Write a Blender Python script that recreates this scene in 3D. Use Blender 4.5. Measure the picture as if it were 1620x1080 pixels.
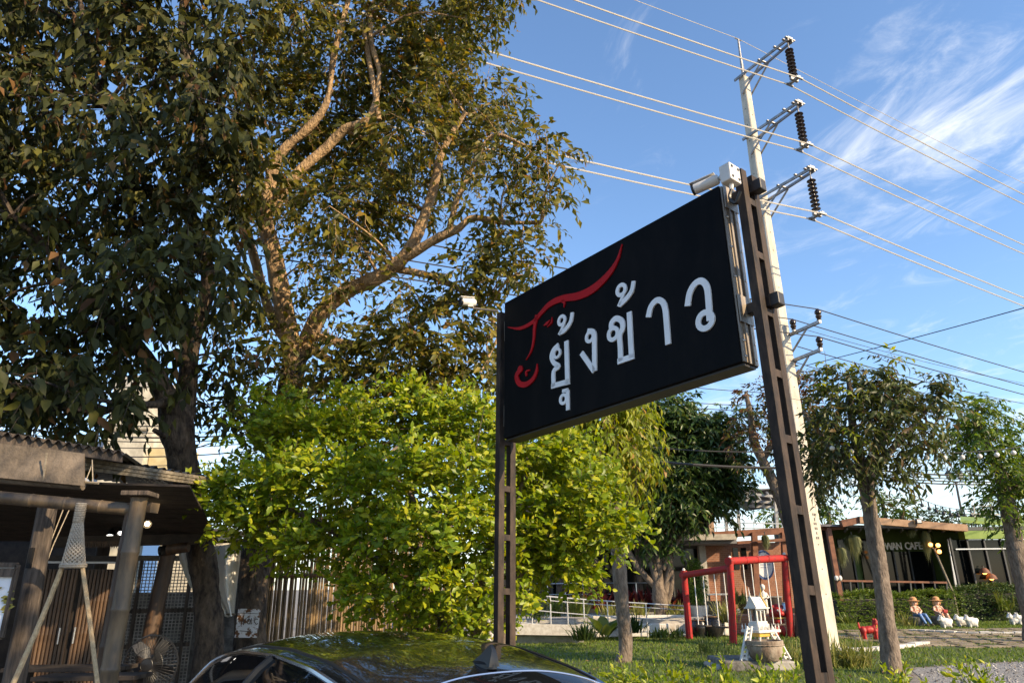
import bpy, bmesh, math, random
import numpy as np
from mathutils import Matrix, Vector, noise as mnoise

for _o in list(bpy.data.objects):
    bpy.data.objects.remove(_o)
SC = bpy.context.scene
COL = SC.collection
rad = math.radians

# ------------------------------------------------------------------ camera
EYE = np.array([0.0, 0.0, 1.7])
FPX = 1120.0                                   # focal length in pixels of the 1620 px wide photograph
PITCH = math.atan(387 / 1120.0)
ROLL = rad(0.7)
_F = np.array([0, math.cos(PITCH), math.sin(PITCH)])
_R0 = np.array([1.0, 0, 0]); _U0 = np.array([0, -math.sin(PITCH), math.cos(PITCH)])
_R = math.cos(ROLL) * _R0 - math.sin(ROLL) * _U0
_U = math.sin(ROLL) * _R0 + math.cos(ROLL) * _U0
cam_d = bpy.data.cameras.new('camera'); cam = bpy.data.objects.new('camera', cam_d); COL.objects.link(cam)
cam.matrix_world = Matrix(((_R[0], _U[0], -_F[0], EYE[0]), (_R[1], _U[1], -_F[1], EYE[1]), (_R[2], _U[2], -_F[2], EYE[2]), (0, 0, 0, 1)))
cam_d.sensor_width = 36.0; cam_d.lens = 36.0 * FPX / 1620.0
cam_d.clip_start = 0.05; cam_d.clip_end = 3000
SC.camera = cam

# ------------------------------------------------------------------ world, sun, exposure
SUN_DIR = Vector((0.80, -0.60, 0.0)).normalized()
SUN_ELEV = rad(27)
sun_vec = Vector((SUN_DIR.x * math.cos(SUN_ELEV), SUN_DIR.y * math.cos(SUN_ELEV), math.sin(SUN_ELEV)))
world = bpy.data.worlds.new('World'); SC.world = world; world.use_nodes = True
def build_world():
    nt = world.node_tree; N = nt.nodes; L = nt.links; N.clear()
    out = N.new('ShaderNodeOutputWorld'); bg = N.new('ShaderNodeBackground'); bg.inputs['Strength'].default_value = 0.15
    sky = N.new('ShaderNodeTexSky'); sky.sky_type = 'NISHITA'; sky.sun_disc = False
    sky.sun_elevation = SUN_ELEV; sky.sun_rotation = math.atan2(SUN_DIR.x, SUN_DIR.y)
    sky.air_density = 1.0; sky.dust_density = 0.5; sky.ozone_density = 3.0
    hs = N.new('ShaderNodeHueSaturation'); hs.inputs['Saturation'].default_value = 1.04; hs.inputs['Value'].default_value = 1.08
    L.new(sky.outputs[0], hs.inputs['Color'])
    tc = N.new('ShaderNodeTexCoord'); sep = N.new('ShaderNodeSeparateXYZ'); L.new(tc.outputs['Generated'], sep.inputs[0])
    # project the view direction on a cloud deck: (x/z, y/z)
    zc = N.new('ShaderNodeMath'); zc.operation = 'MAXIMUM'; zc.inputs[1].default_value = 0.0; L.new(sep.outputs['Z'], zc.inputs[0])
    za = N.new('ShaderNodeMath'); za.operation = 'ADD'; za.inputs[1].default_value = 0.12; L.new(zc.outputs[0], za.inputs[0])
    dx = N.new('ShaderNodeMath'); dx.operation = 'DIVIDE'; L.new(sep.outputs['X'], dx.inputs[0]); L.new(za.outputs[0], dx.inputs[1])
    dy = N.new('ShaderNodeMath'); dy.operation = 'DIVIDE'; L.new(sep.outputs['Y'], dy.inputs[0]); L.new(za.outputs[0], dy.inputs[1])
    cmb = N.new('ShaderNodeCombineXYZ'); L.new(dx.outputs[0], cmb.inputs[0]); L.new(dy.outputs[0], cmb.inputs[1])
    mp = N.new('ShaderNodeMapping'); mp.vector_type = 'TEXTURE'; mp.inputs['Rotation'].default_value = (0, 0, rad(126)); mp.inputs['Scale'].default_value = (0.50, 0.27, 1.0)
    mp.inputs['Location'].default_value = (0.15, 0.25, 0)
    L.new(cmb.outputs[0], mp.inputs['Vector'])
    n1 = N.new('ShaderNodeTexNoise'); n1.inputs['Scale'].default_value = 1.5; n1.inputs['Detail'].default_value = 10; n1.inputs['Roughness'].default_value = 0.66; n1.inputs['Distortion'].default_value = 1.1
    L.new(mp.outputs[0], n1.inputs['Vector'])
    n2 = N.new('ShaderNodeTexNoise'); n2.inputs['Scale'].default_value = 0.75; n2.inputs['Detail'].default_value = 3
    L.new(cmb.outputs[0], n2.inputs['Vector'])
    # cirrus patch position (a place on the deck) as a soft ellipse, broken by noise
    mp2 = N.new('ShaderNodeMapping'); mp2.vector_type = 'TEXTURE'; mp2.inputs['Location'].default_value = (0.84, 1.15, 0); mp2.inputs['Rotation'].default_value = (0, 0, rad(122)); mp2.inputs['Scale'].default_value = (0.52, 0.29, 1)
    L.new(cmb.outputs[0], mp2.inputs['Vector'])
    ln = N.new('ShaderNodeVectorMath'); ln.operation = 'LENGTH'; L.new(mp2.outputs[0], ln.inputs[0])
    rg = N.new('ShaderNodeMapRange'); rg.inputs['From Min'].default_value = 0.15; rg.inputs['From Max'].default_value = 1.25; rg.inputs['To Min'].default_value = 0.30; rg.inputs['To Max'].default_value = 0.0
    L.new(ln.outputs['Value'], rg.inputs['Value'])
    a1 = N.new('ShaderNodeMath'); a1.operation = 'ADD'; L.new(n1.outputs['Fac'], a1.inputs[0]); L.new(rg.outputs[0], a1.inputs[1])
    # more cloud low in the sky
    hz = N.new('ShaderNodeMapRange'); hz.inputs['From Min'].default_value = 0.05; hz.inputs['From Max'].default_value = 0.42; hz.inputs['To Min'].default_value = 0.32; hz.inputs['To Max'].default_value = 0.0
    L.new(sep.outputs['Z'], hz.inputs['Value'])
    n2m = N.new('ShaderNodeMath'); n2m.operation = 'MULTIPLY_ADD'; n2m.inputs[1].default_value = 0.35; n2m.inputs[2].default_value = -0.19; L.new(n2.outputs['Fac'], n2m.inputs[0])
    a2 = N.new('ShaderNodeMath'); a2.operation = 'ADD'; L.new(a1.outputs[0], a2.inputs[0]); L.new(hz.outputs[0], a2.inputs[1])
    a3 = N.new('ShaderNodeMath'); a3.operation = 'ADD'; L.new(a2.outputs[0], a3.inputs[0]); L.new(n2m.outputs[0], a3.inputs[1])
    cr = N.new('ShaderNodeMapRange'); cr.interpolation_type = 'SMOOTHSTEP'; cr.inputs['From Min'].default_value = 0.56; cr.inputs['From Max'].default_value = 1.12; cr.inputs['To Max'].default_value = 0.85
    L.new(a3.outputs[0], cr.inputs['Value'])
    mx = N.new('ShaderNodeMix'); mx.data_type = 'RGBA'; L.new(cr.outputs[0], mx.inputs['Factor']); L.new(hs.outputs[0], mx.inputs['A'])
    mx.inputs['B'].default_value = (5.4, 5.35, 5.25, 1)
    L.new(mx.outputs['Result'], bg.inputs['Color']); L.new(bg.outputs[0], out.inputs['Surface'])
build_world()
sd = bpy.data.lights.new('sun', 'SUN'); sun = bpy.data.objects.new('sun', sd); COL.objects.link(sun)
sd.energy = 4.6; sd.angle = rad(0.6); sd.color = (1.0, 0.77, 0.49)
sun.rotation_euler = (-sun_vec).to_track_quat('-Z', 'Y').to_euler(); sun.location = (20, -5, 20)
SC.view_settings.view_transform = 'Standard'; SC.view_settings.look = 'None'
SC.view_settings.gamma = 1.0; SC.view_settings.use_curve_mapping = False; SC.view_settings.exposure = 0.88
SC.render.engine = 'CYCLES'
SC.cycles.max_bounces = 8; SC.cycles.diffuse_bounces = 3; SC.cycles.glossy_bounces = 3
SC.cycles.transmission_bounces = 4; SC.cycles.transparent_max_bounces = 8
SC.cycles.caustics_reflective = False; SC.cycles.caustics_refractive = False
SC.cycles.use_denoising = True

# ------------------------------------------------------------------ surveying helpers: a sight line met with a plane of the place
def ray(px, py): return _F + _R * (px - 810) / FPX - _U * (py - 540) / FPX
def P(px, py, Y): d = ray(px, py); return EYE + d * (Y / d[1])            # on the upright plane Y metres ahead
def G(px, py, z=0.0): d = ray(px, py); return EYE + d * ((z - EYE[2]) / d[2])   # on the level plane z
def S(px, Y): return px * Y / FPX * 1.06                                     # metres for a length in pixels at Y
def SP(px, py, Y, n): return n * float((P(px, py, Y) - EYE) @ _F) / FPX        # the same at a known sight line
def onplane(px, py, p0, n): d = ray(px, py); return EYE + d * (np.dot(p0 - EYE, n) / np.dot(d, n))
def proj(p):
    p = np.asarray(p) - EYE; w = p @ _F
    return np.stack([810 + FPX * (p @ _R) / w, 540 - FPX * (p @ _U) / w], -1)

# ------------------------------------------------------------------ materials
MATS = {}
def mat(name, col, col2=None, rough=0.6, metal=0.0, scale=8.0, bump=0.0, bscale=None, stretch=None, coat=0.0, emit=None, estr=0.0, spec=None, mixpos=(0.4, 0.62), detail=6, objrand=0.0, bdist=0.02):
    if name in MATS: return MATS[name]
    m = bpy.data.materials.new(name); m.use_nodes = True; nt = m.node_tree; N = nt.nodes; L = nt.links
    b = N['Principled BSDF']; b.inputs['Base Color'].default_value = (*col, 1); b.inputs['Roughness'].default_value = rough; b.inputs['Metallic'].default_value = metal
    if coat: b.inputs['Coat Weight'].default_value = coat; b.inputs['Coat Roughness'].default_value = 0.02
    if spec is not None: b.inputs['Specular IOR Level'].default_value = spec
    if emit: b.inputs['Emission Color'].default_value = (*emit, 1); b.inputs['Emission Strength'].default_value = estr
    if col2 is not None or bump:
        tc = N.new('ShaderNodeTexCoord'); mp = N.new('ShaderNodeMapping'); L.new(tc.outputs['Object'], mp.inputs['Vector'])
        if stretch: mp.inputs['Scale'].default_value = stretch
        nz = N.new('ShaderNodeTexNoise'); nz.inputs['Scale'].default_value = scale; nz.inputs['Detail'].default_value = detail; nz.inputs['Roughness'].default_value = 0.65
        L.new(mp.outputs[0], nz.inputs['Vector'])
        if col2 is not None:
            r = N.new('ShaderNodeValToRGB'); r.color_ramp.elements[0].position = mixpos[0]; r.color_ramp.elements[1].position = mixpos[1]
            r.color_ramp.elements[0].color = (*col, 1); r.color_ramp.elements[1].color = (*col2, 1)
            L.new(nz.outputs['Fac'], r.inputs['Fac']); L.new(r.outputs[0], b.inputs['Base Color'])
        if bump:
            nb = nz
            if bscale:
                nb = N.new('ShaderNodeTexNoise'); nb.inputs['Scale'].default_value = bscale; nb.inputs['Detail'].default_value = 5; L.new(mp.outputs[0], nb.inputs['Vector'])
            bp = N.new('ShaderNodeBump'); bp.inputs['Strength'].default_value = bump; bp.inputs['Distance'].default_value = bdist
            L.new(nb.outputs['Fac'], bp.inputs['Height']); L.new(bp.outputs[0], b.inputs['Normal'])
    if objrand:     # neighbouring pieces differ in tone
        src = b.inputs['Base Color'].links[0].from_socket; oi = N.new('ShaderNodeObjectInfo'); mr = N.new('ShaderNodeMapRange'); mr.inputs['To Min'].default_value = 1 - objrand; mr.inputs['To Max'].default_value = 1 + objrand * .5; L.new(oi.outputs['Random'], mr.inputs['Value'])
        hv = N.new('ShaderNodeHueSaturation'); L.new(mr.outputs[0], hv.inputs['Value']); L.new(src, hv.inputs['Color']); L.new(hv.outputs[0], b.inputs['Base Color'])
    MATS[name] = m; return m
def leafmat(name, cols, trans=0.35, rough=0.42, spec=0.28, tcol=None):
    if name in MATS: return MATS[name]
    m = bpy.data.materials.new(name); m.use_nodes = True; nt = m.node_tree; N = nt.nodes; L = nt.links
    b = N['Principled BSDF']; out = N['Material Output']; b.inputs['Roughness'].default_value = rough; b.inputs['Specular IOR Level'].default_value = spec
    ge = N.new('ShaderNodeNewGeometry'); oi = N.new('ShaderNodeObjectInfo'); ad = N.new('ShaderNodeMath'); ad.operation = 'ADD'; fr = N.new('ShaderNodeMath'); fr.operation = 'FRACT'
    L.new(ge.outputs['Random Per Island'], ad.inputs[0]); L.new(oi.outputs['Random'], ad.inputs[1]); L.new(ad.outputs[0], fr.inputs[0])
    r = N.new('ShaderNodeValToRGB'); els = r.color_ramp.elements
    while len(els) < len(cols): els.new(0.5)
    for i, c in enumerate(cols):
        els[i].position = c[3] if len(c) > 3 else i / (len(cols) - 1); els[i].color = (*c[:3], 1)
    L.new(fr.outputs[0], r.inputs['Fac']); L.new(r.outputs[0], b.inputs['Base Color'])
    if trans:
        t = N.new('ShaderNodeBsdfTranslucent'); hs = N.new('ShaderNodeHueSaturation'); hs.inputs['Hue'].default_value = 0.485; hs.inputs['Saturation'].default_value = 1.1; hs.inputs['Value'].default_value = 1.5
        L.new(r.outputs[0], hs.inputs['Color']); L.new(hs.outputs[0], t.inputs['Color'])
        mx = N.new('ShaderNodeMixShader'); mx.inputs[0].default_value = trans; L.new(b.outputs[0], mx.inputs[1]); L.new(t.outputs[0], mx.inputs[2]); L.new(mx.outputs[0], out.inputs['Surface'])
    MATS[name] = m; return m

# ------------------------------------------------------------------ objects
def wloc(o):
    v = Vector((0, 0, 0))
    while o is not None: v = v + o.location; o = o.parent
    return v
def tag(o, label=None, cat=None, group=None, kind=None):
    if label: o['label'] = label
    if cat: o['category'] = cat
    if group: o['group'] = group
    if kind: o['kind'] = kind
    return o
def thing(name, label, cat, loc=(0, 0, 0), group=None):
    o = bpy.data.objects.new(name, None); COL.objects.link(o); o.location = Vector([float(c) for c in loc]); o.empty_display_size = 0.2
    return tag(o, label, cat, group)
def inst(name, mesh, parent, M):
    o = bpy.data.objects.new(name, mesh); COL.objects.link(o)
    if parent: o.parent = parent; M = Matrix.Translation(-wloc(parent)) @ M
    o.matrix_basis = M; return o
def copy_tree(o, parent=None):
    c = o.copy(); COL.objects.link(c); c.parent = parent
    for ch in list(o.children): copy_tree(ch, c)
    return c
def frame(d, up=(0, 0, 1)):
    d = np.asarray(d, float); d = d / np.linalg.norm(d); up = np.asarray(up, float)
    if abs(d @ up) > 0.95: up = np.array([1.0, 0, 0])
    s = np.cross(d, up); s /= np.linalg.norm(s); u = np.cross(s, d); return d, s, u
def smooth_path(pts, n=6, radii=None):
    pts = [np.asarray(p, float) for p in pts]; out = []; ro = []
    q = [2 * pts[0] - pts[1]] + pts + [2 * pts[-1] - pts[-2]]
    for i in range(1, len(q) - 2):
        for k in range(n):
            t = k / n; a, b, c, d = q[i - 1], q[i], q[i + 1], q[i + 2]
            out.append(0.5 * (2 * b + (c - a) * t + (2 * a - 5 * b + 4 * c - d) * t * t + (3 * b - a - 3 * c + d) * t ** 3))
            if radii is not None: ro.append(radii[i - 1] * (1 - t) + radii[i] * t)
    out.append(pts[-1])
    if radii is not None: ro.append(radii[-1]); return out, ro
    return out
class MB:
    def __init__(s): s.v = []; s.f = []
    def add(s, v, f):
        k = len(s.v); s.v += [tuple(map(float, p)) for p in v]; s.f += [tuple(i + k for i in q) for q in f]; return s
    def box(s, c, size, yaw=0.0, ax=None):
        c = np.asarray(c, float); h = np.asarray(size, float) / 2
        if ax is None: A = np.array([[math.cos(yaw), math.sin(yaw), 0], [-math.sin(yaw), math.cos(yaw), 0], [0, 0, 1.0]])
        else: A = np.asarray(ax, float)
        v = [c + A[0] * h[0] * i + A[1] * h[1] * j + A[2] * h[2] * k for i in (-1, 1) for j in (-1, 1) for k in (-1, 1)]
        return s.add(v, [(0, 1, 3, 2), (4, 6, 7, 5), (0, 4, 5, 1), (2, 3, 7, 6), (0, 2, 6, 4), (1, 5, 7, 3)])
    def beam(s, a, b, w, h, up=(0, 0, 1)):
        a = np.asarray(a, float); b = np.asarray(b, float); d, si, u = frame(b - a, up)
        return s.box((a + b) / 2, (np.linalg.norm(b - a), w, h), ax=[d, si, u])
    def hexa(s, p): return s.add(p, [(0, 3, 2, 1), (4, 5, 6, 7), (0, 1, 5, 4), (1, 2, 6, 5), (2, 3, 7, 6), (3, 0, 4, 7)])
    def tube(s, pts, r, n=8, cap=True, closed=False):
        pts = [np.asarray(p, float) for p in pts]; m = len(pts)
        r = [r] * m if np.isscalar(r) else list(r)
        d0 = pts[1] - pts[0]; _, sd_, u = frame(d0); V = []; F_ = []
        for i in range(m):
            if closed: d = pts[(i + 1) % m] - pts[i - 1]
            else: d = pts[min(i + 1, m - 1)] - pts[max(i - 1, 0)]
            L_ = np.linalg.norm(d); d = d / (L_ if L_ > 1e-9 else 1)
            sd_ = sd_ - d * (sd_ @ d); sd_ = sd_ / max(np.linalg.norm(sd_), 1e-9); u = np.cross(d, sd_)
            for k in range(n):
                a = 2 * math.pi * k / n; V.append(pts[i] + r[i] * (math.cos(a) * sd_ + math.sin(a) * u))
        for i in range(m - (0 if closed else 1)):
            for k in range(n):
                a, b = i * n + k, i * n + (k + 1) % n; c, e = ((i + 1) % m) * n + (k + 1) % n, ((i + 1) % m) * n + k
                F_.append((a, b, c, e))
        if cap and not closed: F_.append(tuple(range(n))[::-1]); F_.append(tuple((m - 1) * n + k for k in range(n)))
        return s.add(V, F_)
    def lathe(s, c, prof, n=16, ax=None, cap=True):
        c = np.asarray(c, float); A = np.eye(3) if ax is None else np.asarray(ax, float); V = []; F_ = []
        for (r, z) in prof:
            for k in range(n):
                a = 2 * math.pi * k / n; V.append(c + A[0] * r * math.cos(a) + A[1] * r * math.sin(a) + A[2] * z)
        for i in range(len(prof) - 1):
            for k in range(n): F_.append((i * n + k, i * n + (k + 1) % n, (i + 1) * n + (k + 1) % n, (i + 1) * n + k))
        if cap: F_.append(tuple(range(n))[::-1]); F_.append(tuple((len(prof) - 1) * n + k for k in range(n)))
        return s.add(V, F_)
    def ball(s, c, r, n=10, m=7, ax=None):
        r = np.ones(3) * r if np.isscalar(r) else np.asarray(r, float); c = np.asarray(c, float); V = []; F_ = []
        A = np.eye(3) if ax is None else np.asarray(ax, float)
        for i in range(m + 1):
            t = math.pi * i / m
            for k in range(n):
                a = 2 * math.pi * k / n
                V.append(c + A[0] * r[0] * math.sin(t) * math.cos(a) + A[1] * r[1] * math.sin(t) * math.sin(a) + A[2] * r[2] * math.cos(t))
        for i in range(m):
            for k in range(n): F_.append((i * n + k, (i + 1) * n + k, (i + 1) * n + (k + 1) % n, i * n + (k + 1) % n))
        return s.add(V, F_)
    def slab(s, poly, ext):
        poly = [np.asarray(p, float) for p in poly]; ext = np.asarray(ext, float); n = len(poly)
        return s.add(poly + [p + ext for p in poly], [tuple(range(n)), tuple(range(n, 2 * n))[::-1]] + [(i, i + n, (i + 1) % n + n, (i + 1) % n) for i in range(n)])
    def ribbon(s, left, right, ext):
        n = len(left); left = [np.asarray(p, float) for p in left]; right = [np.asarray(p, float) for p in right]; ext = np.asarray(ext, float)
        V = left + right + [p + ext for p in left] + [p + ext for p in right]; F_ = []
        for i in range(n - 1):
            F_ += [(i, i + 1, n + i + 1, n + i), (2 * n + i, 3 * n + i, 3 * n + i + 1, 2 * n + i + 1), (i, 2 * n + i, 2 * n + i + 1, i + 1), (n + i, n + i + 1, 3 * n + i + 1, 3 * n + i)]
        F_ += [(0, n, 3 * n, 2 * n), (n - 1, 3 * n - 1, 4 * n - 1, 2 * n - 1)]
        return s.add(V, F_)
    def mesh(s, name, m, smooth=False, origin=(0, 0, 0)):
        me = bpy.data.meshes.new(name); o = np.asarray(origin, float)
        me.from_pydata([tuple(np.asarray(p) - o) for p in s.v], [], s.f)
        bm = bmesh.new(); bm.from_mesh(me); bmesh.ops.recalc_face_normals(bm, faces=bm.faces); bm.to_mesh(me); bm.free()
        if m: me.materials.append(m)
        if smooth:
            me.shade_smooth()
            me.set_sharp_from_angle(angle=rad(40))
        return me
    def build(s, name, m, parent=None, smooth=False, bevel=0.0):
        w = wloc(parent) if parent else Vector((0, 0, 0))
        o = bpy.data.objects.new(name, s.mesh(name, m, smooth, w)); COL.objects.link(o)
        if parent: o.parent = parent
        if bevel:
            b = o.modifiers.new('bevel', 'BEVEL'); b.width = bevel; b.segments = 2; b.limit_method = 'ANGLE'
        return o
def fastmesh(name, V, F_, m, smooth=False):
    """V (n,3) float, F_ (k,3) int triangles"""
    me = bpy.data.meshes.new(name); V = np.ascontiguousarray(V, dtype=np.float32); F_ = np.ascontiguousarray(F_, dtype=np.int32)
    me.vertices.add(len(V)); me.vertices.foreach_set('co', V.ravel())
    me.loops.add(F_.size); me.loops.foreach_set('vertex_index', F_.ravel())
    me.polygons.add(len(F_)); me.polygons.foreach_set('loop_start', np.arange(0, F_.size, 3, dtype=np.int32))
    me.update(calc_edges=True); me.validate()
    if m: me.materials.append(m)
    if smooth: me.shade_smooth()
    return me
def link(name, me, parent=None):
    o = bpy.data.objects.new(name, me); COL.objects.link(o)
    if parent: o.parent = parent
    return o
def part(name, m, parent, fn, smooth=False, bevel=0.0):
    b = MB(); fn(b); return b.build(name, m, parent, smooth, bevel)
def structure(o): o['kind'] = 'structure'; return o

# ------------------------------------------------------------------ foliage
def leaf_template(width=0.42, fold=0.10, curl=0.12, simple=False):
    """unit leaf along +x, width across y, normal +z"""
    w = width / 2
    if simple:
        v = [(0, 0, 0), (0.42, w, fold), (0.42, -w, fold), (1, 0, -curl), (0.45, 0, 0)]
        f = [(0, 4, 1), (0, 2, 4), (4, 3, 1), (4, 2, 3)]
    else:
        v = [(0, 0, 0), (0.26, w * 0.88, fold), (0.26, 0, 0.0), (0.26, -w * 0.88, fold), (0.62, w * 0.82, fold - curl * 0.35), (0.62, 0, -curl * 0.3), (0.62, -w * 0.82, fold - curl * 0.35), (1, 0, -curl)]
        f = [(0, 2, 1), (0, 3, 2), (1, 2, 5), (1, 5, 4), (2, 3, 6), (2, 6, 5), (4, 5, 7), (5, 6, 7)]
    return np.array(v, float), np.array(f, int)
def nrm(a): return a / np.maximum(np.linalg.norm(a, axis=-1, keepdims=True), 1e-9)
def sprays(rng, base, D, nl=9, tl=0.4, ll=0.11, droop=0.5, hang=0.4, spread=0.9, jit=0.3, tw_r=0.004, upv=(0.15, -0.25, 0.8), tilt=0.6):
    """leaflets in two rows along short drooping twigs; returns leaf arrays and twig triangles"""
    n = len(base); D = nrm(D); tl = tl * rng.uniform(0.7, 1.3, n)
    up = np.tile(np.array([0, 0, 1.0]), (n, 1)); Sd = np.cross(D, up); Sd = nrm(Sd + 1e-3)
    O = []; dd = []; nn = []; LL = []
    pts = [base]
    for k in range(nl):
        t = (k + 0.6) / nl
        p = base + D * (tl * t)[:, None]; p[:, 2] -= droop * tl * t * t
        tang = D.copy(); tang[:, 2] -= 2 * droop * t; tang = nrm(tang)
        sg = np.where(k % 2 == 0, 1.0, -1.0) if k < nl - 1 else 0.0
        d = tang * 0.55 + Sd * (sg * spread) + rng.normal(0, jit, (n, 3)); d[:, 2] -= hang; d = nrm(d)
        nv = np.cross(np.cross(d, np.array(upv) + rng.normal(0, tilt, (n, 3))), d); nv = nrm(nv)
        O.append(p); dd.append(d); nn.append(nv); LL.append(ll * rng.uniform(0.5, 1.4, n) * (0.8 + 0.3 * math.sin(math.pi * t)))
    mid = base + D * (tl * 0.55)[:, None]; mid[:, 2] -= droop * tl * 0.3; end = base + D * tl[:, None]; end[:, 2] -= droop * tl
    TV = []; TF = []
    for a, b in ((base, mid), (mid, end)):
        k0 = sum(len(x) for x in TV)
        o1 = Sd * tw_r; o2 = up * tw_r
        vs = np.stack([a + o1, a - o1, a + o2, b + o1 * .6, b - o1 * .6, b + o2 * .6], 1).reshape(-1, 3); TV.append(vs)
        q = np.array([(0, 1, 4), (0, 4, 3), (1, 2, 5), (1, 5, 4), (2, 0, 3), (2, 3, 5)]); TF.append((q[None] + (np.arange(n) * 6)[:, None, None]).reshape(-1, 3) + k0)
    return dict(o=np.concatenate(O), d=np.concatenate(dd), n=np.concatenate(nn), L=np.concatenate(LL)), (np.concatenate(TV), np.concatenate(TF))
def cat_leaves(Ls): return {k: np.concatenate([l[k] for l in Ls]) for k in Ls[0]}
def cat_tris(Ts):
    V = []; F_ = []; k = 0
    for v, f in Ts: V.append(v); F_.append(f + k); k += len(v)
    return np.concatenate(V), np.concatenate(F_)
def plant_leaves(root, A, m, tmpl, nind=0, name='leaf', stuff='foliage', simple_far=None, minpx=8):
    """the leaves that show largest become objects of their own; the rest one part of kind 'stuff'"""
    w = wloc(root); wl = np.array(w); s = np.cross(A['n'], A['d'])
    N_ = len(A['L']); pick = np.zeros(N_, bool)
    if nind:
        q = proj(A['o']); dist = np.linalg.norm(A['o'] - EYE, axis=1); inf = (q[:, 0] > 2) & (q[:, 0] < 1618) & (q[:, 1] > 2) & (q[:, 1] < 1078)
        key = np.where(inf, A['L'] / dist, 0)
        # keep one leaf per small sight-line cell (the nearest), so that the picked leaves are in view
        cell = (q[:, 0] // 10).astype(int) * 1000 + (q[:, 1] // 10).astype(int); order = np.argsort(dist); seen = set(); front = np.zeros(N_, bool)
        for i in order:
            c = cell[i]
            if inf[i] and c not in seen: seen.add(c); front[i] = True
        idx = np.argsort(-key * front)[:nind]; idx = [i for i in idx if front[i] and key[i] * FPX > minpx]; pick[idx] = True
        tv, tf = tmpl; me = fastmesh(name, tv, tf, m)
        for i in idx:
            M = Matrix(((A['d'][i][0], s[i][0], A['n'][i][0], 0), (A['d'][i][1], s[i][1], A['n'][i][1], 0), (A['d'][i][2], s[i][2], A['n'][i][2], 0), (0, 0, 0, 1))) @ Matrix.Scale(float(A['L'][i]), 4)
            M.translation = Vector(A['o'][i]); inst(name, me, root, M)
    r = ~pick; tv, tf = simple_far or tmpl
    V = A['o'][r][:, None] + A['L'][r][:, None, None] * (tv[None, :, 0:1] * A['d'][r][:, None] + tv[None, :, 1:2] * s[r][:, None] + tv[None, :, 2:3] * A['n'][r][:, None])
    F_ = (tf[None] + (np.arange(r.sum()) * len(tv))[:, None, None]).reshape(-1, 3)
    o = link(stuff, fastmesh(stuff, V.reshape(-1, 3) - wl, F_, m), root); o['kind'] = 'stuff'; return o
def in_ellipsoid(rng, n, c, r, shell=0.45):
    d = nrm(rng.normal(0, 1, (n, 3))); t = rng.uniform(shell ** 3, 1, n) ** (1 / 3)
    return np.asarray(c) + d * t[:, None] * np.asarray(r), d
BARK = mat('bark_brown', (0.10, 0.072, 0.05), (0.20, 0.15, 0.105), rough=0.9, scale=14, bump=0.9, bscale=30, stretch=(1, 1, 0.35))
def limbs(root, specs, m, name='limb', n=9, seed=1):
    """specs: lists of (point, radius)"""
    rng = random.Random(seed); out = []
    for k, sp in enumerate(specs):
        p, r = smooth_path([q[0] for q in sp], 14 if max(q[1] for q in sp) > .07 else 7, [q[1] for q in sp])
        p = [q + np.array([rng.uniform(-1, 1) for _ in range(3)]) * rr * 0.10 for q, rr in zip(p, r)] if max(r) <= .07 else p
        big = max(r) > .07; o = MB().tube(p, r, 20 if big else n).build(name if k else 'trunk', m, root, True); out.append((p, r))
        if big:
            sd_ = Vector((seed * 3.1 + k, 0, 0)); me = o.data; nn = [v.normal.copy() for v in me.vertices]; rm = float(np.median(r))
            for v, nv in zip(me.vertices, nn):
                q = v.co * 1.0; v.co += nv * rm * (0.16 * mnoise.noise(Vector((q.x * 5, q.y * 5, q.z * 2.2)) + sd_) + 0.09 * mnoise.noise(Vector((q.x * 16, q.y * 16, q.z * 7)) + sd_) + .05 * mnoise.noise(q * 34 + sd_))
    return out
def twiggery(root, rng, starts, ends, m, r0=0.03, r1=0.008, name='branches', sub=None):
    """thin branches from the limbs into the crown, one part"""
    Sx = np.concatenate([np.array(p) for p, r in starts]); b = MB(); tips = []
    for e in ends:
        i = int(np.argmin(np.linalg.norm(Sx - e, axis=1) + 0.3 * np.maximum(0, Sx[:, 2] - e[2]))); a = Sx[i]; L_ = np.linalg.norm(e - a)
        mid = (a + e) / 2 + np.array([rng.uniform(-.1, .1) * L_, rng.uniform(-.1, .1) * L_, rng.uniform(0, .12) * L_])
        pts = smooth_path([a, mid, e], 4); b.tube(pts, list(np.linspace(r0 * min(1, L_), r1, len(pts))), 5, False); tips.append((pts, None))
        if sub:
            for k in range(sub):
                t = pts[rng.integers(3, len(pts))]; q = t + rng.normal(0, 0.28, 3) + np.array([0, 0, .06]); b.tube([t, (t + q) / 2 + rng.normal(0, .03, 3), q], [r1 * 1.1, r1 * .8, r1 * .5], 4, False)
    if b.v: o = b.build(name, m, root, True); o['kind'] = 'stuff'
    return tips
# ================================================================== GROUND
M_dirt = mat('packed_dirt', (0.16, 0.14, 0.115), (0.25, 0.225, 0.19), rough=0.95, scale=3, bump=0.5, bscale=60)
M_lawn = mat('lawn_soil', (0.035, 0.060, 0.013), (0.085, 0.11, 0.028), rough=0.95, scale=1.4, bump=0.7, bscale=90, mixpos=(0.35, 0.68))
M_gravel = mat('grey_gravel', (0.13, 0.125, 0.12), (0.36, 0.35, 0.33), rough=0.95, scale=45, bump=1.0, bscale=50)
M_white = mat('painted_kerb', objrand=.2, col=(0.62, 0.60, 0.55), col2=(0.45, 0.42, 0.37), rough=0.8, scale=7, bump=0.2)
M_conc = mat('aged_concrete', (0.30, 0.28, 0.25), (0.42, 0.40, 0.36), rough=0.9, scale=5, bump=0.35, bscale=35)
M_concd = mat('dark_concrete', (0.075, 0.07, 0.062), (0.19, 0.18, 0.165), rough=0.92, scale=6, bump=0.5, bscale=30)
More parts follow.
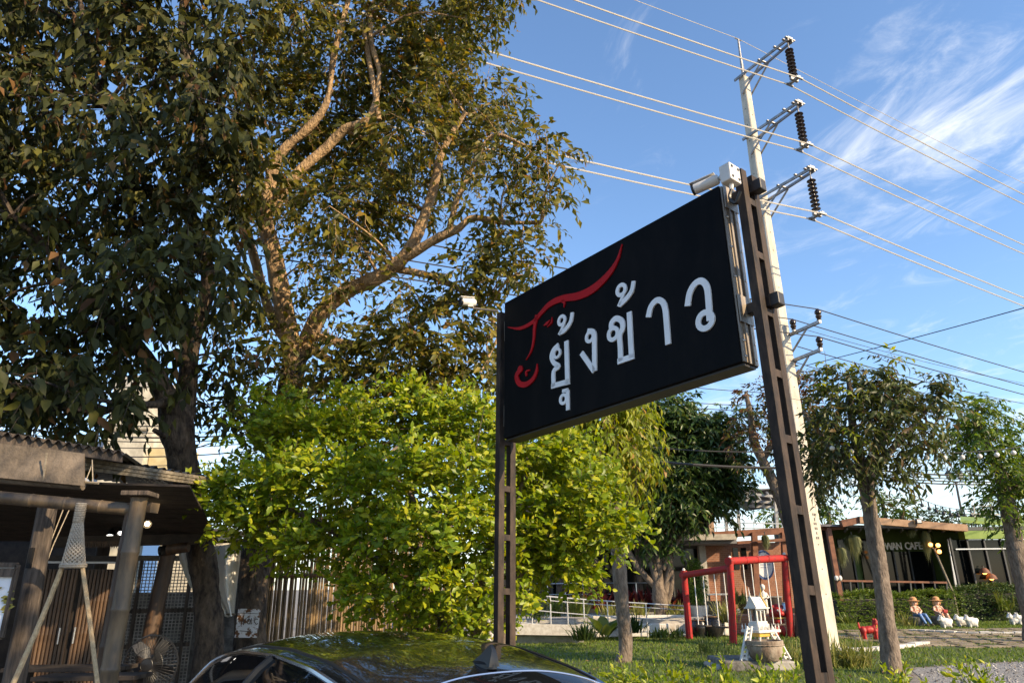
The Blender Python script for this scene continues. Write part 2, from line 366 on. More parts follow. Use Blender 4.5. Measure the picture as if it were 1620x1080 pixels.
g = MB(); g.add([(-900, -300, 0), (900, -300, 0), (900, 1500, 0), (-900, 1500, 0)], [(0, 1, 2, 3)]); structure(g.build('ground', M_dirt))
def sheet(name, poly, z, m): b = MB(); b.add([(p[0], p[1], z) for p in poly], [tuple(range(len(poly)))]); return structure(b.build(name, m))
LAWN = [(-1.5, 13.0), (1.4, 11.0), (6.4, 13.0), (8.0, 16.2), (11, 17.2), (26, 19.0), (40, 21), (40, 36), (-1.5, 36)]
sheet('lawn', LAWN, 0.004, M_lawn)
sheet('gravel_path', [(6.2, 11.0), (8.1, 16.0), (11, 17.0), (26, 18.6), (40, 20.5), (40, 9), (6.2, 7.5)], 0.008, M_gravel)
sheet('gravel_yard', [(-14, -8), (6.1, -8), (6.1, 10.4), (-14, 10.4)], 0.006, mat('yard_gravel', (0.12, 0.105, 0.085), (0.23, 0.205, 0.17), rough=0.95, scale=20, bump=0.8, bscale=50))
# grass blades
def grass(n, poly_fn, h0, h1, seed, name, m):
    rng = np.random.default_rng(seed); pts = poly_fn(rng, n); k = len(pts)
    ang = rng.uniform(0, 2 * math.pi, k); h = rng.uniform(h0, h1, k); w = 0.006 + pts[:, 1] * 0.0005
    lean = rng.normal(0, 0.35, (k, 2)) * h[:, None]
    a = np.column_stack([pts[:, 0] - np.cos(ang) * w, pts[:, 1] - np.sin(ang) * w, np.full(k, 0.002)]); b = np.column_stack([pts[:, 0] + np.cos(ang) * w, pts[:, 1] + np.sin(ang) * w, np.full(k, 0.002)])
    c = np.column_stack([pts[:, 0] + lean[:, 0], pts[:, 1] + lean[:, 1], h])
    V = np.stack([a, b, c], 1).reshape(-1, 3); F_ = np.arange(3 * k).reshape(-1, 3)
    o = link(name, fastmesh(name, V, F_, m)); o['kind'] = 'stuff'; return o
M_grass = leafmat('grass_blades', [(0.065, 0.12, 0.014), (0.115, 0.18, 0.024), (0.19, 0.22, 0.045)], trans=0.3, rough=0.6, spec=0.3)
def lawn_pts(rng, n):
    p = np.column_stack([rng.uniform(-1.5, 26, n), 11.5 + 22 * rng.uniform(0, 1, n) ** 1.3]); x, y = p[:, 0], p[:, 1]
    pave = (x > 10.5) & (y > 20.3) & (y < 28.6) & (x + 0.6 * (y - 20.3) > 11.0); edge = y > np.interp(x, [q[0] for q in LAWN[:7]], [q[1] for q in LAWN[:7]]) - 0.35 * rng.uniform(0, 1, n) ** 2
    return p[edge & (~pave | (rng.uniform(0, 1, n) < 0.22))]
tag(grass(110000, lawn_pts, 0.03, 0.085, 5, 'grass', M_grass), 'short green grass of the lawn round the swings and spirit house', 'grass')
_rg = np.random.default_rng(41); _n = 12000; _p = np.column_stack([_rg.uniform(6.3, 16, _n), _rg.uniform(8.0, 18.0, _n), np.zeros(_n)]); _p = _p[(_p[:, 1] < np.interp(_p[:, 0], [6.2, 8.1, 11, 26], [11, 16, 17, 18.6]) + _rg.normal(0, .35, _n))]
_sz = .008 + .03 * _rg.uniform(0, 1, len(_p)) ** 3; _o = np.array([(1, 0, 0), (-1, 0, 0), (0, 1, 0), (0, -1, 0), (0, 0, 1), (0, 0, -1)], float); _V = _p[:, None] + _o[None] * (_sz[:, None] * _rg.uniform(.6, 1.3, (len(_p), 6)))[:, :, None]; _V[:, :, 2] += .01
_oct = np.array([(0, 2, 4), (2, 1, 4), (1, 3, 4), (3, 0, 4), (2, 0, 5), (1, 2, 5), (3, 1, 5), (0, 3, 5)]); M_peb = leafmat('pebble', [(.14, .135, .13), (.26, .25, .24), (.46, .44, .41)], trans=0, rough=.9)
tag(link('pebbles', fastmesh('pebbles', _V.reshape(-1, 3), (_oct[None] + (np.arange(len(_p)) * 6)[:, None, None]).reshape(-1, 3), M_peb)), 'loose grey pebbles scattered over the gravel path', 'gravel', None, 'stuff')
_rg = np.random.default_rng(43); _n = 700; _A = dict(o=np.column_stack([_rg.uniform(-1, 16, _n), _rg.uniform(12, 30, _n), np.full(_n, .05)]), d=nrm(np.column_stack([_rg.normal(0, 1, _n), _rg.normal(0, 1, _n), _rg.normal(0, .2, _n)])), L=_rg.uniform(.05, .12, _n))
_A['n'] = nrm(np.cross(np.cross(_A['d'], np.array([0, 0, 1.]) + _rg.normal(0, .3, (_n, 3))), _A['d'])); _lt = thing('leaf_litter', 'scattered dry fallen leaves lying on the lawn', 'leaf litter', (5, 20, 0)); _lt['kind'] = 'stuff'
plant_leaves(_lt, _A, leafmat('dry_leaf', [(.10, .055, .025), (.22, .13, .05), (.36, .27, .12)], trans=.1, rough=.8), leaf_template(.45, .1, .2, simple=True), 0, stuff='fallen_leaves')
# flagstones let into the lawn
pv = thing('stone_paving', 'worn flagstone paving with grass in its joints, in front of the hedge', 'paving', (15, 24, 0))
M_flag = mat('flagstone', (0.20, 0.155, 0.10), (0.34, 0.28, 0.20), objrand=.35, rough=0.9, scale=2.5, bump=0.3, bscale=25)
_r = random.Random(4)
for j in range(12):
    y0 = 20.6 + j * 0.66
    for i in range(22):
        x0 = 10.7 + i * 0.66 + (j % 2) * 0.3 - 0.08 * j
        if _r.random() < 0.16 or x0 + 0.6 * (y0 - 20.3) < 11.2: continue
        q = [(x0 + _r.uniform(0, .07), y0 + _r.uniform(0, .07)), (x0 + .58 + _r.uniform(-.06, .04), y0 + _r.uniform(0, .07)), (x0 + .58 + _r.uniform(-.06, .04), y0 + .58 + _r.uniform(-.07, .02)), (x0 + _r.uniform(0, .07), y0 + .58 + _r.uniform(-.07, .02))]
        b = MB(); b.slab([(p[0], p[1], 0.006) for p in q], (0, 0, 0.022 + _r.uniform(0, .012))); b.build('flagstone', M_flag, pv)
def kerb(label, pts, n, w=0.22, h=0.10):
    t = thing('kerb', label, 'kerb', (*pts[0], 0)); rr = random.Random(3)
    pts = smooth_path([(*p, 0) for p in pts], 6); d = np.cumsum([0] + [np.linalg.norm(pts[i + 1] - pts[i]) for i in range(len(pts) - 1)]); T = d[-1] / n
    for i in range(n):
        a = np.array([np.interp(i * T + .015, d, [p[k] for p in pts]) for k in range(3)]); b = np.array([np.interp((i + 1) * T - .015, d, [p[k] for p in pts]) for k in range(3)])
        a[2] = b[2] = h / 2 + rr.uniform(-.012, .012); m = MB(); m.beam(a, b, w, h); m.build('kerbstone', M_white, t, bevel=0.012)
kerb('pale kerb edging the lawn beside the red puppy and leaning trunk', [tuple(G(1295, 1031)[:2]), tuple(G(1370, 1030)[:2]), tuple(G(1430, 1024)[:2]), tuple(G(1466, 1019)[:2])], 9)
kerb('thin pale kerb line between paving and hedge lawn', [tuple(G(1440, 998)[:2]), tuple(G(1530, 1002)[:2]), tuple(G(1640, 1003)[:2])], 12, w=0.25, h=0.08)

# ================================================================== ROADSIDE SIGN
M_black = mat('sign_black', (0.003, 0.003, 0.0034), (0.010, 0.0085, 0.008), rough=0.45, scale=4, spec=0.07, stretch=(1, 1, .4), mixpos=(.45, .8), detail=10)
M_steel = mat('brown_steel', (0.012, 0.009, 0.0075), (0.062, 0.041, 0.028), rough=0.65, spec=.25, scale=13, detail=9, stretch=(1, 1, .4), mixpos=(.34, .66), bump=0.12, bscale=60)
M_steelb = mat('black_steel', (0.012, 0.011, 0.011), (0.026, 0.022, 0.02), rough=0.5, scale=10, bump=0.1)
M_alu = mat('weathered_aluminium', (0.24, 0.20, 0.155), (0.36, 0.31, 0.25), rough=0.48, metal=0.55, scale=5, bump=0.1, stretch=(6, 6, 0.6))
M_rivet = mat('zinc_rivet', (0.6, 0.58, 0.54), rough=0.35, metal=0.8)
M_letter = mat('white_acrylic', (0.86, 0.87, 0.87), (0.78, 0.80, 0.80), rough=0.4, scale=6)
M_red = mat('red_acrylic', (0.46, 0.006, 0.010), (0.38, 0.005, 0.009), rough=0.5, scale=6, spec=.2)
TL, TR, BR, BL = [np.array(p) for p in ((-0.068, 6.369, 4.296), (1.492, 4.431, 4.393), (1.474, 4.350, 3.046), (-0.086, 6.287, 2.949))]
sa = (TR - TL) + (BR - BL); SW = np.linalg.norm(sa) / 2; sa /= np.linalg.norm(sa)
su = (TL - BL) + (TR - BR); su -= sa * (su @ sa); su /= np.linalg.norm(su)
sn = np.cross(sa, su)                                # towards the viewer
if sn @ (EYE - TL) < 0: sn = -sn
SCn = (TL + TR + BR + BL) / 4; SH = 1.349; ST = 0.19
sax = [sa, -sn, su]
sign = thing('roadside_sign', 'black roadside board with white lettering and red swoosh on two brown ladder posts', 'sign', (0.75, 5.6, 0))
def sp(a, n, u): return SCn + sa * a + sn * n + su * u        # sign coordinates
panel = part('panel', M_black, sign, lambda b: b.box(SCn - sn * ST / 2, (SW, ST, SH), ax=sax), bevel=0.006)
part('frame_lip', M_steelb, sign, lambda b: b.box(sp(0, -ST / 2, -SH / 2 - 0.008), (SW - 0.01, ST - 0.05, 0.014), ax=sax))
for sg in (1, -1):
    edge = part('edge_channel', M_alu, sign, lambda b: [b.box(sp(sg * (SW / 2 + 0.006), -ST * f, 0), (0.012, ST * w, SH - 0.012), ax=sax) for f, w in ((0.2, 0.26), (0.5, 0.2), (0.8, 0.26))] + [b.box(sp(sg * (SW / 2 + 0.014), -ST * f, 0), (0.02, 0.01, SH - 0.016), ax=sax) for f in (0.345, 0.655)])
    rb = MB(); rb.lathe(np.zeros(3), [(0.0105, 0), (0.0105, 0.003), (0.006, 0.008), (0.001, 0.009)], 8, ax=[su, np.cross(sa * sg, su), sa * sg]); rm = rb.mesh('rivet', M_rivet, True)
    for u in (0.62, 0.585, 0.42, 0.18, -0.05, -0.30, -0.335, -0.52, -0.63):
        for f in (0.2, 0.8): inst('rivet', rm, edge, Matrix.Translation(Vector(sp(sg * (SW / 2 + 0.013), -ST * f, u))))
# posts: two rails joined by rungs
PB = 0.155
def sign_post(aoff, zs, top_u, brs):
    base = SCn + sa * aoff - sn * ST / 2
    def pt(n, z): k = (z - base[2]) / su[2]; return base + su * k - sn * n
    post = bpy.data.objects.new('post', None); COL.objects.link(post); post.parent = sign; post.location = Vector(pt(0, 0)) - wloc(sign)
    ztop = base[2] + top_u
    for n0, n1 in ((-0.085, -0.022), (0.042, 0.105)):
        part('rail', M_steel, post, lambda b: b.beam(pt((n0 + n1) / 2, 0), pt((n0 + n1) / 2, ztop), 0.064, n1 - n0, up=sn), bevel=0.005)
    for z in zs: part('rung', M_steel, post, lambda b: b.box(pt(0.01, z), (0.058, 0.066, 0.05), ax=sax))
    for u in brs:
        s = 1 if aoff > 0 else -1
        part('bracket', M_steelb, sign, lambda b: b.box(sp(aoff - s * 0.05, -ST / 2 - 0.04, u), (0.26, 0.065, 0.075), ax=sax), bevel=0.006)
        part('end_cap', M_steelb, sign, lambda b: b.box(sp(aoff + s * 0.075, -ST / 2 - 0.04, u), (0.07, 0.075, 0.09), ax=sax), bevel=0.008)
        part('clamp_plate', M_alu, sign, lambda b: b.box(sp(s * (SW / 2 + 0.022), -ST / 2, u - 0.01), (0.008, 0.15, 0.2), ax=sax))
sign_post(SW / 2 + PB, [0.25, 0.75, 1.22, 1.66, 2.10, 2.52, 2.94, 3.36, 3.78, 4.2], SH / 2 + 0.05, [0.60, -0.28])
sign_post(-SW / 2 - 0.105, [0.25, 0.75, 1.22, 1.66, 2.10, 2.52, 2.94, 3.36, 3.78, 4.2], SH / 2 - 0.06, [0.40, -0.44])
# lettering: strokes of real thickness standing on the panel
def zp(x, y, n=0.0): return onplane(780 + x / 3.1763, 360 + y / 3.1763, SCn + sn * n, sn)
def stroke(b, pts, w, sm=5):
    pts = smooth_path([np.array([x, y, 0.0]) for x, y in pts], sm) if sm else [np.array([x, y, 0.0]) for x, y in pts]
    w = np.interp(np.linspace(0, 1, len(pts)), np.linspace(0, 1, len(w)), w) if not np.isscalar(w) else [w] * len(pts)
    W3 = [zp(p[0], p[1]) for p in pts]; Lf = []; Rt = []
    for i, p in enumerate(W3):
        d = W3[min(i + 1, len(W3) - 1)] - W3[max(i - 1, 0)]; d /= np.linalg.norm(d); s = np.cross(d, sn); hw = w[i] / 2
        Lf.append(p + s * hw); Rt.append(p - s * hw)
    b.ribbon(Lf, Rt, sn * 0.012)
def ring(b, cx, cy, ro, ri):
    c = zp(cx, cy); n = 20; o = [c + ro * (math.cos(t) * sa + math.sin(t) * su) for t in np.linspace(0, 2 * math.pi, n + 1)]; i = [c + ri * (math.cos(t) * sa + math.sin(t) * su) for t in np.linspace(0, 2 * math.pi, n + 1)]
    b.ribbon(o, i, sn * 0.0125)
def glyph(name, strokes, rings, m=M_letter):
    b = MB()
    for k, s in enumerate(strokes): stroke(b, *s)
    for r in rings: ring(b, *r)
    return b.build(name, m, panel)
K = 0.0478
glyph('letter', [([(333, 590), (308, 615), (297, 650), (310, 680), (333, 698), (308, 725), (308, 800)], K * .9), ([(372, 570), (378, 790)], K, 1), ([(297, 798), (386, 773)], K * .95, 1)], [(325, 632, 0.052, 0.026)])
glyph('vowel_mark', [([(378, 818), (380, 917)], K * .8, 1), ([(352, 822), (380, 815)], K * .6, 1)], [(357, 862, 0.050, 0.023)])
glyph('tone_mark', [([(402, 427), (393, 475), (365, 515), (338, 533)], [K * .75, K * .85, K * .9, K * .8]), ([(362, 478), (352, 505), (335, 540)], K * .6)], [(349, 468, 0.055, 0.024)])
glyph('letter', [([(478, 522), (510, 530), (513, 600), (514, 722)], K), ([(448, 630), (512, 722)], K * .95, 1)], [(490, 550, 0.055, 0.024)])
glyph('letter', [([(598, 505), (600, 480), (622, 458), (650, 470), (655, 505), (640, 545), (643, 600), (645, 672)], K), ([(688, 425), (700, 655)], K, 1), ([(630, 675), (712, 646)], K * .95, 1)], [(607, 535, 0.066, 0.030)])
glyph('tone_mark', [([(710, 270), (700, 320), (672, 360), (640, 392)], [K * .75, K * .85, K * .9, K * .8]), ([(662, 325), (650, 360), (634, 398)], K * .6)], [(648, 315, 0.060, 0.026)])
glyph('letter', [([(784, 452), (797, 400), (825, 368), (852, 372), (868, 405), (876, 480), (884, 588)], K)], [])
glyph('letter', [([(981, 396), (992, 330), (1018, 285), (1052, 270), (1078, 300), (1087, 370), (1093, 468)], K * 1.02)], [(1070, 468, 0.080, 0.037)])
glyph('emblem', [([(652, 85), (628, 165), (580, 240), (505, 310), (430, 345), (350, 358), (290, 385), (245, 430), (205, 475), (140, 507), (78, 502)], [.004, .03, .058, .075, .07, .06, .055, .045, .04, .03, .005]),
      ([(225, 440), (212, 500), (208, 560), (195, 620), (169, 666)], [.05, .035, .025, .018, .004]),
      ([(350, 365), (362, 380), (359, 402)], [.04, .02, .004])], [], M_red)
glyph('emblem_curl', [([(143, 712), (122, 745), (135, 783), (170, 788), (205, 760), (222, 720), (225, 684)], [.05, .05, .05, .05, .042, .03, .004]), ([(188, 716), (170, 725), (172, 746)], [.012, .02, .016])], [(140, 712, 0.034, 0.004)], M_red)
glyph('emblem_curl', [([(259, 493), (275, 482), (290, 465)], [.008, .03, .006]), ([(276, 500), (297, 478), (300, 452)], [.006, .018, .005])], [], M_red)

# ================================================================== SECURITY CAMERAS
M_cam = mat('camera_white', (0.72, 0.70, 0.66), (0.62, 0.60, 0.56), rough=0.45, scale=4)
M_blackp = mat('black_plastic', (0.012, 0.012, 0.013), rough=0.4)
M_glass = mat('dark_glass', (0.006, 0.007, 0.008), rough=0.06, spec=0.6)
def bullet_camera(label, pos, dirv, L_=0.19, r=0.038):
    t = thing('security_camera', label, 'camera', pos, 'security cameras on the sign posts')
    d, s, u = frame(dirv); ax = [s, u, d]; pos = np.asarray(pos, float)
    part('housing', M_cam, t, lambda b: b.lathe(pos, [(r * .8, -L_ * .5), (r, -L_ * .42), (r, L_ * .40), (r * .9, L_ * .42)], 14, ax=ax), True)
    part('lens_ring', M_blackp, t, lambda b: b.lathe(pos, [(r * .95, L_ * .425), (r * 1.02, L_ * .43), (r * 1.02, L_ * .5), (r * .75, L_ * .5), (r * .7, L_ * .455)], 14, ax=ax), True)
    part('lens', M_glass, t, lambda b: b.lathe(pos, [(r * .45, L_ * .458), (r * .35, L_ * .48), (.001, L_ * .485)], 12, ax=ax), True)
    part('visor', M_cam, t, lambda b: b.box(pos + u * (r + .006) + d * L_ * .05, (r * 1.7, .006, L_ * .95), ax=[s, u, d]), bevel=.002)
    return t, d, s, u
jb = P(1155, 278, 4.18)
c1, d_, s_, u_ = bullet_camera('white security camera on a junction box at the raised right corner of the black sign', jb - sa * 0.17 + sn * 0.045 + su * 0.0, -sa * 0.92 + sn * .30 - su * 0.12)
part('junction_box', M_cam, c1, lambda b: b.box(jb, (0.085, 0.12, 0.135), ax=sax), bevel=.008)
part('screw', M_blackp, c1, lambda b: [b.lathe(jb + sa * .043 - sn * x + su * z, [(.011, 0), (.011, .003), (.001, .004)], 8, ax=[su, sn, sa]) for x in (-.035, .035) for z in (-.04, .04)])
part('ball_joint', M_cam, c1, lambda b: (b.ball(jb - sa * .062 + sn * .01 + su * 0.012, .022), b.lathe(jb - sa * .0425 + su * .012, [(.045, 0), (.045, .006), (.02, .01)], 14, ax=[su, sn, -sa])), True)
part('cable_gland', M_cam, c1, lambda b: b.tube([jb - su * .067, jb - su * .11 - sa * .005], [.018, .014], 8))
part('cable', M_blackp, c1, lambda b: b.tube(smooth_path([jb - su * .1, jb - su * .17 - sa * .02 + sn * .01, jb - su * .22 + sa * .01, jb - su * .16 + sa * .06]), .012, 6), True)
lp = P(740, 478, 6.5)
c2, d_, s_, u_ = bullet_camera('sunlit white security camera on a thin arm left of the black sign', lp, np.array([-0.85, -0.5, -0.12]), 0.165, 0.04)
part('arm', M_alu, c2, lambda b: b.tube([lp + np.array([.03, 0.01, -.03]), lp + np.array([.06, 0.01, -.062]), P(788, 492, 6.45)], .011, 6))
part('foot', M_cam, c2, lambda b: b.box(lp + np.array([.03, 0, -.042]), (.05, .04, .02)))

# ================================================================== UTILITY POLE
M_pole = mat('pole_concrete', (0.34, 0.315, 0.26), (0.53, 0.49, 0.41), mixpos=(.3, .6), rough=0.85, scale=4, detail=9, bump=0.25, bscale=40, stretch=(1, 1, 0.4))
M_galv = mat('galvanised_steel', (0.22, 0.215, 0.21), (0.36, 0.35, 0.34), rough=0.5, metal=0.6, scale=7, bump=0.1)
M_insb = mat('brown_porcelain', (0.020, 0.013, 0.010), (0.038, 0.022, 0.015), rough=0.25, scale=5)
M_wire = mat('bare_aluminium_wire', (0.62, 0.58, 0.50), rough=0.45, metal=0.2)
M_wired = mat('dark_wire', (0.035, 0.033, 0.032), rough=0.6)
PBs = G(1306, 1025); PA = rad(28); pr = np.array([math.cos(PA), math.sin(PA), 0]); pa = np.array([math.sin(PA), -math.cos(PA), 0]); pz = np.array([0, 0, 1.0])
pole = thing('utility_pole', 'tall tapering concrete power pole with three steel arms behind the sign', 'utility pole', PBs)
PH = 18.9
def pole_shaft(b):
    for (z0, z1, w0, w1) in ((0, PH, 0.29, 0.135),):
        v = []
        for z, w in ((z0, w0), (z1, w1)):
            c = PBs + pz * z; ch = w * .18
            for x, y in ((1, .82), (.82, 1), (-.82, 1), (-1, .82), (-1, -.82), (-.82, -1), (.82, -1), (1, -.82)): v.append(c + pr * w * x * 0.95 + pa * w * y)
        b.add(v, [tuple(range(8)), tuple(range(8, 16))[::-1]] + [(i, (i + 1) % 8, (i + 1) % 8 + 8, i + 8) for i in range(8)])
part('shaft', M_pole, pole, pole_shaft)
hb = MB(); hb.lathe(np.zeros(3), [(.022, 0), (.022, .004), (.001, .005)], 8, ax=[pr, pz, pa]); hm = hb.mesh('bolt_hole', M_concd)
hb = MB(); hb.lathe(np.zeros(3), [(.022, 0), (.022, .004), (.001, .005)], 8, ax=[pa, pz, -pr]); hm2 = hb.mesh('bolt_hole', M_concd)
for k in range(26):
    z = 1.4 + k * .66; w = .29 + (.135 - .29) * z / PH
    inst('bolt_hole', hm, pole, Matrix.Translation(Vector(PBs + pz * z + pa * (w + .001)))); inst('bolt_hole', hm2, pole, Matrix.Translation(Vector(PBs + pz * (z + .3) - pr * (w * .95 + .001))))
part('pole_number', mat('number_paint', (0.10, 0.09, 0.085), rough=0.8), pole, lambda b: [b.box(PBs + pz * (2.9 + .13 * k) + pa * (.29 - .155 * (2.9 + .13 * k) / PH + .0025) + pr * x, (.05, .002, .07), ax=[pr, pa, pz]) for k, xs in enumerate(((-.03, .04), (0,), (-.03, .04), (-.04, .03), (0.0,), (-.04, .03))) for x in xs])
# top spike carrying the ground wire
part('spike', M_galv, pole, lambda b: (b.tube([PBs + pz * (PH - .3) - pr * .02, PBs + pz * (PH + 1.75)], [.05, .035], 6), b.tube([PBs + pz * (PH + .05) + pr * .13, PBs + pz * (PH + 1.1)], .025, 5), b.tube([PBs + pz * (PH + 1.75) - pr * .15, PBs + pz * (PH + 1.75) + pr * .15], .025, 5)))
IP = []
for k, (ix, iy) in enumerate(((1262, 132), (1275, 235), (1298, 345))):
    low = P(ix, iy, PBs[1] - 1.7); off = low - PBs; reach = off @ pa; top = low[2] + 1.62
    arm = bpy.data.objects.new('crossarm', None); COL.objects.link(arm); arm.parent = pole; arm.location = (0, 0, top)
    for s in (-1, 1):
        part('arm_beam', M_galv, arm, lambda b: b.beam(PBs + pz * (top - PBs[2]) + pr * s * .20 - pa * .25, PBs + pz * (top - PBs[2]) + pr * s * .10 + pa * (reach + .12), .05, .09))
        part('brace', M_galv, arm, lambda b: b.beam(PBs + pz * (top - .75) + pr * s * .19, PBs + pz * (top - .05) + pr * s * .15 + pa * reach * .5, .04, .05))
    part('tie_plate', M_galv, arm, lambda b: [b.beam(PBs + pz * (top + .05) + pr * .22 + pa * t, PBs + pz * (top + .05) - pr * .22 + pa * t, .07, .04) for t in (reach * .45, reach * .8, reach - .02, reach + .1)] + [b.box(PBs + pz * (top + .11) + pa * (reach + .05) + pr * .03, (.22, .12, .08), ax=[pr, pa, pz])])
    st = bpy.data.objects.new('insulator_string', None); COL.objects.link(st); st.parent = pole; tip = PBs * [1, 1, 0] + pa * reach + pz * top; st.location = Vector(tip) - wloc(pole)
    part('shackle', M_galv, st, lambda b: (b.tube([tip, tip - pz * .24], .022, 5), b.tube([tip - pz * .2, tip - pz * 1.5], .028, 6)))
    db = MB(); db.lathe(np.zeros(3), [(.03, .075), (.05, .06), (.05, .03), (.135, -.005), (.14, -.02), (.06, -.022), (.03, -.05)], 14); dm = db.mesh('insulator_disc', M_insb, True)
    for j in range(8): inst('insulator_disc', dm, st, Matrix.Translation(Vector(tip - pz * (.34 + j * .142))))
    part('wire_clamp', M_galv, st, lambda b: (b.box(tip - pz * 1.53, (.34, .08, .1), ax=[pr, pa, pz]), b.box(tip - pz * 1.56 - pa * .0, (.1, .45, .07), ax=[pr, pa, pz]), b.box(tip - pz * 1.6 + pa * .2, (.3, .06, .06), ax=[pr, pa, pz]), b.box(tip - pz * 1.6 - pa * .2, (.3, .06, .06), ax=[pr, pa, pz])))
    IP.append(tip - pz * 1.6)
# low pin insulators on two short arms
PIN = []
for k, (ex, ey, zoff) in enumerate(((1283, 505, 0), (1277, 548, 0))):
    end = P(ex, ey, PBs[1] - 1.45); z = end[2]; reach = (end - PBs) @ pa
    arm = bpy.data.objects.new('pin_arm', None); COL.objects.link(arm); arm.parent = pole; arm.location = (0, 0, z)
    part('arm_beam', M_galv, arm, lambda b: (b.beam(PBs + pz * z - pa * .2 + pr * .24, PBs + pz * z + pa * reach + pr * .05, .09, .09), b.beam(PBs + pz * (z - .7) + pr * .22, PBs + pz * (z - .05) + pa * reach * .6 + pr * .12, .04, .05)))
    for f in ((1.0, 0.35) if k == 0 else (1.0,)):
        q = PBs * [1, 1, 0] + pz * (z + .045) + pa * (reach * f - .05) + pr * .08
        part('pin_insulator', M_insb, arm, lambda b: b.lathe(q, [(.05, 0), (.075, .03), (.05, .06), (.085, .1), (.09, .16), (.06, .19), (.10, .23), (.10, .3), (.06, .35), (.03, .38)], 12), True)
        part('pin_base', M_cam, arm, lambda b: b.lathe(q - pz * .012, [(.055, -.03), (.06, .04), (.045, .06)], 10))
        PIN.append(q + pz * .37)
# ------------------------------------------------------------------ conductors
def span(p0, p1, sag, n=36): return [p0 + (p1 - p0) * t - pz * (4 * sag * t * (1 - t)) for t in np.linspace(0, 1, n)]
def wire(label, pts, r, m, cat='power line', group=None, kind='power_line'):
    b = MB(); b.tube(pts, r, 5); o = b.build(kind, m, None, True); tag(o, label, cat, group); return o
words = ('topmost', 'middle', 'lowest')
for k, q in enumerate(IP):
    for s, nm in ((1, 'near'), (-1, 'far')):
        p = q + pa * s * .2; pts = span(p - pr * 80, p, 1.85)[:-1] + span(p, p + pr * 80, 1.85)
        pts = [x for x in pts if (x - EYE) @ pr > -40]
        wire(f'{nm} wire of the {words[k]} pair of high conductors, hung below an insulator string', pts, .022, M_wire, group='high voltage conductors')
p = PBs + pz * (PH + 1.78); wire('thin ground wire over the very tip of the concrete pole', span(p - pr * 80, p, 1.5)[8:-1] + span(p, p + pr * 80, 1.5), .012, M_wire)
for k, q in enumerate(PIN):
    wire(('dark wire on the outermost pin insulator of the upper short arm', 'dark wire on the inner pin insulator of the upper short arm', 'dark wire on the pin insulator of the lower short arm')[k], span(q - pr * 60, q, 1.0)[:-1] + span(q, q + pr * 60, 1.0), .017, M_wired)
for k, (ax_, ay, bx, by, rr) in enumerate(((1275, 578, 1620, 484, .012), (1262, 548, 1620, 632, .016), (1250, 570, 1560, 648, .014), (1270, 520, 1620, 600, .009))):
    Y0 = PBs[1] - .5; p0 = P(ax_, ay, Y0); p1 = P(bx, by, 14.0 if k == 0 else 33.0); d = p1 - p0
    wire(('single thin wire rising to the right across the sky from the pole', 'dark wire below the lower short arm, above the right trees', 'lowest thin wire leaving the pole above the round dark crown', 'fine pilot wire strung just under the pin insulator wires')[k], span(p0, p0 + d * 1.4, .25 if k else .05), rr, M_wired)
# ================================================================== TREES
def PR(px, py, Y, half): return (P(px, py, Y), SP(px, py, Y, half) * 0.92)
T_leaf = leaf_template(0.46, 0.09, 0.16)
T_far = leaf_template(0.46, 0.10, 0.14, simple=True)
T_long = leaf_template(0.34, 0.07, 0.22)
T_longf = leaf_template(0.34, 0.08, 0.2, simple=True)
M_leafA = leafmat('dusty_dark_leaf', [(0.021, 0.027, 0.009, 0.0), (0.039, 0.046, 0.015, 0.35), (0.060, 0.066, 0.020, 0.65), (0.09, 0.092, 0.020, 0.85), (0.13, 0.125, 0.025, 0.93), (0.10, 0.05, 0.02, 0.97), (0.16, 0.085, 0.03, 1.0)], trans=0.30, rough=0.55, spec=.2)
M_leafB = leafmat('olive_leaf', [(0.042, 0.052, 0.012, 0.0), (0.085, 0.093, 0.016, 0.4), (0.17, 0.16, 0.024, 0.75), (0.27, 0.215, 0.03, 0.94), (0.20, 0.10, 0.025, 1.0)], trans=0.45, rough=0.42)
M_bush = leafmat('yellow_green_leaf', [(0.085, 0.15, 0.010, 0.0), (0.17, 0.25, 0.014, 0.35), (0.285, 0.34, 0.018, 0.75), (0.41, 0.41, 0.028, 1.0)], trans=0.40, rough=0.38)
M_glossy = leafmat('glossy_dark_leaf', [(0.026, 0.055, 0.013, 0.0), (0.045, 0.085, 0.018, 0.5), (0.075, 0.12, 0.024, 0.85), (0.14, 0.16, 0.03, 1.0)], trans=0.22, rough=0.34)
M_mixed = leafmat('mixed_green_leaf', [(0.034, 0.048, 0.014, 0.0), (0.055, 0.075, 0.018, 0.5), (0.10, 0.125, 0.022, 0.8), (0.11, 0.07, 0.03, 0.93), (0.16, 0.16, 0.03, 1.0)], trans=0.3)
M_fresh = leafmat('fresh_green_leaf', [(0.045, 0.09, 0.012, 0.0), (0.085, 0.15, 0.018, 0.5), (0.14, 0.20, 0.022, 0.85), (0.2, 0.24, 0.03, 1.0)], trans=0.36)
M_gold = leafmat('golden_hanging_leaf', [(0.12, 0.17, 0.014, 0.0), (0.22, 0.27, 0.02, 0.5), (0.33, 0.34, 0.03, 0.88), (0.30, 0.17, 0.04, 1.0)], trans=0.42)
M_rust = leafmat('rusty_young_leaf', [(0.09, 0.045, 0.02, 0.0), (0.13, 0.06, 0.028, 0.4), (0.09, 0.085, 0.02, 0.75), (0.11, 0.12, 0.03, 1.0)], trans=0.35)
M_barkA = mat('dark_flaking_bark', (0.022, 0.016, 0.012), (0.15, 0.11, 0.075), mixpos=(.38, .66), bdist=.05, detail=10, rough=0.95, scale=11, bump=1.0, bscale=22, stretch=(1, 1, 0.45))
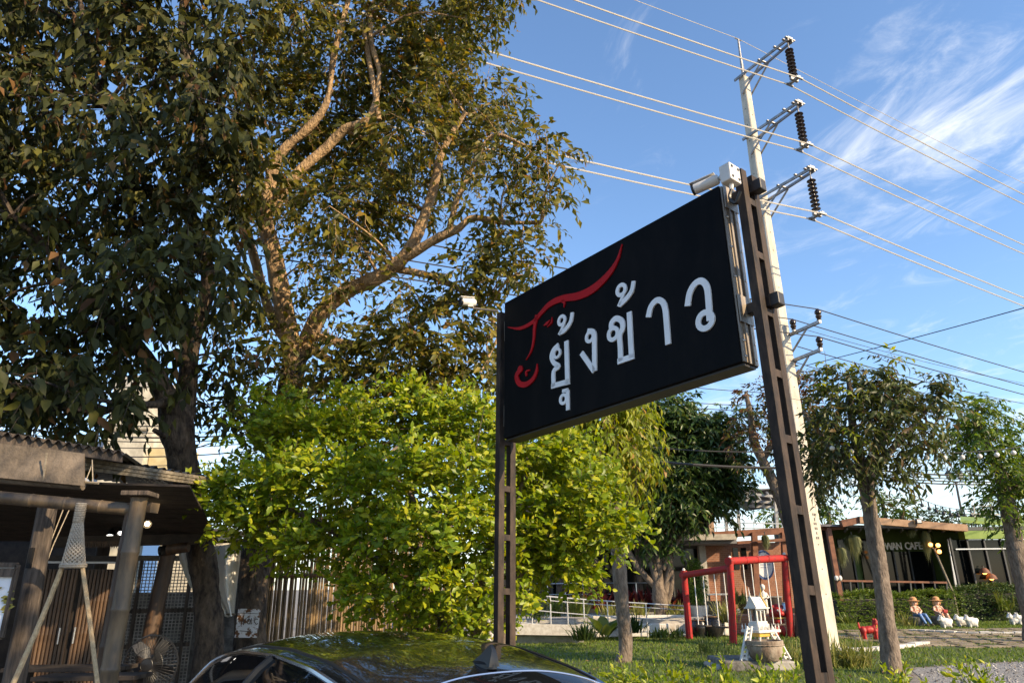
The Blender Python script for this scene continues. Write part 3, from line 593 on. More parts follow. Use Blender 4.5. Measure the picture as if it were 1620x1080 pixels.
M_barkB = mat('pale_tan_bark', (0.15, 0.095, 0.05), (0.42, 0.28, 0.145), mixpos=(.30, .58), detail=10, rough=0.85, scale=9, bdist=.05, bump=1.0, bscale=26, stretch=(1, 1, 0.5))
M_barkG = mat('grey_bark', (0.065, 0.047, 0.035), (0.21, 0.165, 0.125), mixpos=(.33, .62), bdist=.04, detail=9, rough=0.9, scale=12, bump=0.8, bscale=28, stretch=(1, 1, 0.4))

def crown(root, rng, clusters, lmat, tmpl, far, nind, density=1.0, branch_mat=None, starts=None, stuff='foliage', sub=2, minpx=8, clear=None, **kw):
    """clusters: (centre, radius); twigs spread through each, leaflets along the twigs"""
    Ls = []; Ts = []
    for c, r in clusters:
        r3 = np.array([r, r, r * .82]) if np.isscalar(r) else np.asarray(r, float)
        n = max(4, int(density * 62 * (float(np.prod(r3)) ** (2 / 3)) / 0.36))
        p, d = in_ellipsoid(rng, n, c, r3, 0.35)
        D = d + rng.normal(0, .45, (n, 3)); D[:, 2] += 0.12
        l, t = sprays(rng, p, D, **kw); Ls.append(l); Ts.append(t)
    A = cat_leaves(Ls)
    if clear:       # the old limbs are bare: thin the leaves close before them and on their sunny side
        drop = np.zeros(len(A['L'])); q = proj(A['o']); ds = np.linalg.norm(A['o'] - EYE, axis=1); sv = np.array(sun_vec)
        for pts, r in clear:
            for p, rr in list(zip(pts, r))[::3]:
                pp = proj(p); rp = rr / np.linalg.norm(p - EYE) * FPX; dp = np.linalg.norm(p - EYE)
                drop = np.maximum(drop, np.where((np.hypot(*(q - pp).T) < rp * 1.1 + 3) & (ds < dp), .62, 0)); w = A['o'] - p; al = w @ sv; pd = np.linalg.norm(w - al[:, None] * sv, axis=1)
                drop = np.maximum(drop, np.where((pd < rr + .16) & (al > 0) & (al < 4), .66, 0))
        keep = rng.uniform(0, 1, len(drop)) > drop; A = {k: v[keep] for k, v in A.items()}
    plant_leaves(root, A, lmat, tmpl, nind, simple_far=far, stuff=stuff, minpx=minpx)
    tv, tf = cat_tris(Ts); o = link('twigs', fastmesh('twigs', tv - np.array(wloc(root)), tf, branch_mat), root); o['kind'] = 'stuff'
    if starts is not None: twiggery(root, rng, starts, [np.asarray(c) for c, r in clusters], branch_mat, sub=sub)
def C(px, py, Y, rpx, dr=None): r = SP(px, py, Y, rpx); return (P(px, py, Y), np.array([r, dr or r, r * 0.88]))

# ---- tree with the dark dusty crown on the left
rng = np.random.default_rng(11)
tA = thing('shade_tree', 'big tree with dark dusty drooping leaves and a leaning rough trunk beside the hut', 'tree', (*P(318, 1040, 9.5)[:2], 0))
stA = limbs(tA, [
    [((*P(336, 1070, 9.5)[:2], -0.05), .27), PR(332, 1010, 9.5, 23), PR(327, 950, 9.5, 22), PR(319, 880, 9.5, 22), PR(306, 810, 9.5, 21), PR(292, 740, 9.4, 24), PR(282, 690, 9.3, 26), PR(276, 650, 9.3, 26), PR(278, 625, 9.3, 22)],
    [PR(290, 670, 9.3, 20), PR(262, 625, 9.1, 18), PR(236, 575, 8.9, 14), PR(195, 520, 8.6, 11), PR(140, 470, 8.2, 9), PR(80, 400, 7.8, 7), PR(20, 340, 7.4, 5)],
    [PR(290, 660, 9.4, 19), PR(297, 600, 9.4, 16), PR(303, 540, 9.5, 14), PR(330, 440, 9.6, 12), PR(300, 330, 9.4, 11), PR(318, 200, 9.2, 10), PR(290, 60, 9.0, 8), PR(300, -80, 8.9, 5)],
    [PR(300, 560, 9.5, 11), PR(260, 470, 9.2, 9), PR(215, 380, 8.8, 8), PR(200, 250, 8.4, 7), PR(150, 120, 8.2, 6), PR(120, -40, 8.0, 4)],
    [PR(272, 635, 9.2, 10), PR(240, 640, 8.7, 6), PR(200, 640, 8.2, 4), PR(160, 655, 7.8, 3)],
    [PR(285, 690, 9.3, 9), PR(262, 690, 9.1, 5), PR(243, 680, 8.9, 4)],
], M_barkA, seed=2)
cl = []
for py in range(-70, 600, 72):
    for px in range(-70, 330, 72):
        if px > 250 and py > 480: continue
        if 170 < px < 260 and py > 560: continue
        x = px + rng.uniform(-30, 30); y = py + rng.uniform(-30, 30); Y = 6.9 + 2.3 * rng.uniform(0, 1)
        if rng.uniform() < 0.05: continue
        cl.append(C(x, y, Y, rng.uniform(48, 66)))
for x, y, Y, r in ((20, 590, 7.0, 55), (100, 610, 7.3, 50), (150, 640, 7.5, 42), (200, 600, 7.8, 40), (60, 650, 7.2, 36), (0, 650, 6.8, 40), (205, 655, 7.9, 26), (330, 560, 9.2, 48), (350, 470, 9.0, 50), (340, 640, 9.6, 36), (385, 560, 9.6, 36), (250, 520, 8.5, 45), (315, 620, 9.8, 30), (250, -180, 8, 130), (60, -200, 7.5, 130), (-150, 100, 7.3, 130), (-150, 400, 7.3, 110), (340, 380, 8.6, 50), (330, 290, 8.3, 52), (345, 200, 8.2, 55), (360, 110, 8.0, 50), (385, 60, 7.8, 50), (395, 230, 8.3, 42)): cl.append(C(x, y, Y, r))
crown(tA, rng, cl, M_leafA, T_leaf, T_far, 300, 1.05, M_barkA, stA, clear=[stA[2]], nl=9, tl=0.44, ll=0.172, droop=0.75, hang=0.75, spread=0.8)

# ---- tree with the sunlit pale limbs
rng = np.random.default_rng(12)
tB = thing('shade_tree', 'tall tree with sunlit pale tan limbs and olive leaves behind the yellow green shrub', 'tree', (*P(402, 1030, 10.4)[:2], 0))
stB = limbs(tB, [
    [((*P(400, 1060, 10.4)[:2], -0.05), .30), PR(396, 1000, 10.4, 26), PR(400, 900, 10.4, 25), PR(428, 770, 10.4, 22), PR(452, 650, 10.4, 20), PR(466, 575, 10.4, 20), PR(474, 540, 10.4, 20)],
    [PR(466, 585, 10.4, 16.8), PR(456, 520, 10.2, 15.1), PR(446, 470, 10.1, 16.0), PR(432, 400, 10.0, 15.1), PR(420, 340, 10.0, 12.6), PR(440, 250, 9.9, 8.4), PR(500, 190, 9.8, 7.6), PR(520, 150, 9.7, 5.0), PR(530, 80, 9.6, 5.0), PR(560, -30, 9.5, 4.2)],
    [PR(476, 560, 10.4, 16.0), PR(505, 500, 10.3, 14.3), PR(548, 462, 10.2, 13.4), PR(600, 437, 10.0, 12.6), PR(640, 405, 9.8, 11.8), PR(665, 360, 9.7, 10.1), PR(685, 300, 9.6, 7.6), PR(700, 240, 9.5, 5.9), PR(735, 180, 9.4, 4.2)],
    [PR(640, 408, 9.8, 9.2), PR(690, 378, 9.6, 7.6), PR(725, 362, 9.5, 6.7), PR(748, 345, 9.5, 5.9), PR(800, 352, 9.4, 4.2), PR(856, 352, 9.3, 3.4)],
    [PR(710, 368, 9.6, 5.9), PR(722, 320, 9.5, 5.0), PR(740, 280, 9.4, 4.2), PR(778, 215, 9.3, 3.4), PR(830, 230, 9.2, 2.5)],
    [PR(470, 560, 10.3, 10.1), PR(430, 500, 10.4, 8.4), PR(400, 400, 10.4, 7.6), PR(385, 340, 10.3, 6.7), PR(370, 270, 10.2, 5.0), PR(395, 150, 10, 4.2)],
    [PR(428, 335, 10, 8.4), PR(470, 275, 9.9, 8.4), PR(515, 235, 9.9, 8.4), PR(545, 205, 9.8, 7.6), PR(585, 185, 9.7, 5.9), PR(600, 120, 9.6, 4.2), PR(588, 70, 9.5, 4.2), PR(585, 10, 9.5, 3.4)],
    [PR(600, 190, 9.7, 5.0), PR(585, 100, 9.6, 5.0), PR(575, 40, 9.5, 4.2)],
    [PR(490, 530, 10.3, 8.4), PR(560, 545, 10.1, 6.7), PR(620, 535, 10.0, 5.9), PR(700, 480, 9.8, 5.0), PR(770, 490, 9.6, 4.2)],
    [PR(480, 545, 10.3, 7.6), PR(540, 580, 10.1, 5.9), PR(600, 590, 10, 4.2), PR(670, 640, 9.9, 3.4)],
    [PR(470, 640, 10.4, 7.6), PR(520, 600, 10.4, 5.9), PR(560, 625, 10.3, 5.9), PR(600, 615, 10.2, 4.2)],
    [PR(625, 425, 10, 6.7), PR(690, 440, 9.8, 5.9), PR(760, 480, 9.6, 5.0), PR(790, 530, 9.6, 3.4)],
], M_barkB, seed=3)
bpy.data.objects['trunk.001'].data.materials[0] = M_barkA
cl = []
for py in range(-70, 330, 74):
    for px in range(375, 765, 74):
        if px > 700 and 40 < py < 140: continue
        if rng.uniform() < 0.10: continue
        cl.append(C(px + rng.uniform(-26, 26), py + rng.uniform(-26, 26), 8.6 + 2.6 * rng.uniform(), rng.uniform(42, 58)))
for x, y, Y, r in ((740, 30, 9.3, 36), (700, 120, 9.3, 40), (790, 215, 9.2, 46), (845, 245, 9.0, 40), (885, 260, 8.9, 26), (870, 300, 9.0, 28), (800, 290, 9.1, 46), (760, 330, 9.2, 42), (845, 335, 9.1, 24), (820, 390, 9.2, 36), (770, 400, 9.3, 38), (845, 420, 9.1, 22), (790, 440, 9.2, 30), (730, 430, 9.4, 32), (745, 500, 9.5, 34), (690, 510, 9.5, 36), (640, 480, 9.7, 32), (600, 520, 9.8, 36), (560, 420, 9.9, 30), (520, 400, 10, 34), (480, 330, 10, 46), (560, 350, 9.9, 40), (620, 340, 9.8, 34), (650, 560, 9.7, 38), (720, 570, 9.5, 38), (770, 545, 9.4, 22), (590, 590, 9.9, 36), (530, 620, 10, 36), (690, 620, 9.8, 38), (750, 610, 9.7, 30), (500, 470, 10.2, 32), (530, 520, 10.2, 28), (420, 590, 10.3, 36), (395, 480, 10.4, 42), (450, 590, 9.8, 22), (385, 640, 10.2, 30), (480, -190, 9.5, 130), (680, -170, 9.3, 110), (430, 530, 9.9, 28), (500, 565, 9.6, 30), (560, 540, 9.5, 30), (620, 530, 9.4, 30), (665, 585, 9.4, 32), (715, 545, 9.3, 28), (610, 625, 9.5, 26), (700, 600, 9.3, 30), (555, 600, 9.5, 30), (760, 590, 9.2, 24), (490, 520, 9.8, 26), (640, 450, 9.4, 26), (590, 400, 9.5, 30), (480, 420, 9.6, 28), (660, 520, 9.3, 24), (525, 455, 9.5, 22), (600, 260, 10.8, 50), (700, 250, 10.6, 48), (500, 280, 11, 50), (420, 300, 10.8, 46), (640, 130, 10.6, 50)): cl.append(C(x, y, Y, r))
crown(tB, rng, cl, M_leafB, T_leaf, T_far, 300, 2.0, M_barkB, stB, upv=(.5, -.5, .55), tilt=.75, clear=stB[1:4], nl=9, tl=0.42, ll=0.132, droop=0.45, hang=0.45, spread=0.85)

# ---- yellow green shrub
rng = np.random.default_rng(13)
bs = thing('flowering_shrub', 'wide yellow green shrub spreading behind the left sign post above the black car', 'shrub', (*P(700, 1000, 8.4)[:2], 0))
b0 = np.array([*P(720, 1000, 8.4)[:2], 0.0])
stS = limbs(bs, [[(b0 + (.0, 0, -.05), .09), (P(715, 950, 8.4), .08), (P(700, 880, 8.4), .06), (P(660, 800, 8.4), .045), (P(600, 730, 8.4), .03)],
    [(b0 + (.15, .1, -.05), .07), (P(760, 920, 8.4), .06), (P(790, 830, 8.4), .045), (P(830, 760, 8.3), .03)],
    [(b0 + (-.2, .1, -.05), .07), (P(640, 940, 8.5), .06), (P(560, 860, 8.5), .045), (P(450, 800, 8.4), .03)],
    [(b0 + (.25, -.1, -.05), .06), (P(820, 910, 8.3), .05), (P(890, 850, 8.3), .035), (P(960, 810, 8.2), .02)],
    [(b0 + (-.1, .2, -.05), .06), (P(690, 930, 8.7), .05), (P(600, 800, 8.8), .035), (P(500, 680, 8.8), .02)]], M_barkG, seed=5)
cl = []
for x, y, Y, r in ((430, 690, 8.7, 48), (410, 640, 8.8, 22), (500, 690, 8.8, 58), (590, 680, 8.9, 58), (680, 680, 8.9, 56), (750, 670, 8.8, 44), (640, 630, 9.2, 36), (720, 640, 9.1, 34), (560, 650, 9.1, 36), (380, 760, 8.4, 50), (350, 810, 8.2, 40), (400, 830, 8.1, 42), (470, 770, 8.1, 60), (560, 760, 8.0, 64), (650, 760, 7.9, 66), (730, 750, 7.9, 58), (440, 865, 8.2, 28), (500, 850, 8.0, 46), (580, 840, 7.9, 52), (660, 850, 7.7, 56), (740, 840, 7.7, 56), (560, 930, 8.0, 34), (620, 930, 7.9, 42), (690, 920, 7.7, 46), (750, 920, 7.7, 42), (690, 975, 7.9, 34), (640, 975, 8.1, 28), (740, 975, 7.9, 26), (770, 990, 8, 22), (830, 720, 8.3, 50), (880, 730, 8.3, 48), (840, 790, 8.1, 52), (910, 790, 8.1, 50), (960, 800, 8.0, 38), (1000, 830, 7.9, 22), (850, 850, 8.0, 42), (900, 850, 8.0, 42), (955, 850, 8.0, 30), (930, 740, 8.3, 38), (860, 690, 8.5, 32), (910, 880, 8.1, 30), (870, 890, 8.1, 22), (830, 890, 8.0, 28), (820, 940, 8.0, 18), (800, 850, 7.6, 34), (460, 640, 9.2, 24), (790, 690, 8.6, 30), (930, 910, 8.2, 14)): cl.append(C(x, y, Y, r))
core = [(c + np.array([0, .45, -.05]), r * .95) for c, r in cl]
pads = []
for c, r in cl:
    for k in range(4):
        a = rng.uniform(-1.0, .9); e = rng.uniform(-.5, .75); d = np.array([math.sin(a) * math.cos(e) + .12, -math.cos(a) * math.cos(e), math.sin(e)]); pads.append((c + d * r * rng.uniform(.75, 1.1), r * np.array([.52, .5, .20]) * rng.uniform(.7, 1.25)))
sp_leaf = leaf_template(0.56, 0.06, 0.12), leaf_template(0.56, 0.06, 0.12, simple=True)
crown(bs, rng, core, M_bush, sp_leaf[1], sp_leaf[1], 0, 6.2, M_barkG, stS, stuff='inner_foliage', nl=8, tl=0.25, ll=0.084, droop=0.12, hang=0.05, spread=0.75, jit=0.4, tw_r=0.003, upv=(0.3, -0.5, 0.6), tilt=0.7)
crown(bs, rng, pads, M_bush, sp_leaf[0], sp_leaf[0], 300, 5.2, M_barkG, None, nl=9, tl=0.20, ll=0.080, droop=-0.05, hang=-0.1, spread=0.7, jit=0.3, tw_r=0.003, minpx=7, upv=(0.6, -0.6, 0.5), tilt=0.4)

# ---- small trees on the right
def small_tree(label, base, specs, cls, bm, lm, seed, density, nind, nm='garden_tree', grp=None, **kw):
    rng = np.random.default_rng(seed); t = thing(nm, label, 'tree', (base[0], base[1], 0), grp)
    st = limbs(t, specs, bm, seed=seed); cl = [C(*c) for c in cls]
    k = dict(nl=9, tl=0.45, ll=0.13, droop=0.5, hang=0.5, upv=(.4, -.4, .6), tilt=.7); k.update(kw)
    crown(t, rng, cl, lm, T_long, T_longf, nind, density, bm, st, minpx=7, **k); return t
q = G(1412, 1065)
t_r = small_tree('straight grey trunk with a round dark olive crown, nearest tree on the right lawn', q, [
    [((q[0], q[1], -.05), .20), PR(1410, 1050, q[1], 17), PR(1403, 980, q[1], 13.5), PR(1392, 900, q[1], 13), PR(1380, 830, q[1], 12.5), PR(1370, 770, q[1], 12), PR(1363, 730, q[1], 11)],
    [PR(1365, 745, q[1], 9), PR(1350, 680, q[1], 7), PR(1345, 620, q[1], 5), PR(1340, 585, q[1], 3)], [PR(1366, 750, q[1], 9), PR(1400, 680, q[1], 7), PR(1425, 610, q[1], 4)], [PR(1368, 760, q[1], 8), PR(1420, 700, q[1] - .3, 5), PR(1465, 650, q[1] - .4, 3)], [PR(1366, 755, q[1], 8), PR(1310, 700, q[1], 5), PR(1270, 650, q[1], 3)],
    [PR(1388, 870, q[1] - .1, 5), PR(1381, 800, q[1] - .2, 5), PR(1380, 740, q[1] - .2, 4), PR(1385, 690, q[1] - .2, 3)]],
    [(1335, 598, 15.2, 26), (1372, 612, 15.0, 28), (1316, 640, 15.3, 26), (1408, 628, 15.0, 30), (1452, 622, 15.0, 28), (1476, 650, 14.9, 22), (1375, 665, 14.7, 34), (1432, 675, 14.7, 32), (1338, 690, 14.9, 30), (1296, 690, 15.3, 26), (1402, 722, 14.8, 28), (1350, 738, 15.2, 22), (1452, 712, 15, 20), (1278, 728, 15.5, 22), (1380, 765, 15.3, 14), (1410, 572, 15.3, 8), (1480, 695, 14.9, 12), (1395, 640, 16, 34), (1440, 660, 16, 28), (1320, 720, 15.6, 20), (1430, 745, 15.2, 14), (1310, 600, 15.4, 12), (1490, 625, 15, 8)],
    M_barkG, M_mixed, 21, 1.5, 220, ll=0.19, tl=.55)
crown(t_r, np.random.default_rng(27), [C(*c) for c in ((1330, 585, 15.2, 16), (1345, 605, 14.9, 16), (1318, 610, 15, 12), (1412, 572, 15.2, 7), (1335, 680, 14.6, 12))], M_gold, T_long, T_longf, 0, .9, M_barkG, None, stuff='young_leaves', nl=9, tl=.5, ll=.17, droop=.3, hang=.3)
b_ = G(1632, 1015)
small_tree('young tree with bright fresh green leaves at the right edge, leaning grey trunk', b_, [
    [((b_[0], b_[1], -.05), .22), PR(1628, 960, b_[1], 14), PR(1612, 890, b_[1], 14), PR(1600, 830, b_[1], 13), PR(1592, 790, b_[1], 12), PR(1580, 740, b_[1], 8), PR(1555, 690, b_[1], 6), PR(1540, 650, b_[1], 4)], [PR(1594, 795, b_[1], 8), PR(1615, 750, b_[1], 6), PR(1640, 700, b_[1], 4)]],
    [(1538, 652, b_[1], 26), (1566, 662, b_[1], 24), (1514, 690, b_[1], 22), (1550, 700, b_[1] - .3, 28), (1590, 690, b_[1], 20), (1533, 735, b_[1], 24), (1580, 742, b_[1] - .3, 26), (1615, 735, b_[1], 26), (1572, 788, b_[1], 22), (1605, 792, b_[1], 24), (1650, 760, b_[1], 40), (1600, 832, b_[1], 14), (1502, 702, b_[1], 10), (1560, 640, b_[1], 14)],
    M_barkG, M_fresh, 22, 1.5, 150, ll=0.20, tl=.6)
b_ = G(985, 1047)
small_tree('slim pale trunk with drooping golden green leaves just right of the yellow green shrub', b_, [
    [((b_[0], b_[1], -.05), .20), PR(990, 1020, b_[1], 12), PR(985, 960, b_[1], 12), PR(978, 880, b_[1], 12), PR(972, 800, b_[1], 11), PR(968, 720, b_[1], 9), PR(966, 660, b_[1], 7), PR(950, 610, b_[1], 4)], [PR(974, 790, b_[1], 6), PR(998, 790, b_[1], 5), PR(1005, 720, b_[1], 4), PR(1000, 660, b_[1], 3)], [PR(968, 710, b_[1], 5), PR(930, 680, b_[1], 4), PR(900, 640, b_[1], 3)]],
    [(950, 640, b_[1], 30), (985, 640, b_[1], 28), (1010, 670, b_[1], 22), (975, 690, b_[1], 30), (1000, 720, b_[1], 26), (940, 690, b_[1], 30), (910, 670, b_[1], 24), (1010, 745, b_[1], 18), (960, 740, b_[1], 24), (930, 620, b_[1], 24), (985, 760, b_[1], 16)],
    M_barkG, M_gold, 23, 1.7, 100, ll=0.23, tl=.6, droop=0.8, hang=0.9)
b_ = G(1043, 1003)
small_tree('many stemmed tree with a dense glossy dark green crown beside the red swing frame', b_, [
    [((b_[0], b_[1], -.05), .30), PR(1046, 980, b_[1], 13), PR(1044, 945, b_[1], 13), PR(1040, 920, b_[1], 9)], [PR(1042, 930, b_[1], 7), PR(1025, 870, b_[1], 5), PR(1000, 810, b_[1], 6), PR(990, 760, b_[1], 4)], [PR(1044, 930, b_[1], 7), PR(1040, 860, b_[1], 5), PR(1035, 790, b_[1], 5)], [PR(1050, 945, b_[1], 7), PR(1060, 890, b_[1], 5), PR(1064, 830, b_[1], 6), PR(1060, 760, b_[1], 4)], [PR(1048, 900, b_[1], 5), PR(1075, 850, b_[1], 4), PR(1110, 800, b_[1], 5), PR(1140, 760, b_[1], 3)], [PR(1038, 930, b_[1], 5), PR(1005, 890, b_[1], 5), PR(985, 850, b_[1], 4)], [PR(1054, 960, b_[1], 5), PR(1062, 920, b_[1], 5), PR(1058, 870, b_[1], 6)]],
    [(1060, 650, b_[1], 30), (1040, 680, b_[1], 36), (1085, 690, b_[1], 38), (1130, 690, b_[1], 26), (1150, 665, b_[1], 18), (1060, 730, b_[1] - .4, 44), (1110, 735, b_[1], 40), (1150, 740, b_[1], 26), (1030, 770, b_[1], 40), (1080, 780, b_[1] - .4, 42), (1125, 780, b_[1], 30), (1000, 800, b_[1], 28), (1040, 810, b_[1], 28), (1165, 770, b_[1], 16), (1010, 740, b_[1], 30), (1140, 710, b_[1], 24), (1085, 640, b_[1], 12), (1035, 850, b_[1], 12), (1065, 865, b_[1], 10), (1070, 720, b_[1] + 1, 44), (1110, 690, b_[1] + .8, 34), (1030, 720, b_[1] + .8, 34)],
    M_barkG, M_glossy, 24, 1.5, 150, ll=0.30, tl=.7, droop=0.4, hang=0.45)
b_ = G(1272, 1008)
small_tree('tree with rusty young leaves and crooked trunk, half hidden by the right sign post', b_, [
    [((b_[0], b_[1], -.05), .3), PR(1268, 960, b_[1], 11), PR(1255, 860, b_[1], 11), PR(1238, 800, b_[1], 10), PR(1222, 760, b_[1], 9), PR(1205, 725, b_[1], 8), PR(1192, 695, b_[1], 7), PR(1188, 660, b_[1], 5), PR(1180, 620, b_[1], 3)], [PR(1206, 728, b_[1], 6), PR(1228, 690, b_[1], 5), PR(1250, 640, b_[1], 4), PR(1265, 595, b_[1], 3)], [PR(1240, 805, b_[1], 7), PR(1275, 740, b_[1], 5), PR(1300, 690, b_[1], 3)]],
    [(1190, 625, b_[1], 20), (1175, 665, b_[1], 20), (1200, 690, b_[1], 18), (1165, 700, b_[1], 14), (1230, 620, b_[1], 22), (1265, 600, b_[1], 24), (1250, 590, b_[1], 18), (1285, 640, b_[1], 24)],
    M_barkG, M_rust, 25, 0.6, 0, ll=0.22, tl=.6, hang=.3)
_t = bpy.data.objects['garden_tree.004']
crown(_t, np.random.default_rng(26), [C(*c) for c in ((1260, 660, b_[1], 30), (1290, 680, b_[1], 32), (1270, 720, b_[1], 36), (1240, 690, b_[1], 20), (1300, 740, b_[1], 28), (1265, 770, b_[1], 22), (1185, 735, b_[1], 10), (1205, 660, b_[1], 14), (1290, 780, b_[1], 14))], M_mixed, T_long, T_longf, 0, 1.2, M_barkG, None, stuff='lower_foliage', nl=9, tl=.6, ll=.23, droop=.6, hang=.6)

# unseen tree added beside the camera to shade the left tree and the hut
rng = np.random.default_rng(31)
tS = thing('added_shading_tree', 'broad roadside tree beside the viewpoint whose crown shades the left tree', 'tree', (5.6, 0.2, 0))
stR = limbs(tS, [[(np.array([5.6, .2, -.05]), .28), (np.array([5.5, .25, 2.5]), .22), (np.array([5.2, .5, 5.0]), .18), (np.array([4.8, .9, 7.0]), .14)], [(np.array([5.1, .6, 5.6]), .12), (np.array([4.0, 1.5, 7.6]), .09), (np.array([2.6, 2.2, 8.8]), .05)], [(np.array([4.9, .8, 6.6]), .11), (np.array([4.8, 2.2, 8.4]), .08), (np.array([4.2, 3.2, 9.6]), .05)]], M_barkA, seed=9)
cl = []
for k in range(42):
    c = np.array([3.2, 2.2, 9.4]) + rng.normal(0, 1, 3) * [1.35, .85, .95]; c[2] = max(c[2], 8.0 + .25 * max(0, c[1] - 3)); cl.append((c, rng.uniform(.55, .8)))
for k in range(16):
    c = np.array([3.0, .55, 5.4]) + rng.normal(0, 1, 3) * [.75, .32, .6]; c[2] = max(c[2], 3.4 + .9 * max(c[1], 0)); cl.append((c, rng.uniform(.45, .6)))
crown(tS, rng, cl, M_leafA, T_far, T_far, 0, .44, M_barkA, stR, nl=9, tl=.45, ll=.16, droop=.5, hang=.5)
# ================================================================== BAMBOO HUT ON THE LEFT
M_bamboo = mat('weathered_bamboo', (0.05, 0.037, 0.025), (0.15, 0.105, 0.058), mixpos=(.36, .66), rough=0.5, scale=3.2, bump=0.15, bscale=40, stretch=(4, 4, 1))
M_bambood = mat('dark_bamboo', (0.05, 0.027, 0.014), (0.12, 0.065, 0.03), objrand=.4, rough=0.55, scale=4, bump=0.2, stretch=(5, 5, 1))
M_wood = mat('grey_brown_timber', (0.038, 0.029, 0.022), (0.12, 0.092, 0.07), rough=0.85, scale=6, bump=0.5, bscale=30, stretch=(5, 5, .5))
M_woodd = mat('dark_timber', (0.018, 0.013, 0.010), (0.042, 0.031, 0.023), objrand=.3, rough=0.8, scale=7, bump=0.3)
M_plank = mat('silvery_plank', (0.13, 0.108, 0.075), (0.25, 0.215, 0.16), rough=0.85, scale=5, bump=0.4, stretch=(.6, 5, 5))
M_tin = mat('rusty_tin', (0.04, 0.036, 0.033), (0.095, 0.083, 0.07), rough=0.6, metal=0.3, scale=5, bump=0.15)
M_canvas = mat('grey_canvas', (0.055, 0.044, 0.033), (0.19, 0.15, 0.11), mixpos=(.3, .68), detail=9, rough=0.95, scale=5, bump=0.4, bscale=40)
M_rope = mat('jute_rope', (0.34, 0.24, 0.13), (0.47, 0.35, 0.20), rough=0.9, scale=40, bump=0.5)
M_cord = mat('macrame_cord', (0.30, 0.255, 0.19), (0.42, 0.36, 0.28), rough=0.95, scale=60, bump=0.5)
M_cloth = mat('off_white_cloth', (0.74, 0.72, 0.67), (0.84, 0.82, 0.77), rough=0.95, scale=6, bump=0.25, bscale=150)
M_lattice = mat('grey_lattice', (0.26, 0.24, 0.21), (0.42, 0.39, 0.35), rough=0.8, scale=6)
M_lamp = mat('lit_lamp', (1, .8, .5), rough=.4, emit=(1.0, 0.72, 0.38), estr=9.0)
hut = thing('bamboo_hut', 'open fronted bamboo and timber hut with a tin roof at the far left', 'hut', (-4.0, 7.5, 0))
def bamboo(b, p0, p1, r, nodes, n=12, taper=0.92):
    p0 = np.asarray(p0, float); p1 = np.asarray(p1, float); pts = []; rs = []; L_ = np.linalg.norm(p1 - p0)
    for k in range(nodes):
        for f, m in ((0.0, 1.06), (0.05, 1.0), (0.5, 0.985), (0.95, 1.0), (0.985, 1.09)):
            t = (k + f) / nodes; pts.append(p0 + (p1 - p0) * t); rs.append(r * m * (1 + (taper - 1) * t))
    pts.append(p1); rs.append(r * taper); b.tube(pts, rs, n)
# roof: corrugated sheets, sloping down to the front and to the right
def corrugated(b, p00, p10, p01, p11, nw, amp, th=0.004):
    """p00-p10 along the eave (corrugations cross it), p01-p11 far edge"""
    V = []; nu = nw * 6
    for k in range(2):
        for i in range(nu + 1):
            t = i / nu; dz = amp * math.sin(2 * math.pi * nw * t) - k * th
            V.append(p00 + (p10 - p00) * t + pz * dz); V.append(p01 + (p11 - p01) * t + pz * dz)
    o = (nu + 1) * 2; F_ = []
    for i in range(nu):
        a = 2 * i; F_.append((a, a + 2, a + 3, a + 1)); F_.append((o + a, o + a + 1, o + a + 3, o + a + 2)); F_.append((a, o + a, o + a + 2, a + 2)); F_.append((a + 1, a + 3, o + a + 3, o + a + 1))
    F_.append((0, 1, o + 1, o)); F_.append((2 * nu, o + 2 * nu, o + 2 * nu + 1, 2 * nu + 1)); b.add(V, F_)
e0, e1 = P(-160, 659, 5.9), P(199, 716, 6.3); back = np.array([-1.3, 3.6, 0.22])
part('roof_sheet', M_tin, hut, lambda b: corrugated(b, e0, e1, e0 + back, e1 + back, 22, 0.022))
part('fascia', M_wood, hut, lambda b: b.hexa([P(-160, 677, 5.95), P(194, 731, 6.33), P(194, 731, 6.36), P(-160, 677, 5.98), P(-160, 656, 5.95), P(194, 714, 6.33), P(194, 714, 6.36), P(-160, 656, 5.98)]))
low0, low1 = P(120, 722, 6.45), P(362, 764, 8.4)
part('roof_sheet', M_tin, hut, lambda b: corrugated(b, low0 + pz * .03, low1 + pz * .03, low0 + np.array([-2.6, 2.6, .35]), low1 + np.array([-2.2, 2.6, .35]), 18, 0.02))
for k in range(3):
    a, c = P(135, 727 + k * 7, 6.42 + .02 * k), P(362, 762 + k * 4, 8.35 + .02 * k)
    part('eave_plank', M_plank, hut, lambda b: b.beam(a, c, .02, .034), bevel=.003)
# dark ceiling boards and back wall close the hut
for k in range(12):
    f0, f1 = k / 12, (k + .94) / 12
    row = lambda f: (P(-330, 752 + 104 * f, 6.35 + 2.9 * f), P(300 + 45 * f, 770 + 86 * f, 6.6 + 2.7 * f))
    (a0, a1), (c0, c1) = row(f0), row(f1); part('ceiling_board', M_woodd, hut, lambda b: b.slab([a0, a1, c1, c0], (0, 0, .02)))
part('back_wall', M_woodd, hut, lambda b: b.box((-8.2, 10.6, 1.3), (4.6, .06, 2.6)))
part('side_wall', M_woodd, hut, lambda b: b.box((-9.0, 8.2, 1.4), (.06, 4.6, 2.8)))
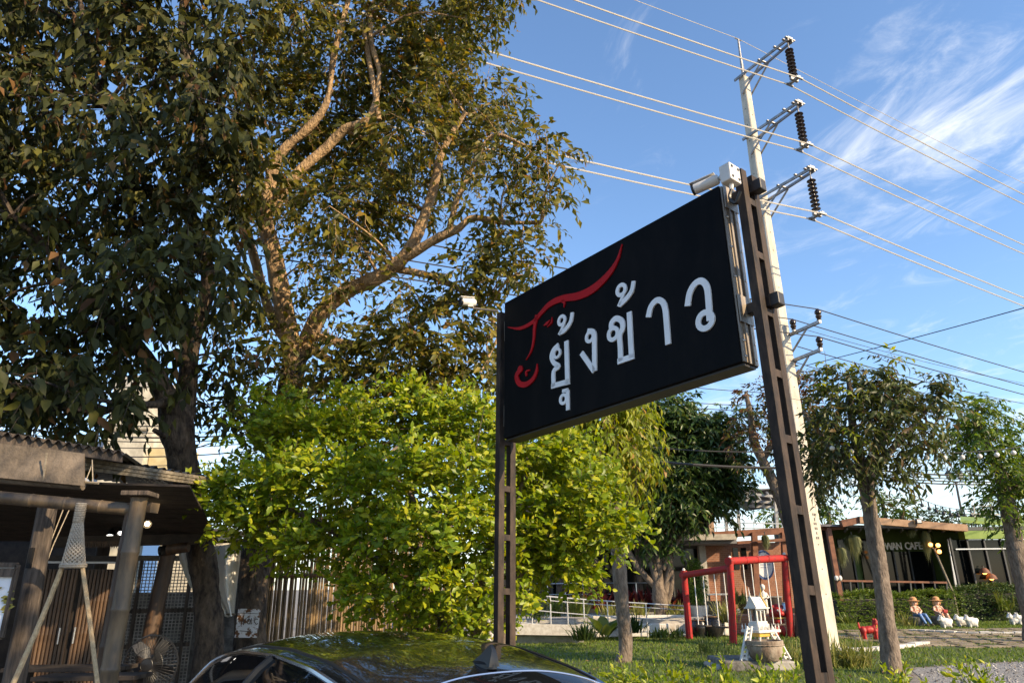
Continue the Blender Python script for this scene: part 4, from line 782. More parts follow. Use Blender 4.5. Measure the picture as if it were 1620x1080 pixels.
# front bamboo post (a pair), cap plank, bamboo beam
pb, pt_ = P(166, 1105, 5.45), P(221, 786, 5.45)
pb0 = pb + (pb - pt_) * (pb[2] / (pt_[2] - pb[2]))
part('post', M_bamboo, hut, lambda b: bamboo(b, pb0, pt_, 0.064, 6), True)
part('post', M_bambood, hut, lambda b: bamboo(b, pb0 + np.array([-.095, .05, 0]), pt_ + np.array([-.07, .05, -.04]), 0.046, 7), True)
part('cap_plank', M_wood, hut, lambda b: b.box(pt_ + pz * .02, (.20, .22, .035), yaw=.1), bevel=.006)
bl, br_ = P(-60, 781, 5.35), P(214, 806, 5.50)
part('beam', M_bamboo, hut, lambda b: bamboo(b, bl, br_, 0.047, 5, taper=1.0), True)
part('beam_end', M_bamboo, hut, lambda b: b.beam(P(232, 802, 5.62), P(245, 803, 5.6), .09, .075))
lb, lt = P(14, 1105, 6.1), P(78, 790, 6.1); lb0 = lb + (lb - lt) * (lb[2] / (lt[2] - lb[2]))
part('post', M_wood, hut, lambda b: b.tube(smooth_path([lb0, (lb0 * .6 + lt * .4) + np.array([.015, 0, 0]), lt]), [.10, .098, .094, .09, .088, .086, .084, .083, .082, .08, .078, .076, .075], 9), True)
part('mortise', mat('hole_dark', (0.006, 0.005, 0.004), rough=.9), hut, lambda b: b.box(P(48, 882, 6.0), (.03, .03, .16), ax=[np.array([1, 0, 0]), np.array([0, 1, 0]), nrm(lt - lb)]))
mb0, mt0 = P(237, 1015, 9.0), P(270, 868, 9.0); mb1 = mb0 + (mb0 - mt0) * (mb0[2] / (mt0[2] - mb0[2]))
part('post', M_bambood, hut, lambda b: b.tube([mb1, mt0 + pz * .25], [.10, .085], 10), True)
for x, y, Y in ((-5.2, 9.3, 0), (-6.8, 7.0, 0)): part('post', M_woodd, hut, lambda b: b.tube([(x, y, 0), (x, y, 2.9)], .08, 9), True)
part('tie_beam', M_woodd, hut, lambda b: b.beam(P(60, 858, 8.3), P(330, 852, 9.0), .08, .12))
part('lintel', M_woodd, hut, lambda b: b.beam(P(60, 884, 8.25), P(215, 884, 8.55), .06, .07))
part('fringe', M_bambood, hut, lambda b: [b.tube([P(120 + 1.0 * k, 856, 8.2), P(120 + 1.0 * k + 2 * math.sin(k * 1.7), 862 + 5 * abs(math.sin(k * 2.3)), 8.2)], [.008, .002], 4) for k in range(78)])['kind'] = 'stuff'
# rolled up canvas awning with its roller
aw = thing('rolled_awning', 'grey canvas awning half rolled under the tin roof edge', 'awning', P(70, 740, 5.8))
def awning(b):
    n = 26; A, B_, Cc = [], [], []
    for i in range(n + 1):
        t = i / n; x = -120 + 253 * t; top = 708 - 10 + (x + 120) * 0.118 - 13 + 2; bot = 768 + (x - 133) * 0.095
        for j in range(9):
            s = j / 8; dY = 0.05 * math.sin(s * 3.0 + t * 2) + 0.012 * math.sin(t * 40 + s * 5) * s * (1 - s) * 4
            A.append(P(x, top + (bot - top) * s, 5.80 - .10 + dY))
    F_ = [(i * 9 + j, (i + 1) * 9 + j, (i + 1) * 9 + j + 1, i * 9 + j + 1) for i in range(n) for j in range(8)]
    k = len(A); b.add(A + [p + np.array([0, .012, 0]) for p in A], F_ + [tuple(q + k for q in f[::-1]) for f in F_])
part('canvas', M_canvas, aw, awning, True)
part('roll', M_canvas, aw, lambda b: b.tube([P(-120, 748, 5.74), P(132, 768, 5.74)], .036, 10), True)
part('seam', M_plank, aw, lambda b: b.beam(P(74, 716, 5.66), P(68, 762, 5.66), .006, .012))
part('roller_rod', M_plank, aw, lambda b: b.tube([P(128, 762, 5.74), P(156, 764, 5.74)], .011, 6))
part('hanging_cord', M_cord, aw, lambda b: (b.tube([P(146, 727, 5.8), P(147, 762, 5.74)], .004, 4), b.tube([P(146, 733, 5.8), P(135, 762, 5.74)], .004, 4)))
for k, (x0, x1) in enumerate(((102, 78), (112, 84))): part('pull_cord', M_cord, hut, lambda b: b.tube([P(x0, 800, 6.2), P(x1, 862, 6.2), P(x1 - 25, 930, 6.2)], .005, 4))
# hanging chair: netting gathered under the beam and two ropes
hg = thing('rope_swing', 'knotted macrame rope swing hanging from the bamboo beam', 'rope swing', P(128, 800, 5.4))
n0, n1 = P(129, 797, 5.38), P(116, 893, 5.3)
part('wrapping', M_cord, hg, lambda b: [b.tube([n0 - pz * (.0125 * k) + np.array([.034 * math.cos(a), .026 * math.sin(a), 0]) for a in np.linspace(0, 2 * math.pi, 13)[:-1]], .0075, 5, closed=True) for k in range(11)], True)
def net(b):
    ns, nr = 14, 12
    for s in (1, -1):
        for k in range(ns):
            pts = []
            for j in range(nr + 1):
                t = j / nr; c = n0 * (1 - t) + n1 * t - pz * .13 * (1 - t); w = .034 + (.082 - .034) * t; a = 2 * math.pi * (k / ns) + s * j * 0.42
                pts.append(c + np.array([w * math.cos(a), w * .6 * math.sin(a), 0]))
            b.tube(pts, .0052, 4, False)
part('netting', M_cord, hg, net, True)
part('bottom_ring', M_cord, hg, lambda b: [b.tube([n1 + np.array([.086 * math.cos(a), .055 * math.sin(a), -.012 * k]) for a in np.linspace(0, 2 * math.pi, 15)[:-1]], .011, 5, closed=True) for k in range(2)], True)
part('rope', M_rope, hg, lambda b: b.tube(smooth_path([P(100, 893, 5.3), P(66, 978, 5.2), P(8, 1110, 5.0)]), .017, 7), True)
part('rope', M_rope, hg, lambda b: b.tube(smooth_path([P(130, 893, 5.3), P(140, 965, 5.25), P(158, 1110, 5.1)]), .015, 7), True)
# panel of split bamboo with door pulls
dp = thing('bamboo_door', 'double door of dark bamboo slats with pale metal handles', 'door', P(125, 1060, 8.2))
d0, d1 = P(66, 892, 8.0), P(188, 892, 8.4); dd_ = (d1 - d0) * [1, 1, 0]; dl = np.linalg.norm(dd_); dd_ /= dl; dn = np.array([dd_[1], -dd_[0], 0])
ztop = d0[2]
sl = MB(); bamboo(sl, (0, 0, 0), (0, 0, ztop - .35), .0165, 5, 7, 1.0); slm = sl.mesh('slat', M_bambood, True)
ns = int(dl / .036)
for k in range(ns):
    if abs(k - ns // 2) < 1: continue
    p = d0 + dd_ * (k * .036 + .02); inst('slat', slm, dp, Matrix.Translation((p[0], p[1], .3)))
part('door_frame', mat('pale_strip', (0.45, 0.45, 0.45), rough=.6), dp, lambda b: (b.beam(d0 + pz * .02 + dn * .03, d1 * [1, 1, 0] + pz * (ztop + .02) + dn * .03, .02, .02), b.beam(d1 * [1, 1, 0] + pz * (ztop) + dn * .04, d1 * [1, 1, 0] + pz * (ztop - .85) + dn * .04, .015, .015)))
for s in (-.07, .07): part('handle', M_rivet, dp, lambda b: b.tube([d0 * [1, 1, 0] + dd_ * (dl * .47 + s) + pz * 1.18 + dn * .06, d0 * [1, 1, 0] + dd_ * (dl * .47 + s) + pz * 1.34 + dn * .06], .010, 6))
part('backing', M_woodd, dp, lambda b: b.box(d0 * [1, 1, 0] + dd_ * dl / 2 - dn * .05 + pz * (ztop / 2 + .1), (dl, .02, ztop - .3), ax=[dd_, dn, pz]))
# lattice screen
lt_ = thing('lattice_screen', 'grey square lattice screen in a timber frame behind the hut post', 'lattice', P(255, 1060, 10.0))
l0, l1 = P(190, 886, 9.9), P(318, 884, 10.3); ld = (l1 - l0) * [1, 1, 0]; ll_ = np.linalg.norm(ld); ld /= ll_; lz0, lz1 = .35, l0[2]
def lat(b):
    n = int(ll_ / .042)
    for k in range(n + 1): q = l0 * [1, 1, 0] + ld * (ll_ * k / n); b.beam(q + pz * lz0, q + pz * lz1, .011, .006, up=(0, 1, 0))
    m = int((lz1 - lz0) / .042)
    for k in range(m + 1): z = lz0 + (lz1 - lz0) * k / m; b.beam(l0 * [1, 1, 0] + pz * z - np.array([0, .007, 0]), l0 * [1, 1, 0] + ld * ll_ + pz * z - np.array([0, .007, 0]), .006, .011)
part('lattice_bars', M_lattice, lt_, lat)['kind'] = 'stuff'
part('lattice_shade_sheet', M_concd, lt_, lambda b: b.box((l0 * [1, 1, 0] + ld * ll_ / 2) + np.array([0, .45, .84]), (ll_ + 1.2, .03, 1.68), ax=[ld, np.array([-ld[1], ld[0], 0]), pz]))  # dark sheet added so the backdrop of the lower lattice reads as shade
part('top_rail', M_plank, lt_, lambda b: b.beam(l0 + pz * .03, l0 + ld * ll_ + pz * .03, .05, .07))
for z in (1.02, 1.45): part('rail', M_wood, lt_, lambda b: b.beam(l0 * [1, 1, 0] + pz * z - np.array([0, .03, 0]), l0 * [1, 1, 0] + ld * ll_ + pz * z - np.array([0, .03, 0]), .03, .05))
for f in (.28, .62, .9): part('stile', M_wood, lt_, lambda b: b.beam(l0 * [1, 1, 0] + ld * ll_ * f + pz * lz0 - np.array([0, .03, 0]), l0 * [1, 1, 0] + ld * ll_ * f + pz * (1.5 if f == .62 else lz1) - np.array([0, .03, 0]), .05, .03))
# spotlights
def spot(label, p, aim, r=.05):
    t = thing('spotlight', label, 'spotlight', p); d, s, u = frame(aim)
    part('lamp_body', M_blackp, t, lambda b: b.lathe(p, [(r * .5, -.09), (r * .9, -.04), (r, .03), (r * .92, .03), (r * .8, .005)], 12, ax=[s, u, d]), True); return t, d, s, u
sp_ = P(233, 828, 7.6); t, d, s, u = spot('small lit warm spotlight under the hut roof just right of the bamboo post', sp_, (0.5, -.9, -.25), .045)
part('bulb', M_lamp, t, lambda b: b.ball(sp_ + d * .012, .026), True)
for k, (x, y) in enumerate(((175, 846), (193, 841))):
    q = P(x, y, 8.6); t, d, s, u = spot(('small lit ceiling lamp, the lower left of two under the dark hut ceiling', 'small lit ceiling lamp, the upper right of two under the dark hut ceiling')[k], q, (0.2, -.6, -.8), .05)
    part('bulb', mat('lit_lamp_white', (1, 1, 1), emit=(1, .95, .85), estr=3.0), t, lambda b: b.ball(q + d * .012, (.04, .04, .02), ax=[s, u, d]), True)
fp = P(268, 868, 8.85); t, d, s, u = spot('dark floodlight clamped on a log stub at the top of the round hut post', fp + np.array([-.07, -.03, -.02]), (-.7, -.7, -.2), .06)
part('log_stub', M_bambood, t, lambda b: b.tube([fp + np.array([-.02, 0, 0]), fp + np.array([.22, .02, .02])], [.075, .06], 9), True)
# pedestal fan
fc = P(238, 1050, 7.6); fan = thing('pedestal_fan', 'black pedestal fan in a wire cage in front of the lattice', 'fan', (fc[0], fc[1], 0))
FR = S(37, 7.6); fax = [np.array([1, 0, 0]), pz, np.array([0, -1.0, 0])]
def ringp(c, r, n=28): return [c + np.array([r * math.cos(a), 0, r * math.sin(a)]) for a in np.linspace(0, 2 * math.pi, n + 1)[:-1]]
cage = part('cage', M_blackp, fan, lambda b: (b.tube(ringp(fc, FR), .008, 5, closed=True), b.tube(ringp(fc + np.array([0, -.06, 0]), FR * .55), .003, 4, closed=True), b.tube(ringp(fc + np.array([0, -.08, 0]), FR * .22), .004, 4, closed=True)))
wb = MB(); wb.tube([np.array([FR * .2, -.08, 0]), np.array([FR * .6, -.06, 0]), np.array([FR, 0, 0]), np.array([FR * .5, .07, 0])], .0022, 4); wm = wb.mesh('cage_wire', M_blackp)
for k in range(48): inst('cage_wire', wm, cage, Matrix.Translation(Vector(fc)) @ Matrix.Rotation(2 * math.pi * k / 48, 4, 'Y'))
M_blade = mat('smoky_blade', (0.022, 0.023, 0.025), rough=.45)
bb = MB(); bb.ribbon([(FR * .2, -.02, .02), (FR * .55, -.05, FR * .30), (FR * .88, -.045, FR * .36)], [(FR * .2, .0, -.03), (FR * .6, .02, -.02), (FR * .93, .02, .03)], (0, .004, 0)); bmsh = bb.mesh('blade', M_blade, True)
for k in range(5): inst('blade', bmsh, fan, Matrix.Translation(Vector(fc)) @ Matrix.Rotation(2 * math.pi * k / 5 + .5, 4, 'Y'))
part('hub', M_blackp, fan, lambda b: b.lathe(fc, [(.06, -.12), (.085, -.05), (.06, .0), (.065, .05), (.055, .085), (.001, .09)], 14, ax=fax), True)
part('stand', M_blackp, fan, lambda b: (b.tube([fc + np.array([0, .08, -.05]), (fc[0], fc[1] + .08, .05)], .018, 8), b.lathe((fc[0], fc[1] + .08, 0), [(.22, 0), (.22, .02), (.05, .05)], 18)), True)
# benches
for k, (x, y, Y, w) in enumerate(((100, 1058, 7.2, 1.1), (135, 1072, 6.8, .9))):
    q = P(x, y, Y); bt = thing('wooden_bench', ('dark wooden bench against the bamboo door, the one farther back', 'dark wooden bench below the bamboo door, the one nearer the front')[k], 'bench', (q[0], q[1], 0))
    for j in range(3): part('seat_board', M_woodd, bt, lambda b: b.box(q + np.array([0, j * .12, 0]), (w, .11, .035)), bevel=.004)
    for sx in (-1, 1):
        for j in (0, 1): part('leg', M_woodd, bt, lambda b: b.box((q[0] + sx * w * .42, q[1] + j * .24, q[2] / 2 - .012), (.06, .06, q[2] - .012)))
# framed picture at the left edge
fr = thing('framed_picture', 'framed plant picture leaning on the timber post at the left edge', 'picture', P(0, 950, 5.7))
f4 = [P(-60, 893, 5.75), P(29, 893, 5.75), P(3, 1008, 5.75), P(-86, 1006, 5.75)]
fe = np.array([0, .02, 0])
part('print', mat('print_paper', (0.62, 0.66, 0.72), (0.70, 0.73, 0.77), rough=.5, scale=5), fr, lambda b: b.slab(f4, fe))
for i in range(4): part('frame_bar', M_wood, fr, lambda b: b.beam(f4[i] - fe * .3, f4[(i + 1) % 4] - fe * .3, .03, .03 if i != 0 else .035), bevel=.003)
part('top_board', M_wood, fr, lambda b: b.slab([P(-60, 898, 5.73), P(26, 898, 5.73), P(21, 912, 5.73), P(-66, 912, 5.73)], -fe * .4))
def printleaf(b):
    rr = random.Random(2)
    for k in range(16):
        x, y = 4 + rr.uniform(-12, 8), 946 + rr.uniform(-16, 22); a = rr.uniform(-1, .6); L_ = rr.uniform(7, 15); dx, dy = math.cos(a) * L_, -abs(math.sin(a)) * L_ * .8
        b.slab([P(x, y, 5.735), P(x + dx * .5 - dy * .22, y + dy * .5 + dx * .22, 5.735), P(x + dx, y + dy, 5.735), P(x + dx * .5 + dy * .22, y + dy * .5 - dx * .22, 5.735)], (0, -.002, 0))
part('printed_leaves', mat('print_green', (0.16, 0.16, 0.02), (0.30, 0.24, 0.03), rough=.5, scale=18), fr, printleaf)['kind'] = 'stuff'
# cloth hung behind the trunk
cb = thing('hanging_cloth', 'off white cloth hung behind the leaning dark trunk', 'cloth', P(340, 970, 9.95))
def cloth(b):
    L_ = [(281, 863), (284, 885), (291, 906), (301, 928), (318, 944), (338, 957), (352, 972)]; R_ = [(381, 857), (381, 872), (379, 893), (376, 915), (374, 935), (372, 955), (371, 971)]; n = 24; V = []
    for (lx, ly), (rx, ry) in zip(L_, R_):
        for i in range(n + 1):
            t = i / n; V.append(P(lx + (rx - lx) * t, ly + (ry - ly) * t + 4 * math.sin(math.pi * t), 9.95 + .045 * math.sin(t * 17 + ly * .012) + .02 * math.sin(t * 41)))
    F_ = [(j * (n + 1) + i, j * (n + 1) + i + 1, (j + 1) * (n + 1) + i + 1, (j + 1) * (n + 1) + i) for j in range(6) for i in range(n)]
    k = len(V); b.add(V + [p + np.array([0, .006, 0]) for p in V], F_ + [tuple(q + k for q in f[::-1]) for f in F_])
part('sheet', M_cloth, cb, cloth, True)
part('hanging_rail', M_woodd, cb, lambda b: b.tube([P(276, 861, 9.9), P(385, 855, 9.9)], .02, 6))
part('hem_bar', M_plank, cb, lambda b: b.tube([P(352, 971, 9.94), P(372, 971, 9.94)], .014, 6))
# rusty number plate nailed on the second trunk
rp = thing('rusty_plate', 'small peeling white and rust metal plate nailed to the second trunk', 'plate', P(393, 985, 10.0))
q4 = [P(377, 962, 10.0), P(412, 963, 9.98), P(406, 1008, 9.98), P(371, 1008, 10.0)]
M_rustw = mat('peeling_white_paint', (0.17, 0.075, 0.03), (0.80, 0.81, 0.84), rough=.7, scale=9, bump=.3, mixpos=(.46, .50), detail=9)
part('plate', M_rustw, rp, lambda b: b.slab(q4, (0, .012, 0)))
def plate_marks(b):
    def seg(pts, w=.014):
        for a, c in zip(pts[:-1], pts[1:]): b.beam(P(*a, 9.965), P(*c, 9.965), w, .003, up=(0, 1, 0))
    seg([(386, 979), (385, 988)]); seg([(391, 980), (394, 978), (396, 981), (395, 986), (392, 986), (391, 982)], .010); seg([(398, 977), (397, 987)], .010); seg([(408, 979), (404, 978), (402, 983), (406, 987), (408, 985)], .010); seg([(380, 969), (408, 970)], .006); seg([(379, 997), (400, 999)], .008)
part('worn_lettering', mat('worn_ink', (0.10, 0.09, 0.09), rough=.8), rp, plate_marks)['kind'] = 'stuff'
# ------------------------------------------------------------------ bamboo stick fence behind the shrub
bf = thing('bamboo_fence', 'tall fence of thin upright bamboo sticks behind the yellow green shrub', 'fence', P(560, 1010, 11.8))
f0, f1 = P(416, 1000, 11.4), P(712, 1000, 12.3); fd = (f1 - f0) * [1, 1, 0]; fl = np.linalg.norm(fd); fd /= fl; ft = P(520, 800, 11.7)[2]
M_stick = mat('fence_stick', (0.10, 0.062, 0.028), (0.27, 0.185, 0.09), objrand=.6, mixpos=(.35, .65), rough=0.6, scale=2.2, bump=.1, stretch=(30, 30, .8))
sms = []
rr = random.Random(8)
for v in range(6):
    b = MB(); bamboo(b, (0, 0, 0), (rr.uniform(-.02, .02), 0, ft + rr.uniform(-.12, .08)), .0185 + .003 * (v % 3), 6, 7, .85); sms.append(b.mesh('stick', M_stick, True))
ns = int(fl / 0.0405)
for k in range(ns):
    if rr.random() < .02: continue
    q = f0 * [1, 1, 0] + fd * (k * 0.0405 + rr.uniform(-.006, .006)); inst('stick', sms[rr.randrange(6)], bf, Matrix.Translation((q[0], q[1] + rr.uniform(-.012, .012), .03)) @ Matrix.Rotation(rr.uniform(0, 6), 4, 'Z'))
zr = P(500, 910, 11.7)[2]
for z in (zr, .35): part('rail', M_bambood, bf, lambda b: b.tube([f0 * [1, 1, 0] + pz * z - np.array([0, .05, 0]), f1 * [1, 1, 0] + pz * z - np.array([0, .05, 0])], .034, 8), True)
for f in (.01, .37, .72, .99): part('post', M_bambood, bf, lambda b: b.tube([f0 * [1, 1, 0] + fd * fl * f + np.array([0, .07, 0]), f0 * [1, 1, 0] + fd * fl * f + np.array([0, .07, ft - .1])], .045, 8), True)
# pale plaster wall and pale tower far behind the hut
M_pale = mat('pale_plaster', (0.34, 0.31, 0.24), (0.52, 0.48, 0.38), rough=.9, scale=1.5, bump=.1, detail=9)
M_blueg = mat('blue_tarp', (0.10, 0.22, 0.50), rough=.6)
nw = thing('plastered_house', 'pale plastered house showing through gaps behind the hut and lattice', 'house', (-8, 17.5, 0))
wz = P(220, 846, 17)[2]
part('wall', M_pale, nw, lambda b: b.box((-9.3, 17.6, wz / 2), (5.0, 1.2, wz)))
part('side_panel', M_blueg, nw, lambda b: b.box((P(236, 900, 17)[0], 16.95, wz / 2 + .6), (.36, .06, wz - 1.2)))
part('roof_slab', M_tin, nw, lambda b: b.box((-9.3, 17.6, wz + .06), (5.4, 1.6, .1)))
part('window', M_woodd, nw, lambda b: b.box((P(150, 880, 17)[0], 16.98, P(150, 872, 17)[2]), (.55, .05, .4)))
tw = thing('pale_tower', 'tall sunlit pale tower block seen between the dark crown and the hut roof', 'tower', (P(212, 700, 42)[0], 42, 0))
x0, x1 = P(168, 680, 42)[0], P(233, 680, 42)[0]; tz = P(200, 612, 42)[2]
part('shaft', M_pale, tw, lambda b: b.box(((x0 + x1) / 2, 43.2, tz / 2), (x1 - x0, 2.4, tz)))
part('parapet', M_conc, tw, lambda b: b.box(((x0 + x1) / 2, 43.2, tz + .35), (x1 - x0 + .25, 2.6, .7)))
for z in (tz * .93, tz * .8, tz * .62): part('string_course', M_plank, tw, lambda b: b.box(((x0 + x1) / 2, 41.95, z), (x1 - x0 + .1, .12, .12)))
part('low_wing', mat('yellow_plaster', (0.42, 0.34, 0.18), (0.5, 0.42, 0.24), rough=.9, scale=2), tw, lambda b: b.box((x1 + 1.1, 43.6, P(250, 705, 42)[2] / 2), (2.1, 2, P(250, 705, 42)[2])))
part('annexe', mat('grey_blue_wall', (0.34, 0.37, 0.42), rough=.9), tw, lambda b: b.box((x0 - 1.6, 43.6, P(140, 695, 42)[2] / 2), (3.1, 2, P(140, 695, 42)[2])))
# cables along the back street, left half
_ord = ('highest', 'second highest', 'third highest', 'fourth highest', 'fourth lowest', 'third lowest', 'second lowest', 'lowest')
for k, (ya, yb, r) in enumerate(((630, 655, .015), (648, 664, .03), (657, 676, .02), (664, 683, .04), (672, 689, .025), (684, 697, .02), (700, 709, .03), (716, 722, .02))):
    a = P(-60, ya, 30); c = P(430, yb, 33); wire(f'{_ord[k]} of the dark street cables strung behind the hut roof', [a + (c - a) * t - pz * .5 * 4 * t * (1 - t) for t in np.linspace(-.2, 1.25, 24)], r, M_wired, 'cable', 'street cables behind the hut', 'street_cable')
a = P(300, 712, 13); c = P(410, 676, 13); wire('thin black branch wire slanting up between the dark trunk and the shrub', [a + (c - a) * t for t in np.linspace(-.3, 1.3, 8)], .012, M_wired, 'cable', None, 'street_cable')
# ================================================================== GARDEN AND CAFES ON THE RIGHT
M_brick = None
def brickmat():
    m = bpy.data.materials.new('brick_wall'); m.use_nodes = True; nt = m.node_tree; N = nt.nodes; L = nt.links; b = N['Principled BSDF']; b.inputs['Roughness'].default_value = .9
    tc = N.new('ShaderNodeTexCoord'); mp = N.new('ShaderNodeMapping'); mp.inputs['Rotation'].default_value = (rad(90), 0, 0); L.new(tc.outputs['Object'], mp.inputs[0])
    br = N.new('ShaderNodeTexBrick'); br.inputs['Scale'].default_value = 3.2; br.inputs['Color1'].default_value = (.27, .12, .065, 1); br.inputs['Color2'].default_value = (.20, .085, .05, 1); br.inputs['Mortar'].default_value = (.30, .24, .19, 1); br.inputs['Mortar Size'].default_value = .012
    L.new(mp.outputs[0], br.inputs['Vector']); L.new(br.outputs['Color'], b.inputs['Base Color'])
    bp = N.new('ShaderNodeBump'); bp.inputs['Strength'].default_value = .4; L.new(br.outputs['Fac'], bp.inputs['Height']); bp.invert = True; L.new(bp.outputs[0], b.inputs['Normal']); return m
M_brick = brickmat()
M_redp = mat('flaking_red_paint', (0.34, 0.009, 0.008), (0.13, 0.03, 0.018), rough=.75, scale=9, bump=.3, mixpos=(.52, .64), detail=9)
M_redv = mat('red_lacquer', (0.42, 0.012, 0.009), (0.20, 0.012, 0.009), rough=.55, scale=14, detail=9)
M_spirit = mat('spirit_house_white', (0.66, 0.64, 0.60), (0.36, 0.33, 0.29), rough=.8, scale=11, bump=.15, mixpos=(.5, .75), detail=9)
M_goldp = mat('gold_paint', (0.62, 0.40, 0.06), (0.5, 0.3, 0.05), rough=.4, scale=12, metal=.2)
M_stoneb = mat('weathered_stone_bowl', (0.17, 0.12, 0.085), (0.34, 0.28, 0.22), rough=.95, scale=5, bump=.8, bscale=18, stretch=(1, 1, .5))
M_greenw = mat('green_wall', (0.045, 0.085, 0.012), (0.06, 0.105, 0.018), rough=.75, scale=3)
M_greenf = mat('lime_fascia', (0.16, 0.24, 0.04), (0.2, 0.28, 0.055), rough=.7, scale=3)
M_terra = mat('tan_beam', (0.26, 0.155, 0.09), (0.36, 0.23, 0.14), rough=.8, scale=3, bump=.1)
M_rustb = mat('red_brown_steel', (0.13, 0.05, 0.026), (0.20, 0.08, 0.04), rough=.7, scale=5)
M_soffit = mat('grey_roof_sheet', (0.10, 0.10, 0.11), (0.20, 0.20, 0.215), rough=.8, scale=2, stretch=(.5, 4, 1))
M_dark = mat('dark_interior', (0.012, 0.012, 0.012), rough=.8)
M_pane = mat('tinted_pane', (0.006, 0.008, 0.008), rough=.06, spec=.22)
M_frame = mat('dark_window_frame', (0.04, 0.042, 0.042), rough=.5)
M_stain = mat('stainless_rail', (0.50, 0.50, 0.49), rough=.35, metal=.7)
M_planter = mat('whitewash_stained', (0.62, 0.60, 0.56), (0.40, 0.34, 0.27), rough=.9, scale=2.2, bump=.2, stretch=(1, 1, .5), mixpos=(.5, .72))
M_potd = mat('glazed_black_jar', (0.012, 0.012, 0.013), (0.03, 0.027, 0.025), rough=.25, scale=5)
M_potg = mat('grey_pot', (0.17, 0.155, 0.14), (0.28, 0.26, 0.235), rough=.9, scale=6, bump=.3)
M_tan = mat('figure_straw', (0.45, 0.22, 0.09), (0.55, 0.30, 0.14), rough=.8, scale=12)
M_skin = mat('figure_face', (0.66, 0.45, 0.34), rough=.6)
M_shirt = mat('figure_striped_cloth', (0.55, 0.47, 0.38), (0.42, 0.14, 0.07), rough=.8, scale=14, mixpos=(.48, .52))
M_blue = mat('figure_blue', (0.09, 0.19, 0.42), rough=.6)
def rect(name, m, par, x0, y0, x1, y1, Y, depth, bevel=0.0):
    """an upright slab whose front face fills the sight lines at Y; depth runs away from the eye"""
    a = P(x0, (y0 + y1) / 2, Y); b_ = P(x1, (y0 + y1) / 2, Y); t = P((x0 + x1) / 2, y0, Y); q = P((x0 + x1) / 2, y1, Y)
    return part(name, m, par, lambda b: b.box(((a[0] + b_[0]) / 2, Y + depth / 2, (t[2] + q[2]) / 2), (abs(b_[0] - a[0]), depth, abs(t[2] - q[2]))), bevel=bevel)
def bar(name, m, par, p, q, w, Yp, Yq=None): return part(name, m, par, lambda b: b.beam(P(*p, Yp), P(*q, Yq or Yp), w, w))
def fuse(o, vox=.02):
    r = o.modifiers.new('fuse', 'REMESH'); r.mode = 'VOXEL'; r.voxel_size = vox; r.use_smooth_shade = True; s = o.modifiers.new('smooth', 'SMOOTH'); s.iterations = 4; return o
# ---------------------------------------------------------------- two storey brick cafe
bc = thing('brick_cafe', 'two storey brick cafe with dark glass front and a steel roof terrace', 'cafe', (4, 33, 0))
rect('wall', M_brick, bc, 1108, 858, 1262, 962, 31.6, .4)
rect('upper_wall', M_brick, bc, 1036, 770, 1064, 850, 33.0, .5)
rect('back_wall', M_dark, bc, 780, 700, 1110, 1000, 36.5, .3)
rect('pane', M_pane, bc, 1064, 776, 1122, 850, 33.2, .06)
for x in (1064, 1091, 1119): rect('mullion', M_frame if x != 1091 else M_stain, bc, x - 1.2, 772, x + 1.2, 850, 33.1, .1)
rect('column', M_terra, bc, 1120, 776, 1128, 850, 32.9, .3)
rect('roof_slab', M_conc, bc, 836, 846, 1166, 855, 29.6, 2.6)
rect('slab_soffit_beam', M_soffit, bc, 836, 855.5, 1166, 861, 30.0, 2.0)
rect('roof', M_terra, bc, 1010, 762, 1172, 772, 32.0, 3.0)
for k, x in enumerate(range(846, 1066, 27)):
    rect('pane', M_pane, bc, x + 1.5, 864, x + 25, 952, 32.4, .05)
    rect('mullion', M_frame, bc, x - 1.5, 860, x + 1.5, 955, 32.3, .12)
for x in (858, 884, 930, 1012): rect('column', M_wood, bc, x - 4, 858, x + 4, 958, 30.4, .25)
rect('door', M_pane, bc, 1066, 868, 1108, 952, 31.8, .06)
rect('door_frame', M_frame, bc, 1064, 862, 1110, 867.5, 31.7, .15)
for x in (1065, 1087, 1109): rect('door_frame', M_frame, bc, x - 1.2, 866, x + 1.2, 952, 31.72, .1)
rect('pilaster', M_conc, bc, 1110, 860, 1120, 955, 31.3, .3)
for x in (1165, 1178): rect('slit_window', M_pane, bc, x - 4, 866, x + 4, 900, 31.56, .06)
# roof terrace steel
for k in range(7): part('rafter', M_galv, bc, lambda b: b.beam(P(1118 + k * 19, 775 + k * .8, 33 + .0 * k), P(1148 + k * 15, 800 - k * .5, 38), .08, .12))
for (a, c, Y) in (((1112, 774), (1236, 786), 33.2), ((1125, 786), (1236, 796), 35.0), ((1140, 797), (1236, 803), 37.0)): bar('purlin', M_galv, bc, a, c, .12, Y)
for x, y0, y1 in ((1146, 790, 843), (1166, 786, 843), (1226, 778, 842)): bar('terrace_post', M_galv, bc, (x, y0), (x + 4, y1), .13, 34)
part('terrace_awning', M_soffit, bc, lambda b: b.slab([P(1136, 780, 36), P(1238, 772, 36), P(1240, 800, 40), P(1180, 808, 40)], (0, 0, .06)))
for y in (826, 834): bar('terrace_rail', M_stain, bc, (1128, y), (1240, y + 2), .04, 33.5)
for x in range(1132, 1240, 15): bar('rail_post', M_stain, bc, (x, 824), (x + 1.5, 843), .035, 33.5)
bar('fascia_beam', M_rustb, bc, (1128, 846), (1262, 838), .26, 31.0)
bar('fascia_beam', M_rustb, bc, (1166, 858), (1262, 852), .12, 30.6)
for x in (1193, 1240): bar('pergola_post', M_rustb, bc, (x, 842), (x + 5, 962), .22, 30.8)
xa, xb = P(1140, 1000, 26.2)[0], P(1255, 960, 29)[0]
